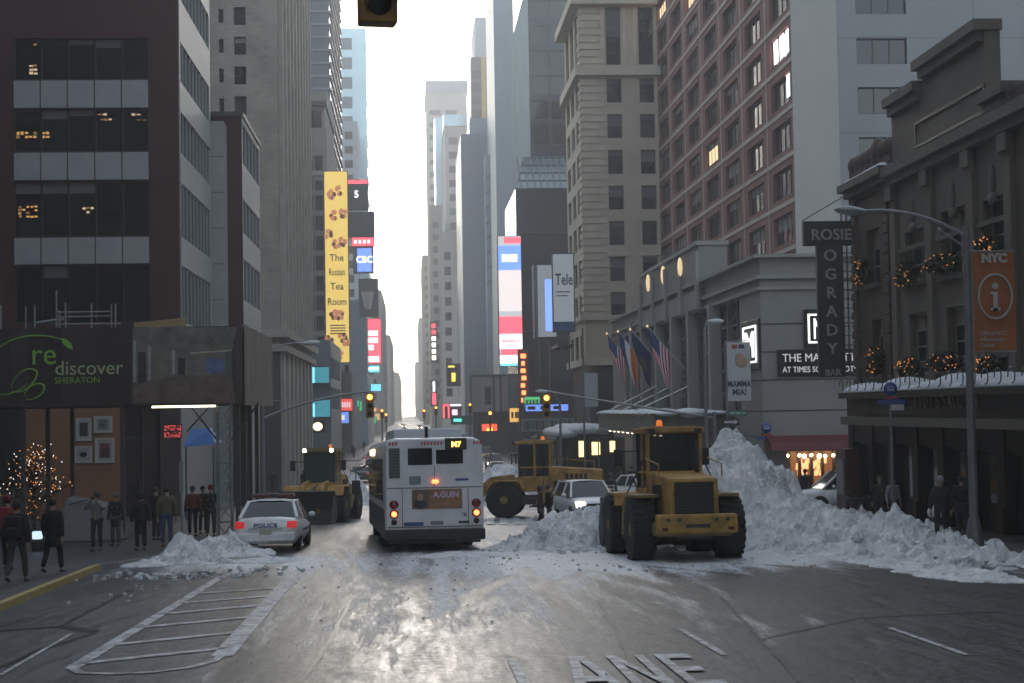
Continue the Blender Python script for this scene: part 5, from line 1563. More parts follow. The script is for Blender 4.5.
# ---------------------------------------------------------------- wheel loaders
YEL = mat('loader_yellow', (0.36, 0.205, 0.05), .6, var=.5, vscale=2.2, bump=.1, bscale=9)
YELD = mat('loader_dirty_yellow', (0.22, 0.15, 0.06), .7, var=.4, vscale=3)
GREASE = mat('greasy_steel', (0.035, 0.032, 0.03), .5, var=.4, vscale=5)
LGLASS = mat('cab_glass', (0.03, 0.04, 0.042), .08, spec=.6)
LGLASS.node_tree.nodes['Principled BSDF'].inputs['Alpha'].default_value = .5
def loader(label, X, Y, h, sc=1.0, bucket='steel', lights=False, steer=0.0, glass=None, blade=False):
    t = thing('wheel_loader', label, 'loader', group='yellow snow loaders', sc=sc)
    place(t, X, Y, h)
    mb = MB()                            # rear frame and hood
    mb.hexa([(-.62, -1.25, .85), (.62, -1.25, .85), (.70, 1.0, .85), (-.70, 1.0, .85), (-.60, -1.25, 2.02), (.60, -1.25, 2.02), (.68, 1.0, 2.18), (-.68, 1.0, 2.18)], YEL)
    hood = mb.build('hood', t, .07)
    mb = MB(); mb.box(-.48, .48, -1.275, -1.20, 1.16, 1.92, BLKP)
    for i in range(10): mb.box(-.46, .46, -1.29, -1.276, 1.2 + .07 * i, 1.225 + .07 * i, GREASE)
    mb.build('grille', hood)
    mb = MB()
    for s in (-1, 1):
        for i in range(5): mb.box(*sorted((s * .67, s * .705)), -.6 + .2 * i, -.48 + .2 * i, 1.45, 1.85, BLKP)
    mb.build('louvre', hood)
    mb = MB(); mb.prism([(-.98, .70), (.98, .70), (.98, 1.16), (-.98, 1.16)], 'y', -1.62, -1.28, YEL)
    mb.box(-.95, .95, -1.3, -.5, .62, .95, YELD)
    cw = mb.build('counterweight', t, .06)
    mb = MB(); mb.box(-.3, .3, -1.64, -1.625, .84, .93, GREASE)
    for x in (-.72, -.45, .45, .72): mb.lathe([(.045, -1.64), (.045, -1.62)], GREASE, (x, 0, 1.03), 'y', 10)
    mb.build('tow_hitch', cw)
    for x in (-.8, .8):
        mb = MB(); mb.box(x - .07, x + .07, -1.645, -1.625, .78, .85, REDL); mb.build('tail_light', cw)
    mb = MB(); mb.box(-.45, .45, -1.2, 3.4, .55, .95, GREASE)
    mb.tube((-1.0, 0, .76), (1.0, 0, .76), .16, GREASE, seg=12); mb.tube((-1.0, 2.95, .76), (1.0, 2.95, .76), .16, GREASE, seg=12); mb.build('axle', t)
    for s in (-1, 1):
        wheel(t, s * 1.10, 0, .765, .58, s, YELD, 22); wheel(t, s * 1.10 + steer, 2.95, .765, .58, s, YELD, 22)
    for s in (-1, 1):                    # fenders and steps
        mb = MB(); mb.prism([(.78, 1.0), (1.35, .55), (1.6, .55), (1.45, 1.25), (.9, 1.62), (-.5, 1.62), (-.5, 1.54), (.8, 1.54)], 'x', *sorted((s * .72, s * 1.3)), YELD)
        mb.box(*sorted((s * .8, s * 1.25)), 1.3, 1.9, .45, .5, GREASE); mb.box(*sorted((s * .8, s * 1.25)), 1.3, 1.9, .8, .84, GREASE); mb.build('fender', t, .02)
    for s in (-1, 1):
        mb = MB(); mb.prism([(2.1, 1.3), (2.3, 1.62), (3.4, 1.62), (3.75, 1.2), (3.68, 1.16), (3.36, 1.55), (2.35, 1.55), (2.17, 1.27)], 'x', *sorted((s * .62, s * 1.36)), YEL); mb.build('front_fender', t, .02)
    # cab
    y0, y1, zc, zr, xw = .95, 2.35, 1.5, 3.15, .72
    mb = MB(); mb.box(-xw, xw, y0, y1, 1.1, zc + .25, YEL); mb.build('cab_base', t, .05)
    for x in (-xw + .04, xw - .04):
        for y in (y0 + .04, (y0 + y1) / 2, y1 - .04): mb = MB(); mb.box(x - .045, x + .045, y - .05, y + .05, zc + .24, zr, YEL if y < y1 - .1 else BLKP); mb.build('cab_post', t, .015)
    for x in (-xw + .04, xw - .04): mb = MB(); mb.box(x - .03, x + .03, y0 + .09, y1 - .09, 2.12, 2.18, YEL); mb.build('cab_rail', t)
    mb = MB(); k = .025; gm = glass or LGLASS
    mb.box(-xw + .09, xw - .09, y0 + .03, y0 + .03 + k, zc + .26, zr - .02, gm); mb.box(-xw + .09, xw - .09, y1 - .06, y1 - .06 + k, zc + .26, zr - .02, gm)
    for s in (-1, 1): mb.box(*sorted((s * (xw - .05), s * (xw - .05 + k))), y0 + .1, y1 - .1, zc + .26, zr - .02, gm)
    mb.build('cab_glass', t)
    mb = MB(); mb.box(-.78, .78, y0 - .12, y1 + .14, zr, zr + .13, YEL if not lights else YELD); mb.box(-.6, .6, y0 + .1, y1 - .1, zr + .13, zr + .17, YELD); roof_ = mb.build('cab_roof', t, .05)
    mb = MB(); mb.lathe([(.09, zr + .13), (.09, zr + .18), (.075, zr + .30), (.03, zr + .335)], mat('amber_beacon', (.45, .10, .02), .25, emit=(1, .25, .03), estr=.15), (-.3, y0 + .35, 0), 'z', 12); mb.build('beacon', roof_)
    for s in (-1, 1):
        mb = MB(); mb.box(s * .62 - .1, s * .62 + .1, y1 + .14, y1 + .24, zr - .02, zr + .13, BLKP); l = mb.build('work_light', roof_)
        mb = MB(); mb.lathe([(.085, y1 + .245), (.002, y1 + .25)], HEADON if lights else HEADOFF, (s * .62, 0, zr + .055), 'y', 12); mb.build('lens', l)
        mb = MB(); mb.box(s * .6 - .08, s * .6 + .08, y0 - .2, y0 - .12, zr - .02, zr + .1, BLKP); mb.build('rear_light', roof_)
        mb = MB(); mb.tube((s * .72, y1, 2.7), (s * 1.15, y1 + .25, 2.7), .02, BLKP); mb.box(*sorted((s * 1.05, s * 1.28)), y1 + .22, y1 + .27, 2.3, 2.75, BLKP); mb.build('mirror', t)
    mb = MB(); mb.box(-.25, .25, 1.25, 1.75, zc + .2, zc + .4, BLKP); mb.box(-.25, .25, 1.2, 1.32, zc + .4, zc + 1.0, BLKP); mb.build('seat', t, .04)
    mb = MB(); mb.tube((.45, .35, 2.1), (.45, .35, 2.95), .06, GREASE, seg=10); mb.build('exhaust', t)
    for s in (-1, 1): mb = MB(); mb.path([(s * 1.2, 1.3, .5), (s * 1.2, 1.25, 1.6), (s * .76, 1.1, 2.5)], .02, BLKP); mb.path([(s * .78, -.9, 2.05), (s * .78, -.9, 2.35), (s * .8, .7, 2.5)], .018, YEL); mb.build('handrail', t)
    # front frame, lift arms, bucket
    mb = MB(); mb.hexa([(-.5, 2.35, .8), (.5, 2.35, .8), (.45, 3.9, .7), (-.45, 3.9, .7), (-.5, 2.35, 1.75), (.5, 2.35, 1.75), (.42, 3.6, 1.5), (-.42, 3.6, 1.5)], YEL); mb.build('front_frame', t, .05)
    mb = MB()
    for s in (-1, 1):
        mb.prism([(2.6, 1.5), (2.6, 1.85), (3.6, 1.75), (4.75, .75), (4.75, .42), (4.45, .42), (3.5, 1.35)], 'x', *sorted((s * .38, s * .52)), YEL)
        mb.tube((s * .3, 2.8, 1.1), (s * .42, 4.0, 1.05), .07, CHROME, seg=8)
    mb.tube((0, 2.7, 1.6), (0, 4.3, 1.35), .09, GREASE, seg=8); mb.build('lift_arm', t, .015)
    bw = 1.28; bm = GREASE if bucket == 'steel' else YELD
    mb = MB()
    if blade:
        prof = [(4.75, .12), (4.95, .05), (5.05, .12), (4.95, .5), (5.0, .95), (5.15, 1.22), (5.05, 1.25), (4.85, .98), (4.78, .5)]
    else:
        prof = [(4.7, .9), (4.6, .5), (4.72, .15), (5.0, .06), (5.95, .04), (5.95, .08), (5.0, .13), (4.82, .22), (4.72, .52), (4.8, .88), (5.1, 1.40), (5.02, 1.44)]
    mb.prism(prof, 'x', -bw, bw, bm)
    if not blade:
        for s in (-1, 1): mb.prism([(4.72, .5), (4.82, .2), (5.0, .12), (5.9, .08), (5.4, .7), (5.1, 1.2), (4.8, .88)], 'x', *sorted((s * bw, s * (bw - .05))), bm)
        for i in range(8): x = -bw + .1 + i * (2 * bw - .2) / 7; mb.box(x - .06, x + .06, 5.9, 6.1, .03, .09, bm)
    mb.build('blade' if blade else 'bucket', t)
    return t
q = gpt(690, 561)
loader('yellow wheel loader nearest the viewer, seen from behind beside the tall snow pile', q.x + .0, q.y + .75, R(2.5), steer=-.05)
q = gpt(560, 517)
loader('yellow wheel loader seen from its left side behind the white car', Xof(574, q.y), q.y + .6, R(90 - 8), 1.0, steer=0, bucket='yellow')
q = gpt(312, 524)
GRGL = mat('greenish_cab_glass', (0.05, 0.09, 0.085), .1, spec=.6)
GRGL.node_tree.nodes['Principled BSDF'].inputs['Alpha'].default_value = .6
loader('yellow loader with glowing roof lamps facing the viewer beyond the police car', Xof(330, q.y + 5.5), q.y + 4.9, R(180 - 9), .95, lights=True, glass=GRGL)
# ================================================================== SHED, SIGNS, LAMPS, FLAGS
# ---- sidewalk shed with the printed banner
YS = 53.0
BANM = mat('banner_maroon', (0.030, 0.017, 0.020), .6, var=.3, vscale=.6, bump=.5, bscale=1.2)
GREEN_L = mat('banner_green', (0.22, 0.42, 0.05), .6)
GREEN_P = mat('banner_pale_green', (0.38, 0.44, 0.24), .6)
STEEL = mat('galvanised_steel', (0.24, 0.25, 0.26), .45, metal=.6, var=.25, vscale=3)
STEEL_D = mat('dark_scaffold_steel', (0.06, 0.06, 0.062), .5, metal=.4, var=.3, vscale=3)
PLY = mat('plywood', (0.36, 0.26, 0.14), .8, var=.2, vscale=2, stretch=(1, 1, 6))
xs0, xs1 = Xof(0, YS) - 3.5, Xof(245, YS)
zs0, zs1 = zof(150, 405, YS), zof(150, 327, YS)
t = thing('sidewalk_shed', 'scaffold sidewalk shed wrapped in a maroon banner with green lettering', 'scaffold', (xs1, YS, gz(YS)))
OFF = -t.location
ye = Yof(272, xs1)
mb = MB(); sub(mb)
xm = Xof(131, YS)
n = 14
pts = [xs0 + (xm - xs0) * i / n for i in range(n + 1)]
for i in range(n):
    y0_, y1_ = YS + .04 * math.sin(i * 1.7), YS + .04 * math.sin((i + 1) * 1.7)
    mb.hexa([(pts[i], y0_, zs0), (pts[i + 1], y1_, zs0), (pts[i + 1], YS + .12, zs0), (pts[i], YS + .12, zs0), (pts[i], y0_, zs1), (pts[i + 1], y1_, zs1), (pts[i + 1], YS + .12, zs1), (pts[i], YS + .12, zs1)], BANM)
ban = mb.build('banner', t)
def b_text(s, size, px, py, m, sx=1.0):
    p = at(px, py, Y=YS - .06); text_mesh('lettering', s, size, m, ban, .008, (p + OFF, (1, 0, 0), (0, 0, 1)), sx=sx, bold=.0)
b_text('re', 1.02, 30.5, 364.5, GREEN_L, .95)
b_text('discover', .66, 54.5, 375, GREEN_P, .98)
b_text('SHERATON', .285, 54.5, 383.5, GREEN_L, 1.0)
def b_curve(pp, r0, m, name):
    mb = MB(); sub(mb)
    P = [at(x, y, Y=YS - .07) for x, y in pp]
    for i in range(len(P) - 1):
        w_ = r0 * (1 - .6 * abs(2 * i / (len(P) - 1) - 1))
        mb.tube(P[i], P[i + 1], w_, m, seg=5)
    mb.build(name, ban)
def bez(p, n=18):
    o = []
    for i in range(n + 1):
        u = i / n; a, b, c, d = p
        o.append(tuple(a[k] * (1 - u) ** 3 + 3 * b[k] * u * (1 - u) ** 2 + 3 * c[k] * u * u * (1 - u) + d[k] * u ** 3 for k in (0, 1)))
    return o
b_curve(bez([(-6, 352), (10, 335), (40, 331), (66, 341)]), .03, GREEN_L, 'stem')
b_curve(bez([(11, 388), (14, 372), (30, 364), (37, 372)]) + bez([(37, 372), (38, 382), (22, 396), (12, 391)]), .035, GREEN_L, 'swirl')
b_curve(bez([(24, 396), (26, 386), (40, 380), (44, 386)]) + bez([(44, 386), (46, 393), (34, 402), (26, 399)]), .035, GREEN_L, 'swirl')
b_curve(bez([(-4, 394), (8, 396), (18, 392), (27, 384)]), .028, GREEN_L, 'stem')
mb = MB(); sub(mb)
lf = [(61, 338), (66, 339), (71, 343), (73, 350), (68, 348), (63, 344)]
a = [at(x, y, Y=YS - .08) for x, y in lf]; b = [at(x, y, Y=YS - .05) for x, y in lf]
k = len(a); mb.add(a + b, [tuple(range(k)), tuple(range(2 * k - 1, k - 1, -1))] + [(i, i + k, (i + 1) % k + k, (i + 1) % k) for i in range(k)], GREEN_L); mb.build('leaf', ban)
# printed picture of a room: flat artwork on the wrap
mb = MB(); sub(mb)
xr0, xr1 = xm + .02, xs1 - .25
def rq(px0, py0, px1, py1, m, k):
    a, b = at(px0, py1, Y=YS - k), at(px1, py0, Y=YS - k); mb.box(a.x, b.x, YS - k, YS - k + .008, a.z, b.z, m)
PR_ = lambda n, c, c2=None: mat('print_' + n, c, .55, var=0 if c2 else .3, vscale=2.5, col2=c2)
mb.box(xr0, xr1, YS, YS + .1, zs0, zs1, PR_('dark', (.035, .032, .03)))
mb.build('printed_wrap', t); pw = t.children[-1]
mb = MB(); sub(mb)
def rp(pts, m, k):
    a = [at(x, y, Y=YS - k) for x, y in pts]; mb.poly(a[::-1] if False else a, m)
CE = PR_('ceiling', (.07, .066, .055), (.20, .19, .165)); FL = PR_('floor', (.07, .045, .035), (.18, .13, .105)); WA = PR_('room_wall', (.15, .14, .12)); CO = PR_('column', (.32, .31, .28)); BS = PR_('blue_screen', (.04, .07, .24), (.16, .22, .42)); DK = PR_('dark_figure', (.02, .02, .022))
for pp, m_, k in (([(133, 327), (237, 327), (232, 350), (190, 353), (165, 347), (133, 338)], CE, .012), ([(133, 383), (180, 375), (232, 376), (236, 403), (133, 403)], FL, .012),
                  ([(133, 338), (165, 347), (190, 353), (232, 350), (232, 376), (180, 375), (133, 383)], WA, .010),
                  ([(133, 340), (136, 341), (136, 382), (133, 382)], CO, .016), ([(148, 345), (151, 346), (151, 380), (148, 381)], CO, .016), ([(172, 350), (175, 351), (175, 374), (172, 375)], CO, .016),
                  ([(207, 359), (224, 359), (224, 372), (207, 373)], BS, .016), ([(138, 352), (146, 352), (146, 382), (138, 384)], DK, .015), ([(178, 358), (185, 358), (185, 375), (178, 375)], DK, .015), ([(155, 356), (166, 356), (166, 376), (155, 378)], PR_('warm', (.16, .13, .09)), .015),
                  ([(226, 352), (232, 350), (232, 377), (226, 376)], PR_('mull', (.08, .09, .09)), .016), ([(190, 352.5), (232, 349.5), (232, 351), (190, 354)], PR_('cove', (.4, .37, .25)), .018)):
    rp(pp, m_, k)
mb.build('room_picture', pw)
DRAPE = mat('drape_print', (0.07, 0.055, 0.045), .7, col2=(.22, .19, .16), vscale=1.6, stretch=(1, 3, .25), bump=.3, bscale=2)
mb = MB(); sub(mb)
n = 10
for i in range(n):
    ya, yb = YS - .03 + (ye - YS) * i / n, YS - .03 + (ye - YS) * (i + 1) / n
    xa, xb = xs1 + .05 * math.sin(i * 2.1), xs1 + .05 * math.sin((i + 1) * 2.1)
    mb.quad((xa, ya, zs0 - .05), (xb, yb, zs0 - .05), (xb, yb, zs1 + .05), (xa, ya, zs1 + .05), DRAPE)
    mb.quad((xb - .08, yb, zs0 - .05), (xa - .08, ya, zs0 - .05), (xa - .08, ya, zs1 + .05), (xb - .08, yb, zs1 + .05), DRAPE)
mb.build('drape_wrap', t)
mb = MB(); sub(mb)
mb.box(xs0, xs1 - .1, YS + .13, ye, zs0 - .02, zs0 + .15, mat('shed_deck', (.05, .04, .035), .7)); mb.build('deck', t)
for y in (YS + .4, YS + 4, YS + 8):
    for x in (xs1 - .4, Xof(120, YS), Xof(20, YS), xs0 + .5):
        if x == xs1 - .4 and y == YS + .4: continue
        mb = MB(); sub(mb); mb.box(x - .07, x + .07, y - .07, y + .07, gz(y), zs0, STEEL_D); mb.build('post', t)
for k in range(3):
    mb = MB(); sub(mb); y = YS + 1.6 + 2.0 * k; mb.box(xs1 - .5, xs1 - .34, y - .1, y + .1, gz(y), zs0, STEEL_D); mb.build('post', t)
# lattice truss tower
mb = MB(); sub(mb)
x0, x1 = Xof(216, YS), Xof(230, YS); y0_, y1_ = YS + .1, YS + .55
zb = gz(YS); Hh = zs0 - zb
for x in (x0, x1):
    for y in (y0_, y1_): mb.tube((x, y, zb), (x, y, zs0), .028, STEEL, seg=6)
nn = 7
for i in range(nn):
    za, zc_ = zb + Hh * i / nn, zb + Hh * (i + 1) / nn
    for (ax, ay), (bx, by) in (((x0, y0_), (x1, y0_)), ((x1, y0_), (x1, y1_)), ((x1, y1_), (x0, y1_)), ((x0, y1_), (x0, y0_))):
        mb.tube((ax, ay, zc_), (bx, by, zc_), .02, STEEL, seg=5)
        mb.tube((ax, ay, za if i % 2 else zc_), (bx, by, zc_ if i % 2 else za), .017, STEEL, seg=5)
mb.box(x0 - .12, x1 + .12, y0_ - .12, y1_ + .12, zb, zb + .03, STEEL)
mb.build('lattice_tower', t)
mb = MB(); sub(mb)
for x, s in ((x1, 1), (x0, -1)): mb.tube((x, YS + .3, zs0 - 1.2), (x + s * .9, YS + .3, zs0), .03, STEEL_D); 
mb.tube((x0 - .2, YS + .3, zs0 - .02), (x0 - 1.0, YS + .3, zs0 - .9), .03, STEEL_D)
mb.build('brace', t)
mb = MB(); sub(mb); a, b = at(152, 405, Y=YS + .3), at(217, 405, Y=YS + .3)
mb.box(a.x, b.x, YS + .25, YS + .4, zs0 - .10, zs0 - .03, glow('fluorescent_tube', (1.0, .9, .68), .8)); mb.build('strip_light', t)
mb = MB(); sub(mb)                      # plywood board and guard rails on the deck
a, b = at(134, 329, Y=YS + 1.2), at(186, 318.5, Y=YS + 1.2)
mb.hexa([(a.x, YS + 1.2, zs1 - .4), (b.x, YS + 1.2, zs1 - .4), (b.x, YS + 1.25, zs1 - .4), (a.x, YS + 1.25, zs1 - .4), (a.x, YS + 1.2, b.z - .12), (b.x, YS + 1.2, b.z + .03), (b.x, YS + 1.25, b.z + .03), (a.x, YS + 1.25, b.z - .12)], PLY); mb.build('plywood_board', t)
mb = MB(); sub(mb)
Yr = YS + 2.0
def zr_(py): return zof(90, py, Yr)
for px, top in ((1, 304), (26, 306), (35, 304), (57, 290), (60, 310), (66, 302), (92, 303), (112, 304), (116, 304)):
    x = Xof(px, Yr); mb.tube((x, Yr, zs1 - .6), (x, Yr, zr_(top)), .03, STEEL, seg=6)
for py, xa, xb in ((312, 57, 112), (316.5, 57, 112), (324, 56, 122)):
    mb.tube((Xof(xa, Yr), Yr - .05, zr_(py)), (Xof(xb, Yr), Yr - .05, zr_(py)), .028, STEEL, seg=6)
mb.tube((Xof(34, Yr), Yr + .3, zr_(322)), (Xof(62, Yr), Yr + .3, zr_(318)), .05, STEEL)
mb.build('guard_rail', t)
# blue awning over a door on the tower's side
t = thing('blue_awning', 'bright blue awning behind the lattice post of the shed', 'awning', (Xof(183, 70.5), 70.5, zof(183, 446, 70.5)))
OFF = -t.location
mb = MB(); sub(mb); a, b = Xof(183, 70.5), Xof(215, 70.5)
BLUEA = mat('blue_canvas', (.015, .10, .30), .6, var=.2, vscale=2)
z0_, z1_ = zof(200, 447, 70.5), zof(200, 429, 70.5)
mb.add([(a, 70.5, z0_), (b, 70.5, z0_ + .12), (b, 73.2, z0_ + .12), (a, 73.2, z0_), (a + .1, 72.2, z1_), (b - .5, 72.4, z1_), (b - .5, 73.2, z1_), (a + .1, 73.2, z1_)], [(0, 1, 5, 4), (1, 2, 6, 5), (3, 0, 4, 7), (4, 5, 6, 7), (2, 3, 7, 6)], BLUEA); mb.build('canopy', t)
mb = MB(); sub(mb)
for x in (a + .1, b - .1): mb.tube((x, 70.6, gz(70.6)), (x, 70.6, z0_), .035, STEEL_D)
mb.build('awning_post', t)

# ---- illuminated winter tree and white draped stand under the shed
tr = thing('christmas_tree', 'bare winter tree wrapped in warm fairy lights below the lettered banner', 'tree', (Xof(33, 59), 59, gz(59) + KH))
mb = MB(); rg = random.Random(4); TW = mat('bark', (.03, .025, .02), .9)
mb.tube((0, 0, 0), (0, 0, 1.9), .09, TW, .05)
tips = []
for i in range(46):
    z = .9 + rg.random() * 2.2; a = rg.random() * 6.28; L_ = (3.9 - z) * .5 * rg.uniform(.6, 1.1)
    p0 = Vector((0, 0, min(z, 1.9))); p1 = Vector((L_ * math.cos(a), L_ * math.sin(a) * .7, z + L_ * .6)); mb.tube(p0, p1, .025, TW, .008, seg=4); tips.append((p0, p1))
    for k in range(3):
        q = p0.lerp(p1, rg.uniform(.4, .9)); e_ = q + Vector((rg.uniform(-.4, .4), rg.uniform(-.4, .4), rg.uniform(0, .45))); mb.tube(q, e_, .01, TW, .004, seg=3); tips.append((q, e_))
mb.build('trunk', tr)
mb = MB()
for p0, p1 in tips:
    for k in range(1):
        q = p0.lerp(p1, rg.uniform(.3, 1)); mb.ball(q, .022, BULB if rg.random() < .6 else glow('cool_fairy_light', (.8, .75, .7), .45), 5, 4)
tag(mb.build('light_string', tr), kind='stuff')
bl = thing('lit_shrub', 'low pale shrub with frosty lights left of the white stand', 'shrub', (Xof(14, 58.0), 58.0, gz(58) + KH))
mb = MB(); leafy(mb, (0, 0, .85), (1.0, .6, .85), 900, mat('frosted_twigs', (.20, .20, .20), .8, var=.4, vscale=9), rg, .07); mb.build('foliage', bl)
mb = MB()
for _ in range(60): mb.ball((rg.uniform(-.9, .9), rg.uniform(-.6, 0), rg.uniform(.2, 1.6)), .02, BULB, 5, 4)
tag(mb.build('light_string', bl), kind='stuff')
st = thing('draped_stand', 'grey white sheet draped over a booth beside the fairy light tree', 'booth', (Xof(80, 52.5), 52.5, gz(52.5) + KH))
SHEET = mat('grey_sheet', (.20, .20, .21), .75, var=.1, vscale=1)
mb = MB(); a, b = Xof(57, 52.5), Xof(118, 52.5); c = st.location.x
mb.hexa([(a - c, 0, 0), (b - c, 0, 0), (b - c + .1, 1.4, 0), (a - c, 1.4, 0), (a - c + .25, .1, 1.42), (b - c - .15, .1, 1.12), (b - c - .15, 1.2, 1.12), (a - c + .25, 1.2, 1.45)], SHEET)
mb.build('sheet', st, .06)
mb = MB(); mb.path([(a - c + .35, .03, 1.2), (a - c + .9, .02, 1.35), (a - c + 1.3, .05, 1.05)], .02, STEEL_D); mb.build('cord', st)
lp = thing('floor_light', 'small blue white floodlight on the pavement behind the red jacket', 'floodlight', (Xof(36, 47), 47, gz(47) + KH))
mb = MB(); mb.box(-.13, .13, 0, .2, .36, .58, glow('cool_flood', (.6, .8, 1.0), .3)); mb.build('lamp', lp, .02)
mb = MB(); mb.box(-.16, .16, .201, .3, .33, .61, BLKP); mb.box(-.15, .15, .05, .25, 0, .28, BLKP); mb.build('housing', lp)

# ---- poles, lamps and signals
POLE = mat('grey_painted_pole', (.16, .165, .17), .5, metal=.3, var=.2, vscale=3)
POLE_L = mat('aluminium_pole', (.26, .27, .28), .4, metal=.5, var=.15, vscale=2)
SIGY = mat('signal_yellow', (.30, .17, .04), .5, var=.25, vscale=3)
AMB = glow('signal_amber', (1.0, .26, .04), 2.6)
def arm_path(mb, pts, r0, r1, m, seg=8):
    n = len(pts) - 1
    for i in range(n): mb.tube(pts[i], pts[i + 1], r0 + (r1 - r0) * i / n, m, r0 + (r1 - r0) * (i + 1) / n, seg)
def curve3(a, b, c, n=12):
    a, b, c = Vector(a), Vector(b), Vector(c)
    return [a * (1 - u) ** 2 + b * 2 * u * (1 - u) + c * u * u for u in [i / n for i in range(n + 1)]]
def cobra_head(mb, p, d, m):
    p = Vector(p); d = Vector(d).normalized(); s = d.cross(Vector((0, 0, 1))).normalized()
    ring = []
    for k, (l, w_, h_) in enumerate(((0, .07, .07), (.15, .12, .10), (.4, .19, .13), (.65, .17, .10), (.78, .06, .04))):
        c = p + d * l
        ring.append([tuple(c + s * w_ * math.cos(a) + Vector((0, 0, h_ * math.sin(a) - .02))) for a in [i * math.pi / 5 for i in range(10)]])
    loft(mb, ring, m)
# near right street lamp
Pp = gpt(975, 552)
YL, XL = Pp.y, Pp.x
zb = gz(YL) + KH; ztop = zof(968, 226, YL)
t = thing('street_lamp', 'grey street lamp with a long curved arm and an orange banner on the right pavement', 'street lamp', (XL, YL, zb))
OFF = -t.location
mb = MB(); sub(mb)
mb.lathe([(.13, zb), (.13, zb + .15), (.115, zb + .8), (.085, ztop - .3), (.08, ztop)], POLE, (XL, YL, 0), 'z', 12)
mb.build('pole', t)
mb = MB(); sub(mb); mb.lathe([(.24, zb), (.24, zb + .12), (.17, zb + .55), (.14, zb + .7)], POLE, (XL, YL, 0), 'z', 12); mb.build('base', t)
pa = Vector((XL, YL, zof(968, 236, YL))); pe = at(863, 211, Y=YL)
mb = MB(); sub(mb); arm_path(mb, curve3(pa, (XL - 1.3, YL, pe.z + .12), pe), .05, .035, POLE_L); mb.tube(pa - Vector((.09, 0, .25)), pa - Vector((.7, 0, -.2)), .025, POLE_L); mb.build('arm', t)
mb = MB(); sub(mb); cobra_head(mb, pe + Vector((.05, 0, 0)), (-1, 0, .08), POLE_L); mb.build('lamp_head', t)
# orange banner
bn = thing('street_banner', 'orange banner with a white letter i in a ring on the near lamp', 'banner', (XL + .12, YL - .06, zof(995, 352, YL)))
a, b = at(975.5, 353, Y=YL - .06), at(1014, 251, Y=YL - .06); W_, H_ = b.x - a.x, b.z - a.z
ORB = mat('banner_orange', (.30, .095, .02), .6, var=.15, vscale=2); BWH = mat('banner_white', (.40, .38, .36), .6)
OX = a.x - bn.location.x
mb = MB(); n = 8
for i in range(n):
    z0_, z1_ = H_ * i / n, H_ * (i + 1) / n; f0, f1 = .03 * math.sin(i), .03 * math.sin(i + 1)
    mb.hexa([(OX, f0, z0_), (OX + W_, f0 + .02, z0_), (OX + W_, f0 + .03, z0_), (OX, f0 + .01, z0_), (OX, f1, z1_), (OX + W_, f1 + .02, z1_), (OX + W_, f1 + .03, z1_), (OX, f1 + .01, z1_)], ORB)
cl = mb.build('cloth', bn)
text_mesh('lettering', 'NYC', .30, BWH, cl, .004, ((OX + W_ / 2, -.05, H_ * .885), (1, 0, 0), (0, 0, 1)), 'CENTER', bold=.02, sx=1.05)
text_mesh('lettering', 'Official NYC\nInformation\nCenter', .15, BWH, cl, .004, ((OX + W_ * .1, -.05, H_ * .165), (1, 0, 0), (0, 0, 1)), sx=.9)
mb = MB(); cx, cz, r = OX + W_ / 2, H_ * .545, W_ * .40
for i in range(40):
    a0, a1 = 2 * math.pi * i / 40, 2 * math.pi * (i + 1) / 40
    mb.tube((cx + r * math.cos(a0), -.05, cz + r * 1.3 * math.sin(a0)), (cx + r * math.cos(a1), -.05, cz + r * 1.3 * math.sin(a1)), .03, BWH, seg=5)
mb.box(cx - .06, cx + .06, -.055, -.04, cz - .36, cz + .12, BWH); mb.box(cx - .13, cx + .13, -.055, -.04, cz - .36, cz - .29, BWH); mb.box(cx - .12, cx - .06, -.055, -.04, cz + .05, cz + .12, BWH)
mb.lathe([(.085, -.055), (.085, -.04)], BWH, (cx, 0, cz + .27), 'y', 16); mb.build('emblem', cl)
mb = MB()
for z in (.02, H_ - .02): mb.tube((-.08, .02, z), (OX + W_, .02, z), .02, POLE_L)
mb.build('bracket', bn)
# middle street lamp, mast arm with signal, theatre banner
YM_ = 78.0
def lamp_post(px, name_label, arm_to, topy, head=True, Y=YM_, rad=.09):
    X_ = Xof(px, Y); zb = gz(Y) + KH; zt_ = zof(px, topy, Y)
    t = thing('street_lamp', name_label, 'street lamp', (X_, Y, zb)); global OFF; OFF = -t.location
    mb = MB(); sub(mb); mb.lathe([(rad * 1.6, zb), (rad * 1.5, zb + .5), (rad, zb + .7), (rad * .8, zt_)], POLE, (X_, Y, 0), 'z', 10); mb.build('pole', t)
    p = at(arm_to[0], arm_to[1], Y=Y)
    mb = MB(); sub(mb); arm_path(mb, curve3((X_, Y, zt_ - .2), (X_ + (p.x - X_) * .4, Y, p.z + .1), p), .04, .03, POLE_L); mb.build('arm', t)
    mb = MB(); sub(mb); cobra_head(mb, p, (1 if p.x > X_ else -1, 0, .02), mat('pale_lamp_head', (.5, .52, .54), .5)); mb.build('lamp_head', t)
    return t, X_, zb
t, X_, zb = lamp_post(706, 'slim grey street lamp by the lattice windows beside the theatre banner', (708, 321), 330)
t2 = thing('banner_pole', 'short grey pole carrying the white theatre banner by the tall snow pile', 'pole', (Xof(727, 77.2), 77.2, gz(77.2) + KH))
zz_ = zof(727, 340, 77.2); mb = MB(); c = t2.location; mb.lathe([(.1, 0), (.1, .6), (.065, .8), (.06, zz_ - c.z)], POLE, (0, 0, 0), 'z', 10); mb.build('shaft', t2)
mb = MB()
for py in (341, 401): mb.tube((0, 0, zof(735, py, 77.2) - c.z), (Xof(750, 77.2) - c.x, 0, zof(735, py, 77.2) - c.z), .025, POLE_L)
mb.build('bracket', t2)
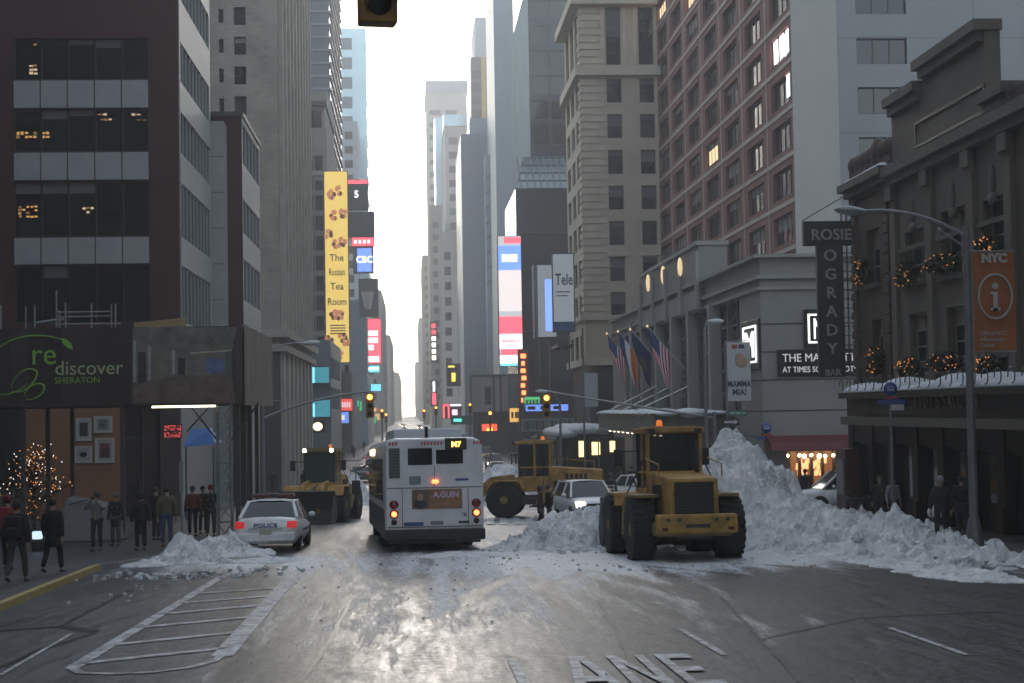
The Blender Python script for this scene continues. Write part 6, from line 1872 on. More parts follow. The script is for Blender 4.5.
def flat_banner(name, label, px0, px1, py0, py1, Y, m, lines, m2):
    a, b = at(px0, py1, Y=Y), at(px1, py0, Y=Y)
    t = thing(name, label, 'banner', (a.x, Y, a.z)); W_, H_ = b.x - a.x, b.z - a.z
    mb = MB(); mb.box(0, W_, 0, .02, 0, H_, m); c = mb.build('cloth', t)
    for (s, size, fx, fz, sx) in lines: text_mesh('lettering', s, size * H_, m2, c, .004, ((W_ * fx, -.006, H_ * fz), (1, 0, 0), (0, 0, 1)), 'CENTER', sx=sx, bold=.012)
    return t, c, W_, H_
BANW = mat('banner_cloth_white', (.36, .37, .37), .7, var=.06, vscale=2); NAVYI = mat('navy_ink', (.02, .025, .06), .6)
t, c, W_, H_ = flat_banner('theatre_banner', 'white theatre banner with dark capitals below a portrait', 728, 750, 342, 401, 77.1, BANW, [('MAMMA', .15, .5, .24, .72), ('MIA!', .15, .5, .10, .85)], NAVYI)
mb = MB(); mb.ball((W_ * .55, -.003, H_ * .70), (W_ * .2, .02, H_ * .12), mat('portrait_skin', (.32, .2, .15), .7), 12, 8); mb.ball((W_ * .62, .0, H_ * .66), (W_ * .26, .012, H_ * .10), mat('portrait_hair', (.26, .2, .1), .7), 12, 8); mb.build('portrait', c)
mb = MB(); mb.box(W_ * .2, W_ * .45, -.004, -.001, H_ * .89, H_ * .96, mat('banner_red', (.25, .05, .04), .6)); mb.box(W_ * .5, W_ * .75, -.004, -.001, H_ * .89, H_ * .96, NAVYI); mb.build('badge', c)
flat_banner('street_banner', 'narrow white banner on the pole left of the flags', 585, 597.5, 373, 407, 112, BANW, [], NAVYI)
t3 = thing('banner_pole', 'thin dark pole holding the narrow white banner left of the flags', 'pole', (Xof(584, 112.05), 112.05, gz(112) + KH)); mb = MB(); mb.tube((0, 0, 0), (0, 0, zof(584, 330, 112) - gz(112)), .08, POLE, .06); mb.build('shaft', t3)
# signal heads
def signal(name_label, px, py0, py1, Y, lit=None, facing=0.0, detail=False, group=None, lit_m=None):
    a, b = zof(px, py1, Y), zof(px, py0, Y); X_ = Xof(px, Y); H_ = b - a
    t = thing('traffic_signal', name_label, 'traffic light', (X_, Y, a), facing, group); s = H_ / 1.05; w_ = .17 * s
    mb = MB(); mb.box(-w_, w_, -.1 * s, .12 * s, 0, H_, SIGY); mb.build('housing', t, .02)
    for i in range(3):
        z = H_ * (i + .5) / 3
        mb = MB(); mb.lathe([(.002, -.125 * s), (.08 * s, -.115 * s), (.115 * s, -.102 * s)], (lit_m or AMB) if lit == i else BLKP, (0, 0, z), 'y', 14, caps=False); mb.build('lens', t)
        mb = MB(); n = 12; r = .135 * s
        for k in range(n):
            a0, a1 = -.5 + (math.pi + 1.0) * k / n, -.5 + (math.pi + 1.0) * (k + 1) / n
            q = [(r * math.cos(a0), -.1 * s, z + r * math.sin(a0)), (r * math.cos(a1), -.1 * s, z + r * math.sin(a1)), (r * math.cos(a1), -.34 * s, z + r * math.sin(a1)), (r * math.cos(a0), -.34 * s, z + r * math.sin(a0))]
            mb.poly(q, SIGY)
        mb.build('visor', t)
    return t
OY = 13.6
sg = signal('traffic signal hanging at the very top edge of the photo, seen from below', 383, -92, 25, OY, None, R(10))
sp = thing('signal_mast', 'mast arm reaching from the right pavement that holds the near hanging signal', 'mast', (11.2, OY + .35, gz(OY)))
mb = MB(); z_ = zof(382, -98, OY) - gz(OY); mb.tube((0, 0, 0), (0, 0, z_ + .4), .12, POLE, .09); mb.tube((0, 0, z_), (Xof(382, OY) - 11.2, 0, z_), .08, POLE, .05); mb.tube((Xof(382, OY) - 11.2, 0, z_), (Xof(382, OY) - 11.2, -.35, z_ - .15), .04, POLE); mb.build('mast', sp)
# left mast: pole, arm, lamp arm
YA = 74.0; XA = Xof(262, YA)
t = thing('signal_mast', 'grey mast arm from the left pavement with a lamp arm above it', 'mast', (XA, YA, gz(YA) + KH)); OFF = -t.location
mb = MB(); sub(mb); mb.tube((XA, YA, gz(YA) + KH), (XA, YA, zof(262, 352, YA)), .13, POLE, .09); mb.build('pole', t)
mb = MB(); sub(mb); e = at(371, 391.5, Y=YA); arm_path(mb, curve3((XA, YA, zof(262, 419, YA)), ((XA + e.x) / 2, YA, e.z - .12), e), .07, .04, POLE_L); mb.tube((XA + .1, YA, zof(262, 400, YA)), ((XA + e.x) / 2, YA, e.z - .5), .02, POLE_L, seg=4); mb.build('arm', t)
mb = MB(); sub(mb); e2 = at(303, 343, Y=YA); arm_path(mb, curve3((XA, YA, zof(262, 356, YA)), (XA + .8, YA, e2.z + .05), e2), .05, .03, POLE_L); mb.build('lamp_arm', t)
mb = MB(); sub(mb); cobra_head(mb, e2, (1, 0, .05), MATS['pale_lamp_head']); mb.build('lamp_head', t)
signal('traffic signal with amber light at the end of the left mast arm', 370, 393, 418, YA - .1, 2)
YR_ = 78.3; XRr = Xof(706, YR_) + .4
t = thing('signal_mast', 'long mast arm reaching left from beside the slim lamp to the middle signal', 'mast', (XRr, YR_, gz(YR_) + KH)); OFF = -t.location
e = at(548, 391.5, Y=YR_)
mb = MB(); sub(mb); mb.tube((XRr, YR_, gz(YR_) + KH), (XRr, YR_, zof(706, 412, YR_)), .12, POLE, .09); mb.build('pole', t)
mb = MB(); sub(mb); arm_path(mb, curve3((XRr, YR_, zof(706, 418, YR_)), ((XRr + e.x) / 2, YR_, (zof(706, 418, YR_) + e.z) / 2 - .05), e), .07, .04, POLE_L); mb.build('arm', t)
signal('traffic signal with a bright orange lamp at the end of the long right mast arm', 546.5, 394, 418, YR_ - .2, 2)
signal('small far traffic signal with an amber lamp above the right edge of the bus', 490, 411, 424, 150, 2)
pp = thing('signal_pole', 'thin dark post holding the small far signal above the bus', 'pole', (Xof(490, 150.2), 150.2, gz(150))); mb = MB(); mb.tube((0, 0, 0), (0, 0, zof(490, 408, 150) - gz(150)), .1, POLE, .08); mb.build('shaft', pp)
lamp_post(560, 'street lamp with a pale snow topped head beneath the white sign panels', (548, 391), 402, Y=100)
# round bus stop signs
BLUES = mat('bus_sign_blue', (.03, .06, .22), .5); WHS = mat('sign_white', (.4, .4, .4), .5); REDS = mat('sign_dark_red', (.2, .025, .03), .5)
def bus_stop(label, px, py, r_px, Y):
    X_ = Xof(px, Y); zb = gz(Y) + KH; zc = zof(px, py, Y); r = r_px * Y / F
    t = thing('bus_stop_sign', label, 'bus stop sign', (X_, Y, zb), 0, 'round bus stop signs'); OFFz = zc - zb
    mb = MB(); mb.tube((0, .05, 0), (0, .05, OFFz + r), .045, POLE); mb.build('pole', t)
    mb = MB(); mb.lathe([(.002, -.03), (r, -.025), (r, .02), (.002, .025)], BLUES, (0, 0, OFFz), 'y', 24); d = mb.build('disc', t)
    mb = MB(); mb.box(-r * .5, r * .5, -.04, -.031, OFFz - r * .2, OFFz + r * .35, WHS); mb.box(-r * .4, r * .4, -.044, -.041, OFFz, OFFz + r * .25, BLUES); mb.build('bus_symbol', d)
    mb = MB(); mb.box(-r * 1.0, r * 1.0, -.03, .0, OFFz - r * 1.5, OFFz - r * 1.05, REDS); mb.build('route_strip', t)
    mb = MB(); mb.box(-r * 1.9, -r * .2, -.03, 0, OFFz - r * 2.2, OFFz - r * 1.55, BLUES); mb.box(-r * .1, r * 2.2, -.03, 0, OFFz - r * 2.2, OFFz - r * 1.55, BLUES); mb.box(0, r * 1.9, -.03, 0, OFFz - r * 3.1, OFFz - r * 2.25, WHS); mb.build('route_panel', t)
bus_stop('round blue bus stop sign on a post before the dark pub canopy', 891, 389, 7.0, 45)
bus_stop('round blue bus stop sign with a blue panel by the red hotel awning', 766, 428, 5.5, 76.9)
def blk(pnl, W_, H_, rects_, nm='artwork', k=.03):
    mb = MB()
    for (x0, x1, z0, z1, m_) in rects_: mb.box(W_ * x0, W_ * x1, -k - .02, -.021, H_ * z0, H_ * z1, m_)
    mb.build(nm, pnl)
GRS = mat('street_sign_green', (.02, .13, .06), .5)
t = thing('street_name_sign', 'green street name plate on the grey podium above the snow pile', 'sign', (Xof(728, 77.0), 77.0, zof(737, 416, 77.0))); mb = MB(); mb.box(0, Xof(747, 77) - Xof(728, 77), 0, .03, 0, .28, GRS); mb.build('plate', t, .01)
blk(t, 1, 1, [(.1, .3, .1, .18, WHS), (.38, .62, .1, .18, WHS), (.7, .84, .1, .18, WHS)], 'lettering', -.012)
t = thing('one_way_sign', 'black one way arrow plate just below the green street name plate', 'sign', (Xof(722, 77.0), 77.0, zof(737, 425, 77.0))); mb = MB(); mb.box(0, .85, 0, .03, 0, .3, BLKP); mb.build('plate', t, .01)
mb = MB(); mb.box(.1, .6, -.006, -.002, .1, .2, WHS); mb.add([(.6, -.006, .04), (.78, -.006, .15), (.6, -.006, .26)], [(0, 1, 2)], WHS); mb.build('arrow', t)
# thin parking sign post in the left snow heap
q = gpt(182, 551); t = thing('parking_sign', 'thin sign post standing in the left snow heap', 'sign', (q.x, q.y, gz(q.y)))
mb = MB(); mb.tube((0, 0, 0), (0, 0, 2.6), .03, POLE_L); mb.build('post', t); mb = MB(); mb.box(-.06, .06, -.05, -.03, 1.75, 2.65, mat('faded_sign', (.22, .22, .22), .6)); mb.build('plate', t)
# fire hydrant, stone urn
q = gpt(932, 547); t = thing('fire_hydrant', 'dark fire hydrant with a cap of snow on the right pavement', 'hydrant', (q.x + .3, q.y + .5, gz(q.y) + KH))
mb = MB(); mb.lathe([(.2, 0), (.2, .08), (.14, .1), (.14, .55), (.19, .58), (.19, .63), (.15, .68), (.05, .8)], mat('hydrant_black', (.03, .03, .032), .5), seg=14); mb.tube((-.26, 0, .42), (.26, 0, .42), .06, MATS['hydrant_black']); mb.build('body', t)
mb = MB(); mb.ball((0, 0, .74), (.24, .24, .20), SNOW, 12, 8); mb.build('snow_cap', t)
q = gpt(907, 528); t = thing('stone_urn', 'pale stone urn planter by the pub front', 'planter', (15.2, q.y + 2, gz(q.y + 2) + KH))
mb = MB(); mb.lathe([(.2, 0), (.2, .1), (.08, .16), (.07, .4), (.15, .48), (.26, .6), (.3, .78), (.34, .8), (.34, .84), (.28, .84)], TRIMST, seg=16); mb.build('urn', t)
mb = MB(); leafy(mb, (0, 0, .86), (.24, .24, .12), 80, LEAF_D, random.Random(2), .1); mb.build('greenery', t)

# ---- vertical pub sign
YV = Yof(830, 15.9); 
t = thing('pub_sign', 'dark vertical pub sign with raised letters under a wide name panel', 'sign', (16.9, YV, zof(830, 378, YV))); OFF = -t.location
DKS = mat('sign_dark_enamel', (.022, .020, .021), .5, var=.4, vscale=3); LET = mat('weathered_sign_letter', (.30, .27, .25), .6, var=.3, vscale=6)
mb = MB(); sub(mb); a, b = at(803, 246, Y=YV), at(857, 221, Y=YV); mb.box(a.x, b.x, YV - .15, YV + .15, a.z, b.z, DKS); mb.build('name_panel', t, .03); npn = t.children[-1]
text_mesh('lettering', 'ROSIE', .58, LET, npn, .03, (Vector(((a.x + b.x) / 2, YV - .17, a.z + .22)) + OFF, (1, 0, 0), (0, 0, 1)), 'CENTER', sx=1.02, bold=.012, space=1.02)
mb = MB(); sub(mb); a2, b2 = at(819, 377, Y=YV), at(842, 246.5, Y=YV); mb.box(a2.x, b2.x, YV - .14, YV + .14, a2.z, a.z - .004, DKS); mb.build('letter_column', t, .03); lc = t.children[-1]
cxm = (a2.x + b2.x) / 2
for i, ch in enumerate("OGRADY"):
    z = zof(830, 261 + 18.6 * i, YV)
    text_mesh('lettering', ch, .60, LET, lc, .03, (Vector((cxm, YV - .16, z)) + OFF, (1, 0, 0), (0, 0, 1)), 'CENTER', sx=1.05, bold=.012)
text_mesh('lettering', 'BAR', .34, LET, lc, .03, (Vector((cxm, YV - .16, zof(830, 375.5, YV))) + OFF, (1, 0, 0), (0, 0, 1)), 'CENTER', sx=1.0, bold=.01)
mb = MB(); sub(mb); xl_ = Xof(851, YV)
for x in (Xof(846, YV), xl_): mb.tube((x, YV, a2.z + .3), (x, YV, b.z + .5), .03, FR_DARK)
for k in range(16): z = a2.z + .5 + k * (b.z - a2.z - .3) / 16; mb.tube((Xof(842, YV), YV, z), (17.0, YV, z), .02, FR_DARK, seg=5)
mb.tube((Xof(806, YV), YV, b.z), (xl_, YV, b.z + 1.0), .02, FR_DARK); mb.build('bracket', t)

# ---- hotel canopy with snow, small awning beyond, flags
yc0_, yc1_ = 84.0, Yof(597, 12.6)
t = thing('hotel_canopy', 'bronze hotel marquee with snow on its roof and rods to the wall', 'canopy', (15, yc0_, gz(yc0_))); OFF = -t.location
zc0 = zof(600, 428, yc1_); zc1 = zof(600, 415, yc1_)
BRZ = mat('aged_bronze', (.09, .085, .07), .5, var=.3, vscale=1)
mb = MB(); sub(mb)
mb.box(12.7, 16.9, yc0_, yc1_, zc0, zc1, BRZ); mb.box(12.55, 16.95, yc0_ - .15, yc1_ + .1, zc1 + .003, zc1 + .15, BRZ); mb.box(12.6, 16.93, yc0_ - .1, yc1_ + .05, zc0 - .1, zc0 - .003, BRZ); mb.build('canopy', t, .03)
mb = MB(); sub(mb); rr = random.Random(8)
for i in range(11):
    for j in range(3): mb.ball((13.4 + 1.3 * j, yc0_ + .8 + (yc1_ - yc0_ - 1.4) * i / 10, zc1 + .12), (.9, 1.5, rr.uniform(.12, .3)), SNOW, 12, 8)
mb.build('canopy_snow', t)
for px in (659.5, 675.5, 692.5):
    y = PR(px, 330)[0]; 
    mb = MB(); sub(mb); mb.tube((XR - .3, y, zof(px, 386, y)), (13.0, y, zc1 + .1), .035, CHROME); mb.build('tie_rod', t)
mb = MB(); sub(mb)
for y in [yc0_ + 1 + 2.2 * i for i in range(int((yc1_ - yc0_) / 2.2))]: mb = MB(); sub(mb); mb.ball((13.2, y, zc0 - .12), .1, glow('canopy_bulb', (1, .8, .55), 1.5), 8, 6); mb.build('lamp', t)
t = thing('snowy_awning', 'dark rounded awning with a thick snow cap left of the hotel marquee', 'awning', (13, 112, gz(112))); OFF = -t.location
mb = MB(); sub(mb); a, b = at(553, 439, Y=118), at(598, 426, Y=118); mb.prism([(a.x, a.z), (b.x, a.z), (b.x, b.z - .2), (a.x + 1.2, b.z - .2), (a.x + .3, a.z + .4)], 'y', 116, 128, mat('navy_awning', (.02, .025, .035), .6)); mb.build('canopy', t)
mb = MB(); sub(mb)
for i in range(5):
    for j in range(4): mb.ball((a.x + .9 + (b.x - a.x - 1.0) * j / 3, 117 + 2.4 * i, b.z - .25 - (.25 if j == 0 else 0)), (1.0, 1.7, .42), SNOW, 12, 8)
mb.build('snow_cap', t)
mb = MB(); sub(mb)
for x in (a.x + .2, b.x - .2): mb.tube((x, 116.2, gz(116) + KH), (x, 116.2, a.z), .05, POLE)
mb.build('awning_post', t)
t = thing('corner_shop', 'lit yellow shop windows under the snowy awning', 'shopfront', (17, 128.5, gz(128))); OFF = -t.location
mb = MB(); sub(mb)
LITY = glow('lit_shop_window', (1.0, .75, .33), .6)
for px0, px1, py0, py1 in ((579, 584, 441, 457), (592, 600, 442, 455), (610, 615, 441, 452)):
    a, b = at(px0, py1, Y=128.4), at(px1, py0, Y=128.4); mb = MB(); sub(mb); mb.box(a.x, b.x, 128.4, 128.45, a.z, b.z, LITY); mb.build('lit_window', t)
mb = MB(); sub(mb); a, b = at(556, 470, Y=128.5), at(640, 437, Y=128.5); mb.box(a.x, b.x, 128.5, 129.2, -4.0, b.z, DARKREC); mb.build('front', t)
# flags
FR_ = mat('flag_red', (.6, .07, .07), .75); FW_ = mat('flag_white', (.85, .85, .85), .75); FB_ = mat('flag_blue', (.04, .06, .22), .75); FO_ = mat('flag_orange', (.8, .22, .04), .75); FN_ = mat('flag_navy', (.02, .03, .11), .75)
def flag(label, px, kind, y_pole):
    base = Vector((XR - .35, y_pole, zof(px, 369, y_pole))); 
    tip = Vector((14.3, y_pole - .6, base.z + 2.6))
    t = thing('flag', label, 'flag', base, 0, 'flags on the hotel podium'); d = tip - base
    mb = MB(); mb.tube((0, 0, 0), d, .05, mat('white_pole', (.42, .42, .42), .4), .03); mb.ball(d, .08, GOLD, 8, 6); mb.build('flagpole', t)
    mb = MB(); nu, nv = 13, 16; fly = 3.1; rr = random.Random(int(px))
    P = {}
    for i in range(nu + 1):
        for j in range(nv + 1):
            u, v = i / nu, j / nv
            h_ = d * (.97 - .55 * u)
            ph = u * 9 + v * 2 + px
            P[i, j] = (h_.x + .95 * v * v * (1 - u) + .10 * math.sin(ph) * v, h_.y + .22 * math.sin(ph) * v, h_.z - fly * v * (1 - .12 * u) + .05 * math.cos(ph))
    for i in range(nu):
        for j in range(nv):
            if kind == 'us': m_ = FB_ if (i < 7 and j < 6) else (FR_ if i % 2 == 0 else FW_)
            elif kind == 'tri': m_ = FB_ if i < 4 else FW_ if i < 8 else FO_
            else: m_ = FN_
            if kind == 'us' and m_ is FB_ and (i * 7 + j * 3) % 5 == 0: m_ = mat('flag_star_blue', (.12, .13, .2), .75)
            if kind == 'navy' and (i - 6.5) ** 2 + (j - 8) ** 2 < 7: m_ = mat('flag_crest', (.12, .10, .06), .75)
            mb.add([P[i, j], P[i + 1, j], P[i + 1, j + 1], P[i, j + 1]], [(0, 1, 2, 3)], m_, True)
    o = mb.build('cloth', t)
    s_ = o.modifiers.new('solid', 'SOLIDIFY'); s_.thickness = .015
flag('striped stars flag nearest to the viewer at the right end of the flag row', 652, 'us', PR(684, 330)[0] - 2)
flag('dark navy flag with a small crest between the striped flag and the tricolour', 640, 'navy', PR(667, 330)[0] - 1)
flag('blue white and orange tricolour flag between the navy flag and the farthest flag', 627, 'tri', PR(655, 330)[0])
flag('striped stars flag farthest along the podium at the left end of the flag row', 615, 'us', PR(642, 330)[0])

# ---- billboards down the street
def board(name, label, px0, px1, py0, py1, Y, m, cat='billboard', depth=.5, pole=False, rim=True):
    a, b = at(px0, py1, Y=Y), at(px1, py0, Y=Y); W_, H_ = b.x - a.x, b.z - a.z
    t = thing(name, label, cat, (a.x, Y, a.z))
    mb = MB(); mb.box(-.1, W_ + .1, .02, depth, -.1, H_ + .1, FR_DARK); mb.build('frame', t)
    mb = MB(); mb.box(0, W_, -.02, .019, 0, H_, m); pnl = mb.build('panel', t)
    return t, pnl, W_, H_

YBAN = mat('banner_yellow', (.50, .32, .055), .6, var=.12, vscale=.4, emit=(1.0, .72, .2), estr=.2)  # glow added to the plain cloth to brighten it, no lamp
mat('flower_core', (.30, .09, .05), .6); BROWN_I = mat('brown_ink', (.17, .08, .025), .6); PINKF = mat('flower_pink', (.55, .22, .10), .6, emit=(1, .38, .2), estr=.09);  # blossoms get a slight added glow to lift them out of shade
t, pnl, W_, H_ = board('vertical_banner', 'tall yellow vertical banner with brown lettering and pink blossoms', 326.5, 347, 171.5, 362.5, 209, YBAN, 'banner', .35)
for s, fz, sx in (('The', .53, 1.0), ('Russian', .455, .60), ('Tea', .38, 1.0), ('Room', .30, .88)): text_mesh('lettering', s, 1.3, BROWN_I, pnl, .01, ((W_ * .5, -.035, H_ * fz), (1, 0, 0), (0, 0, 1)), 'CENTER', sx=sx * .9, bold=.015)
mb = MB(); rr = random.Random(6)
for fx, fz in ((.3, .88), (.65, .9), (.4, .77), (.8, .78), (.15, .67), (.5, .62), (.75, .63), (.6, .245), (.35, .25), (.12, .115), (.7, .13), (.85, .11), (.55, .04), (.4, .03)):
    for k in range(7):
        a = rr.random() * 6.28; mb.ball((W_ * fx + .36 * math.cos(a), -.025, H_ * fz + .42 * math.sin(a)), (.27, .012, .32), PINKF if k % 4 else MATS['flower_core'], 8, 6)
mb.build('blossoms', pnl)
blk(pnl, W_, H_, [(.18, .85, .19 - .014 * i, .196 - .014 * i, BROWN_I) for i in range(4)], 'small_print')
mb = MB(); mb.box(W_ * .1, W_ * .9, .35, 6, H_ * .9, H_ * .91, FR_DARK); mb.box(W_ * .1, W_ * .9, .35, 6, H_ * .1, H_ * .11, FR_DARK); mb.build('bracket', t)
SCRW = glow('screen_white', (.95, .97, 1), 0.47); SCRR = glow('screen_red', (1, .09, .13), 0.61); SCRB = glow('screen_blue', (.16, .3, 1.0), 0.44); SCRC = glow('screen_cyan', (.2, .75, 1.0), 0.40); SCRG = glow('screen_grey', (.6, .65, .7), 0.27)
BRDG = mat('billboard_grey', (.10, .11, .12), .5)
t, pnl, W_, H_ = board('billboard', 'dark billboard with a red top strip and a white numeral 5', 347.5, 367.5, 180, 210, 285, BRDG)
blk(pnl, W_, H_, [(0, 1, .88, 1, SCRR)], 'strip'); text_mesh('numeral', '5', H_ * .32, SCRW, pnl, .01, ((W_ * .45, -.03, H_ * .42), (1, 0, 0), (0, 0, 1)), 'CENTER', bold=.05)
t, pnl, W_, H_ = board('billboard', 'plain grey billboard just below the numeral board', 348, 374, 212, 237, 284, BRDG)
t, pnl, W_, H_ = board('billboard', 'red strip screen with white marks under the plain grey billboard', 352, 374, 237.5, 246, 283, SCRR, 'screen'); blk(pnl, W_, H_, [(.1 + .2 * i, .22 + .2 * i, .3, .7, SCRW) for i in range(4)])
t, pnl, W_, H_ = board('billboard', 'white framed blue screen with white capitals on the left stack', 354, 373, 247, 273, 282, mat('billboard_pale', (.3, .32, .33), .5), 'screen'); blk(pnl, W_, H_, [(.18, .92, .05, .95, SCRB)], 'screen'); text_mesh('lettering', 'CBC', H_ * .36, SCRW, pnl, .01, ((W_ * .55, -.06, H_ * .4), (1, 0, 0), (0, 0, 1)), 'CENTER', bold=.05, sx=.9)
t, pnl, W_, H_ = board('billboard', 'brown grey billboard picturing a white cup above the red screen', 359.5, 377.5, 279, 317, 300, mat('billboard_taupe', (.14, .12, .115), .5, var=.3, vscale=.3)); 
mb = MB(); mb.lathe([(W_ * .18, H_ * .2), (W_ * .34, H_ * .6), (W_ * .36, H_ * .66)], mat('cup_white', (.5, .5, .48), .5), (W_ * .45, .1, 0), 'z', 16); mb.build('cup_picture', pnl)
t, pnl, W_, H_ = board('billboard', 'tall red screen with white text blocks on the left side', 362.5, 380.5, 319, 363.5, 310, SCRR, 'screen'); blk(pnl, W_, H_, [(.15, .85, .62, .74, SCRW), (.15, .85, .46, .58, SCRW), (.15, .62, .30, .42, SCRW), (.1, .9, .03, .16, SCRW)], 'lettering')
t, pnl, W_, H_ = board('billboard', 'pale blue strip screen directly below the tall red screen', 362.5, 379.5, 365.5, 372.5, 309, SCRC, 'screen'); blk(pnl, W_, H_, [(.05, .95, .35, .75, SCRW)])
t, pnl, W_, H_ = board('billboard', 'small cyan screen lower right of the tall red screen', 371, 381, 384, 391, 315, SCRC, 'screen')
for i, (q, lab, m_) in enumerate((((312, 329, 367, 383), 'upper turquoise lit panel on the low block left of the yellow banner', SCRC), ((312, 330, 400, 417), 'lower turquoise lit panel near the left mast arm', SCRC))):
    t, pnl, W_, H_ = board('wall_screen', lab, q[0], q[1], q[2], q[3], 176.5, mat('teal_panel', (.03, .12, .16), .3, emit=(.1, .55, .7), estr=.12), 'screen', .9); blk(pnl, W_, H_, [(.0, .16, 0, 1, SCRC)], 'lit_edge')
t, pnl, W_, H_ = board('shop_sign', 'cream round lettered sign above the loader with roof lamps', 311, 324.5, 421, 432, 165, mat('dark_sign', (.03, .028, .026), .5), 'sign'); mb = MB(); mb.ball((W_ * .5, -.03, H_ * .5), (W_ * .36, .05, H_ * .4), glow('cream_sign', (1, .85, .55), .5), 14, 8); mb.build('emblem', pnl)
# right side screens
t, pnl, W_, H_ = board('screen_tower', 'narrow stacked video screen in red, blue and grey on the right', 500, 520.5, 236, 366, 198, SCRG, 'screen', 1.0)
blk(pnl, W_, H_, [(.25, 1, .945, .99, SCRR), (0, 1, .74, .925, SCRB), (.15, .85, .80, .86, SCRW), (0, 1, .42, .735, mat('screen_mix', (.1, .1, .1), .4, emit=(.55, .5, .5), estr=.5)), (0, 1, .25, .38, SCRR), (0, 1, .13, .27 - .03, SCRW), (.05, .95, .085, .13, SCRR), (0, 1, .02, .08, SCRW), (.1, .9, .18, .2, SCRR), (0, 1, .0, .015, SCRC)], 'picture')
t, pnl, W_, H_ = board('vertical_sign', 'narrow orange red vertical letter sign right of the stacked screen', 519.5, 527.5, 350, 404.5, 197, mat('sign_rust', (.20, .05, .03), .5), 'sign', .8)
blk(pnl, W_, H_, [(.2 + .08 * (i % 2), .8 - .07 * (i % 3), .04 + .135 * i, .12 + .135 * i, glow('neon_orange', (1, .2, .06), 1.0)) for i in range(7)], 'letters')
t, pnl, W_, H_ = board('billboard', 'white billboard with dark blue letters beside the beige building', 554, 573, 254, 331, 152.5, mat('billboard_white', (.34, .36, .37), .5, emit=(.8, .9, 1), estr=.05))
text_mesh('lettering', 'Tele', H_ * .21, NAVYI, pnl, .01, ((W_ * .1, -.03, H_ * .60), (1, 0, 0), (0, 0, 1)), bold=.02, sx=.62)
blk(pnl, W_, H_, [(0, 1, 0, .12, mat('board_blue', (.04, .12, .22), .5)), (.12, .8, .5, .515, MATS['billboard_grey']), (.12, .7, .45, .465, MATS['billboard_grey'])], 'strip')
mb = MB(); mb.box(W_ * .3, W_ * .36, .1, .3, -4, -.11, FR_DARK); mb.box(W_ * .7, W_ * .76, .1, .3, -4, -.11, FR_DARK); mb.box(W_ * .2, W_, .5, 8, -1.5, -1.2, FR_DARK); mb.build('support', t)
t, pnl, W_, H_ = board('billboard', 'pale billboard with a blue video screen left of the lettered billboard', 536, 555, 265, 337, 172, MATS['billboard_white'], 'billboard', 3.0)
blk(pnl, W_, H_, [(.48, .92, .08, .80, mat('blue_video', (.03, .05, .12), .3, emit=(.16, .28, .75), estr=.5)), (.0, .12, 0, 1, PALE)], 'screen')
mb = MB(); mb.box(W_ * .2, W_ * .3, 1, 1.6, -8, -.11, FR_DARK); mb.box(W_ * .7, W_ * .8, 1, 1.6, -8, -.11, FR_DARK); mb.build('support', t)
t, pnl, W_, H_ = board('marquee_sign', 'wide grey theatre marquee with faded dark letters above the middle loader', 521, 575, 417.5, 432, 133, mat('marquee_grey', (.20, .22, .22), .6, var=.15, vscale=.6), 'sign', 1.0)
FL_ = mat('faded_letter', (.06, .07, .07), .6); blk(pnl, W_, H_, [(a, a + w_, .18, .8, FL_) for a, w_ in ((.06, .025), (.10, .06), (.18, .02), (.22, .025), (.27, .05), (.34, .02), (.38, .05), (.56, .05), (.64, .03), (.72, .06), (.81, .03), (.87, .05))], 'faded_letters')
mb = MB(); mb.box(W_ * .02, W_ * .6, -.02, .3, -1.5, -.6, MATS['marquee_grey']); mb.box(W_ * .1, W_ * .16, .1, .3, -6, -1.5, FR_DARK); mb.box(W_ * .5, W_ * .56, .1, .3, -6, -1.5, FR_DARK); mb.box(W_ * .3, W_ * .34, .1, .28, -.6, -.11, FR_DARK); mb.build('lower_panel', t)
t, pnl, W_, H_ = board('billboard', 'dark billboard with a yellow figure down the street above the red frame', 447, 460, 364, 386, 330, mat('billboard_dark', (.03, .03, .032), .5)); blk(pnl, W_, H_, [(.35, .65, .2, .6, glow('yellow_picture', (1, .7, .1), .5)), (.1, .6, .85, .93, glow('yellow_picture', (1, .7, .1), .5))], 'picture')
t, pnl, W_, H_ = board('neon_frame', 'red neon framed sign at street level right of the far traffic', 443, 461, 404, 418, 300, mat('shop_dark', (.05, .04, .04), .5), 'sign'); blk(pnl, W_, H_, [(0, .35, .85, 1, SCRR), (0, .1, 0, .85, SCRR), (.27, .36, 0, .85, SCRR), (.4, 1, .85, 1, SCRW), (.5, .8, .2, .6, glow('pink_picture', (1, .5, .7), .6))], 'neon')
t, pnl, W_, H_ = board('vertical_sign', 'thin red and white vertical neon sign down the street on the right', 431.5, 436, 322, 362, 420, mat('sign_dim', (.08, .05, .05), .5), 'sign'); blk(pnl, W_, H_, [(.1, .9, .05 + .16 * i, .16 + .16 * i, SCRR if i > 3 else glow('warm_white_sign', (1, .9, .75), .9)) for i in range(6)], 'letters')
t, pnl, W_, H_ = board('vertical_sign', 'lower pink white vertical neon sign beneath the thin red one', 431, 437, 380, 406, 400, mat('sign_dim', (.08, .05, .05), .5), 'sign'); blk(pnl, W_, H_, [(.2, .8, .05, .5, SCRR), (.3, .7, .55, .95, SCRW)], 'letters')
t, pnl, W_, H_ = board('awning_sign', 'green shop awning with coloured lights on the right far pavement', 452, 484, 416, 424, 260, mat('awning_green', (.03, .14, .08), .6), 'awning', 3); blk(pnl, W_, H_, [(.05, .3, .3, .7, glow('teal_sign', (.1, .8, .6), .5)), (.75, .95, .2, .8, SCRR)], 'letters')
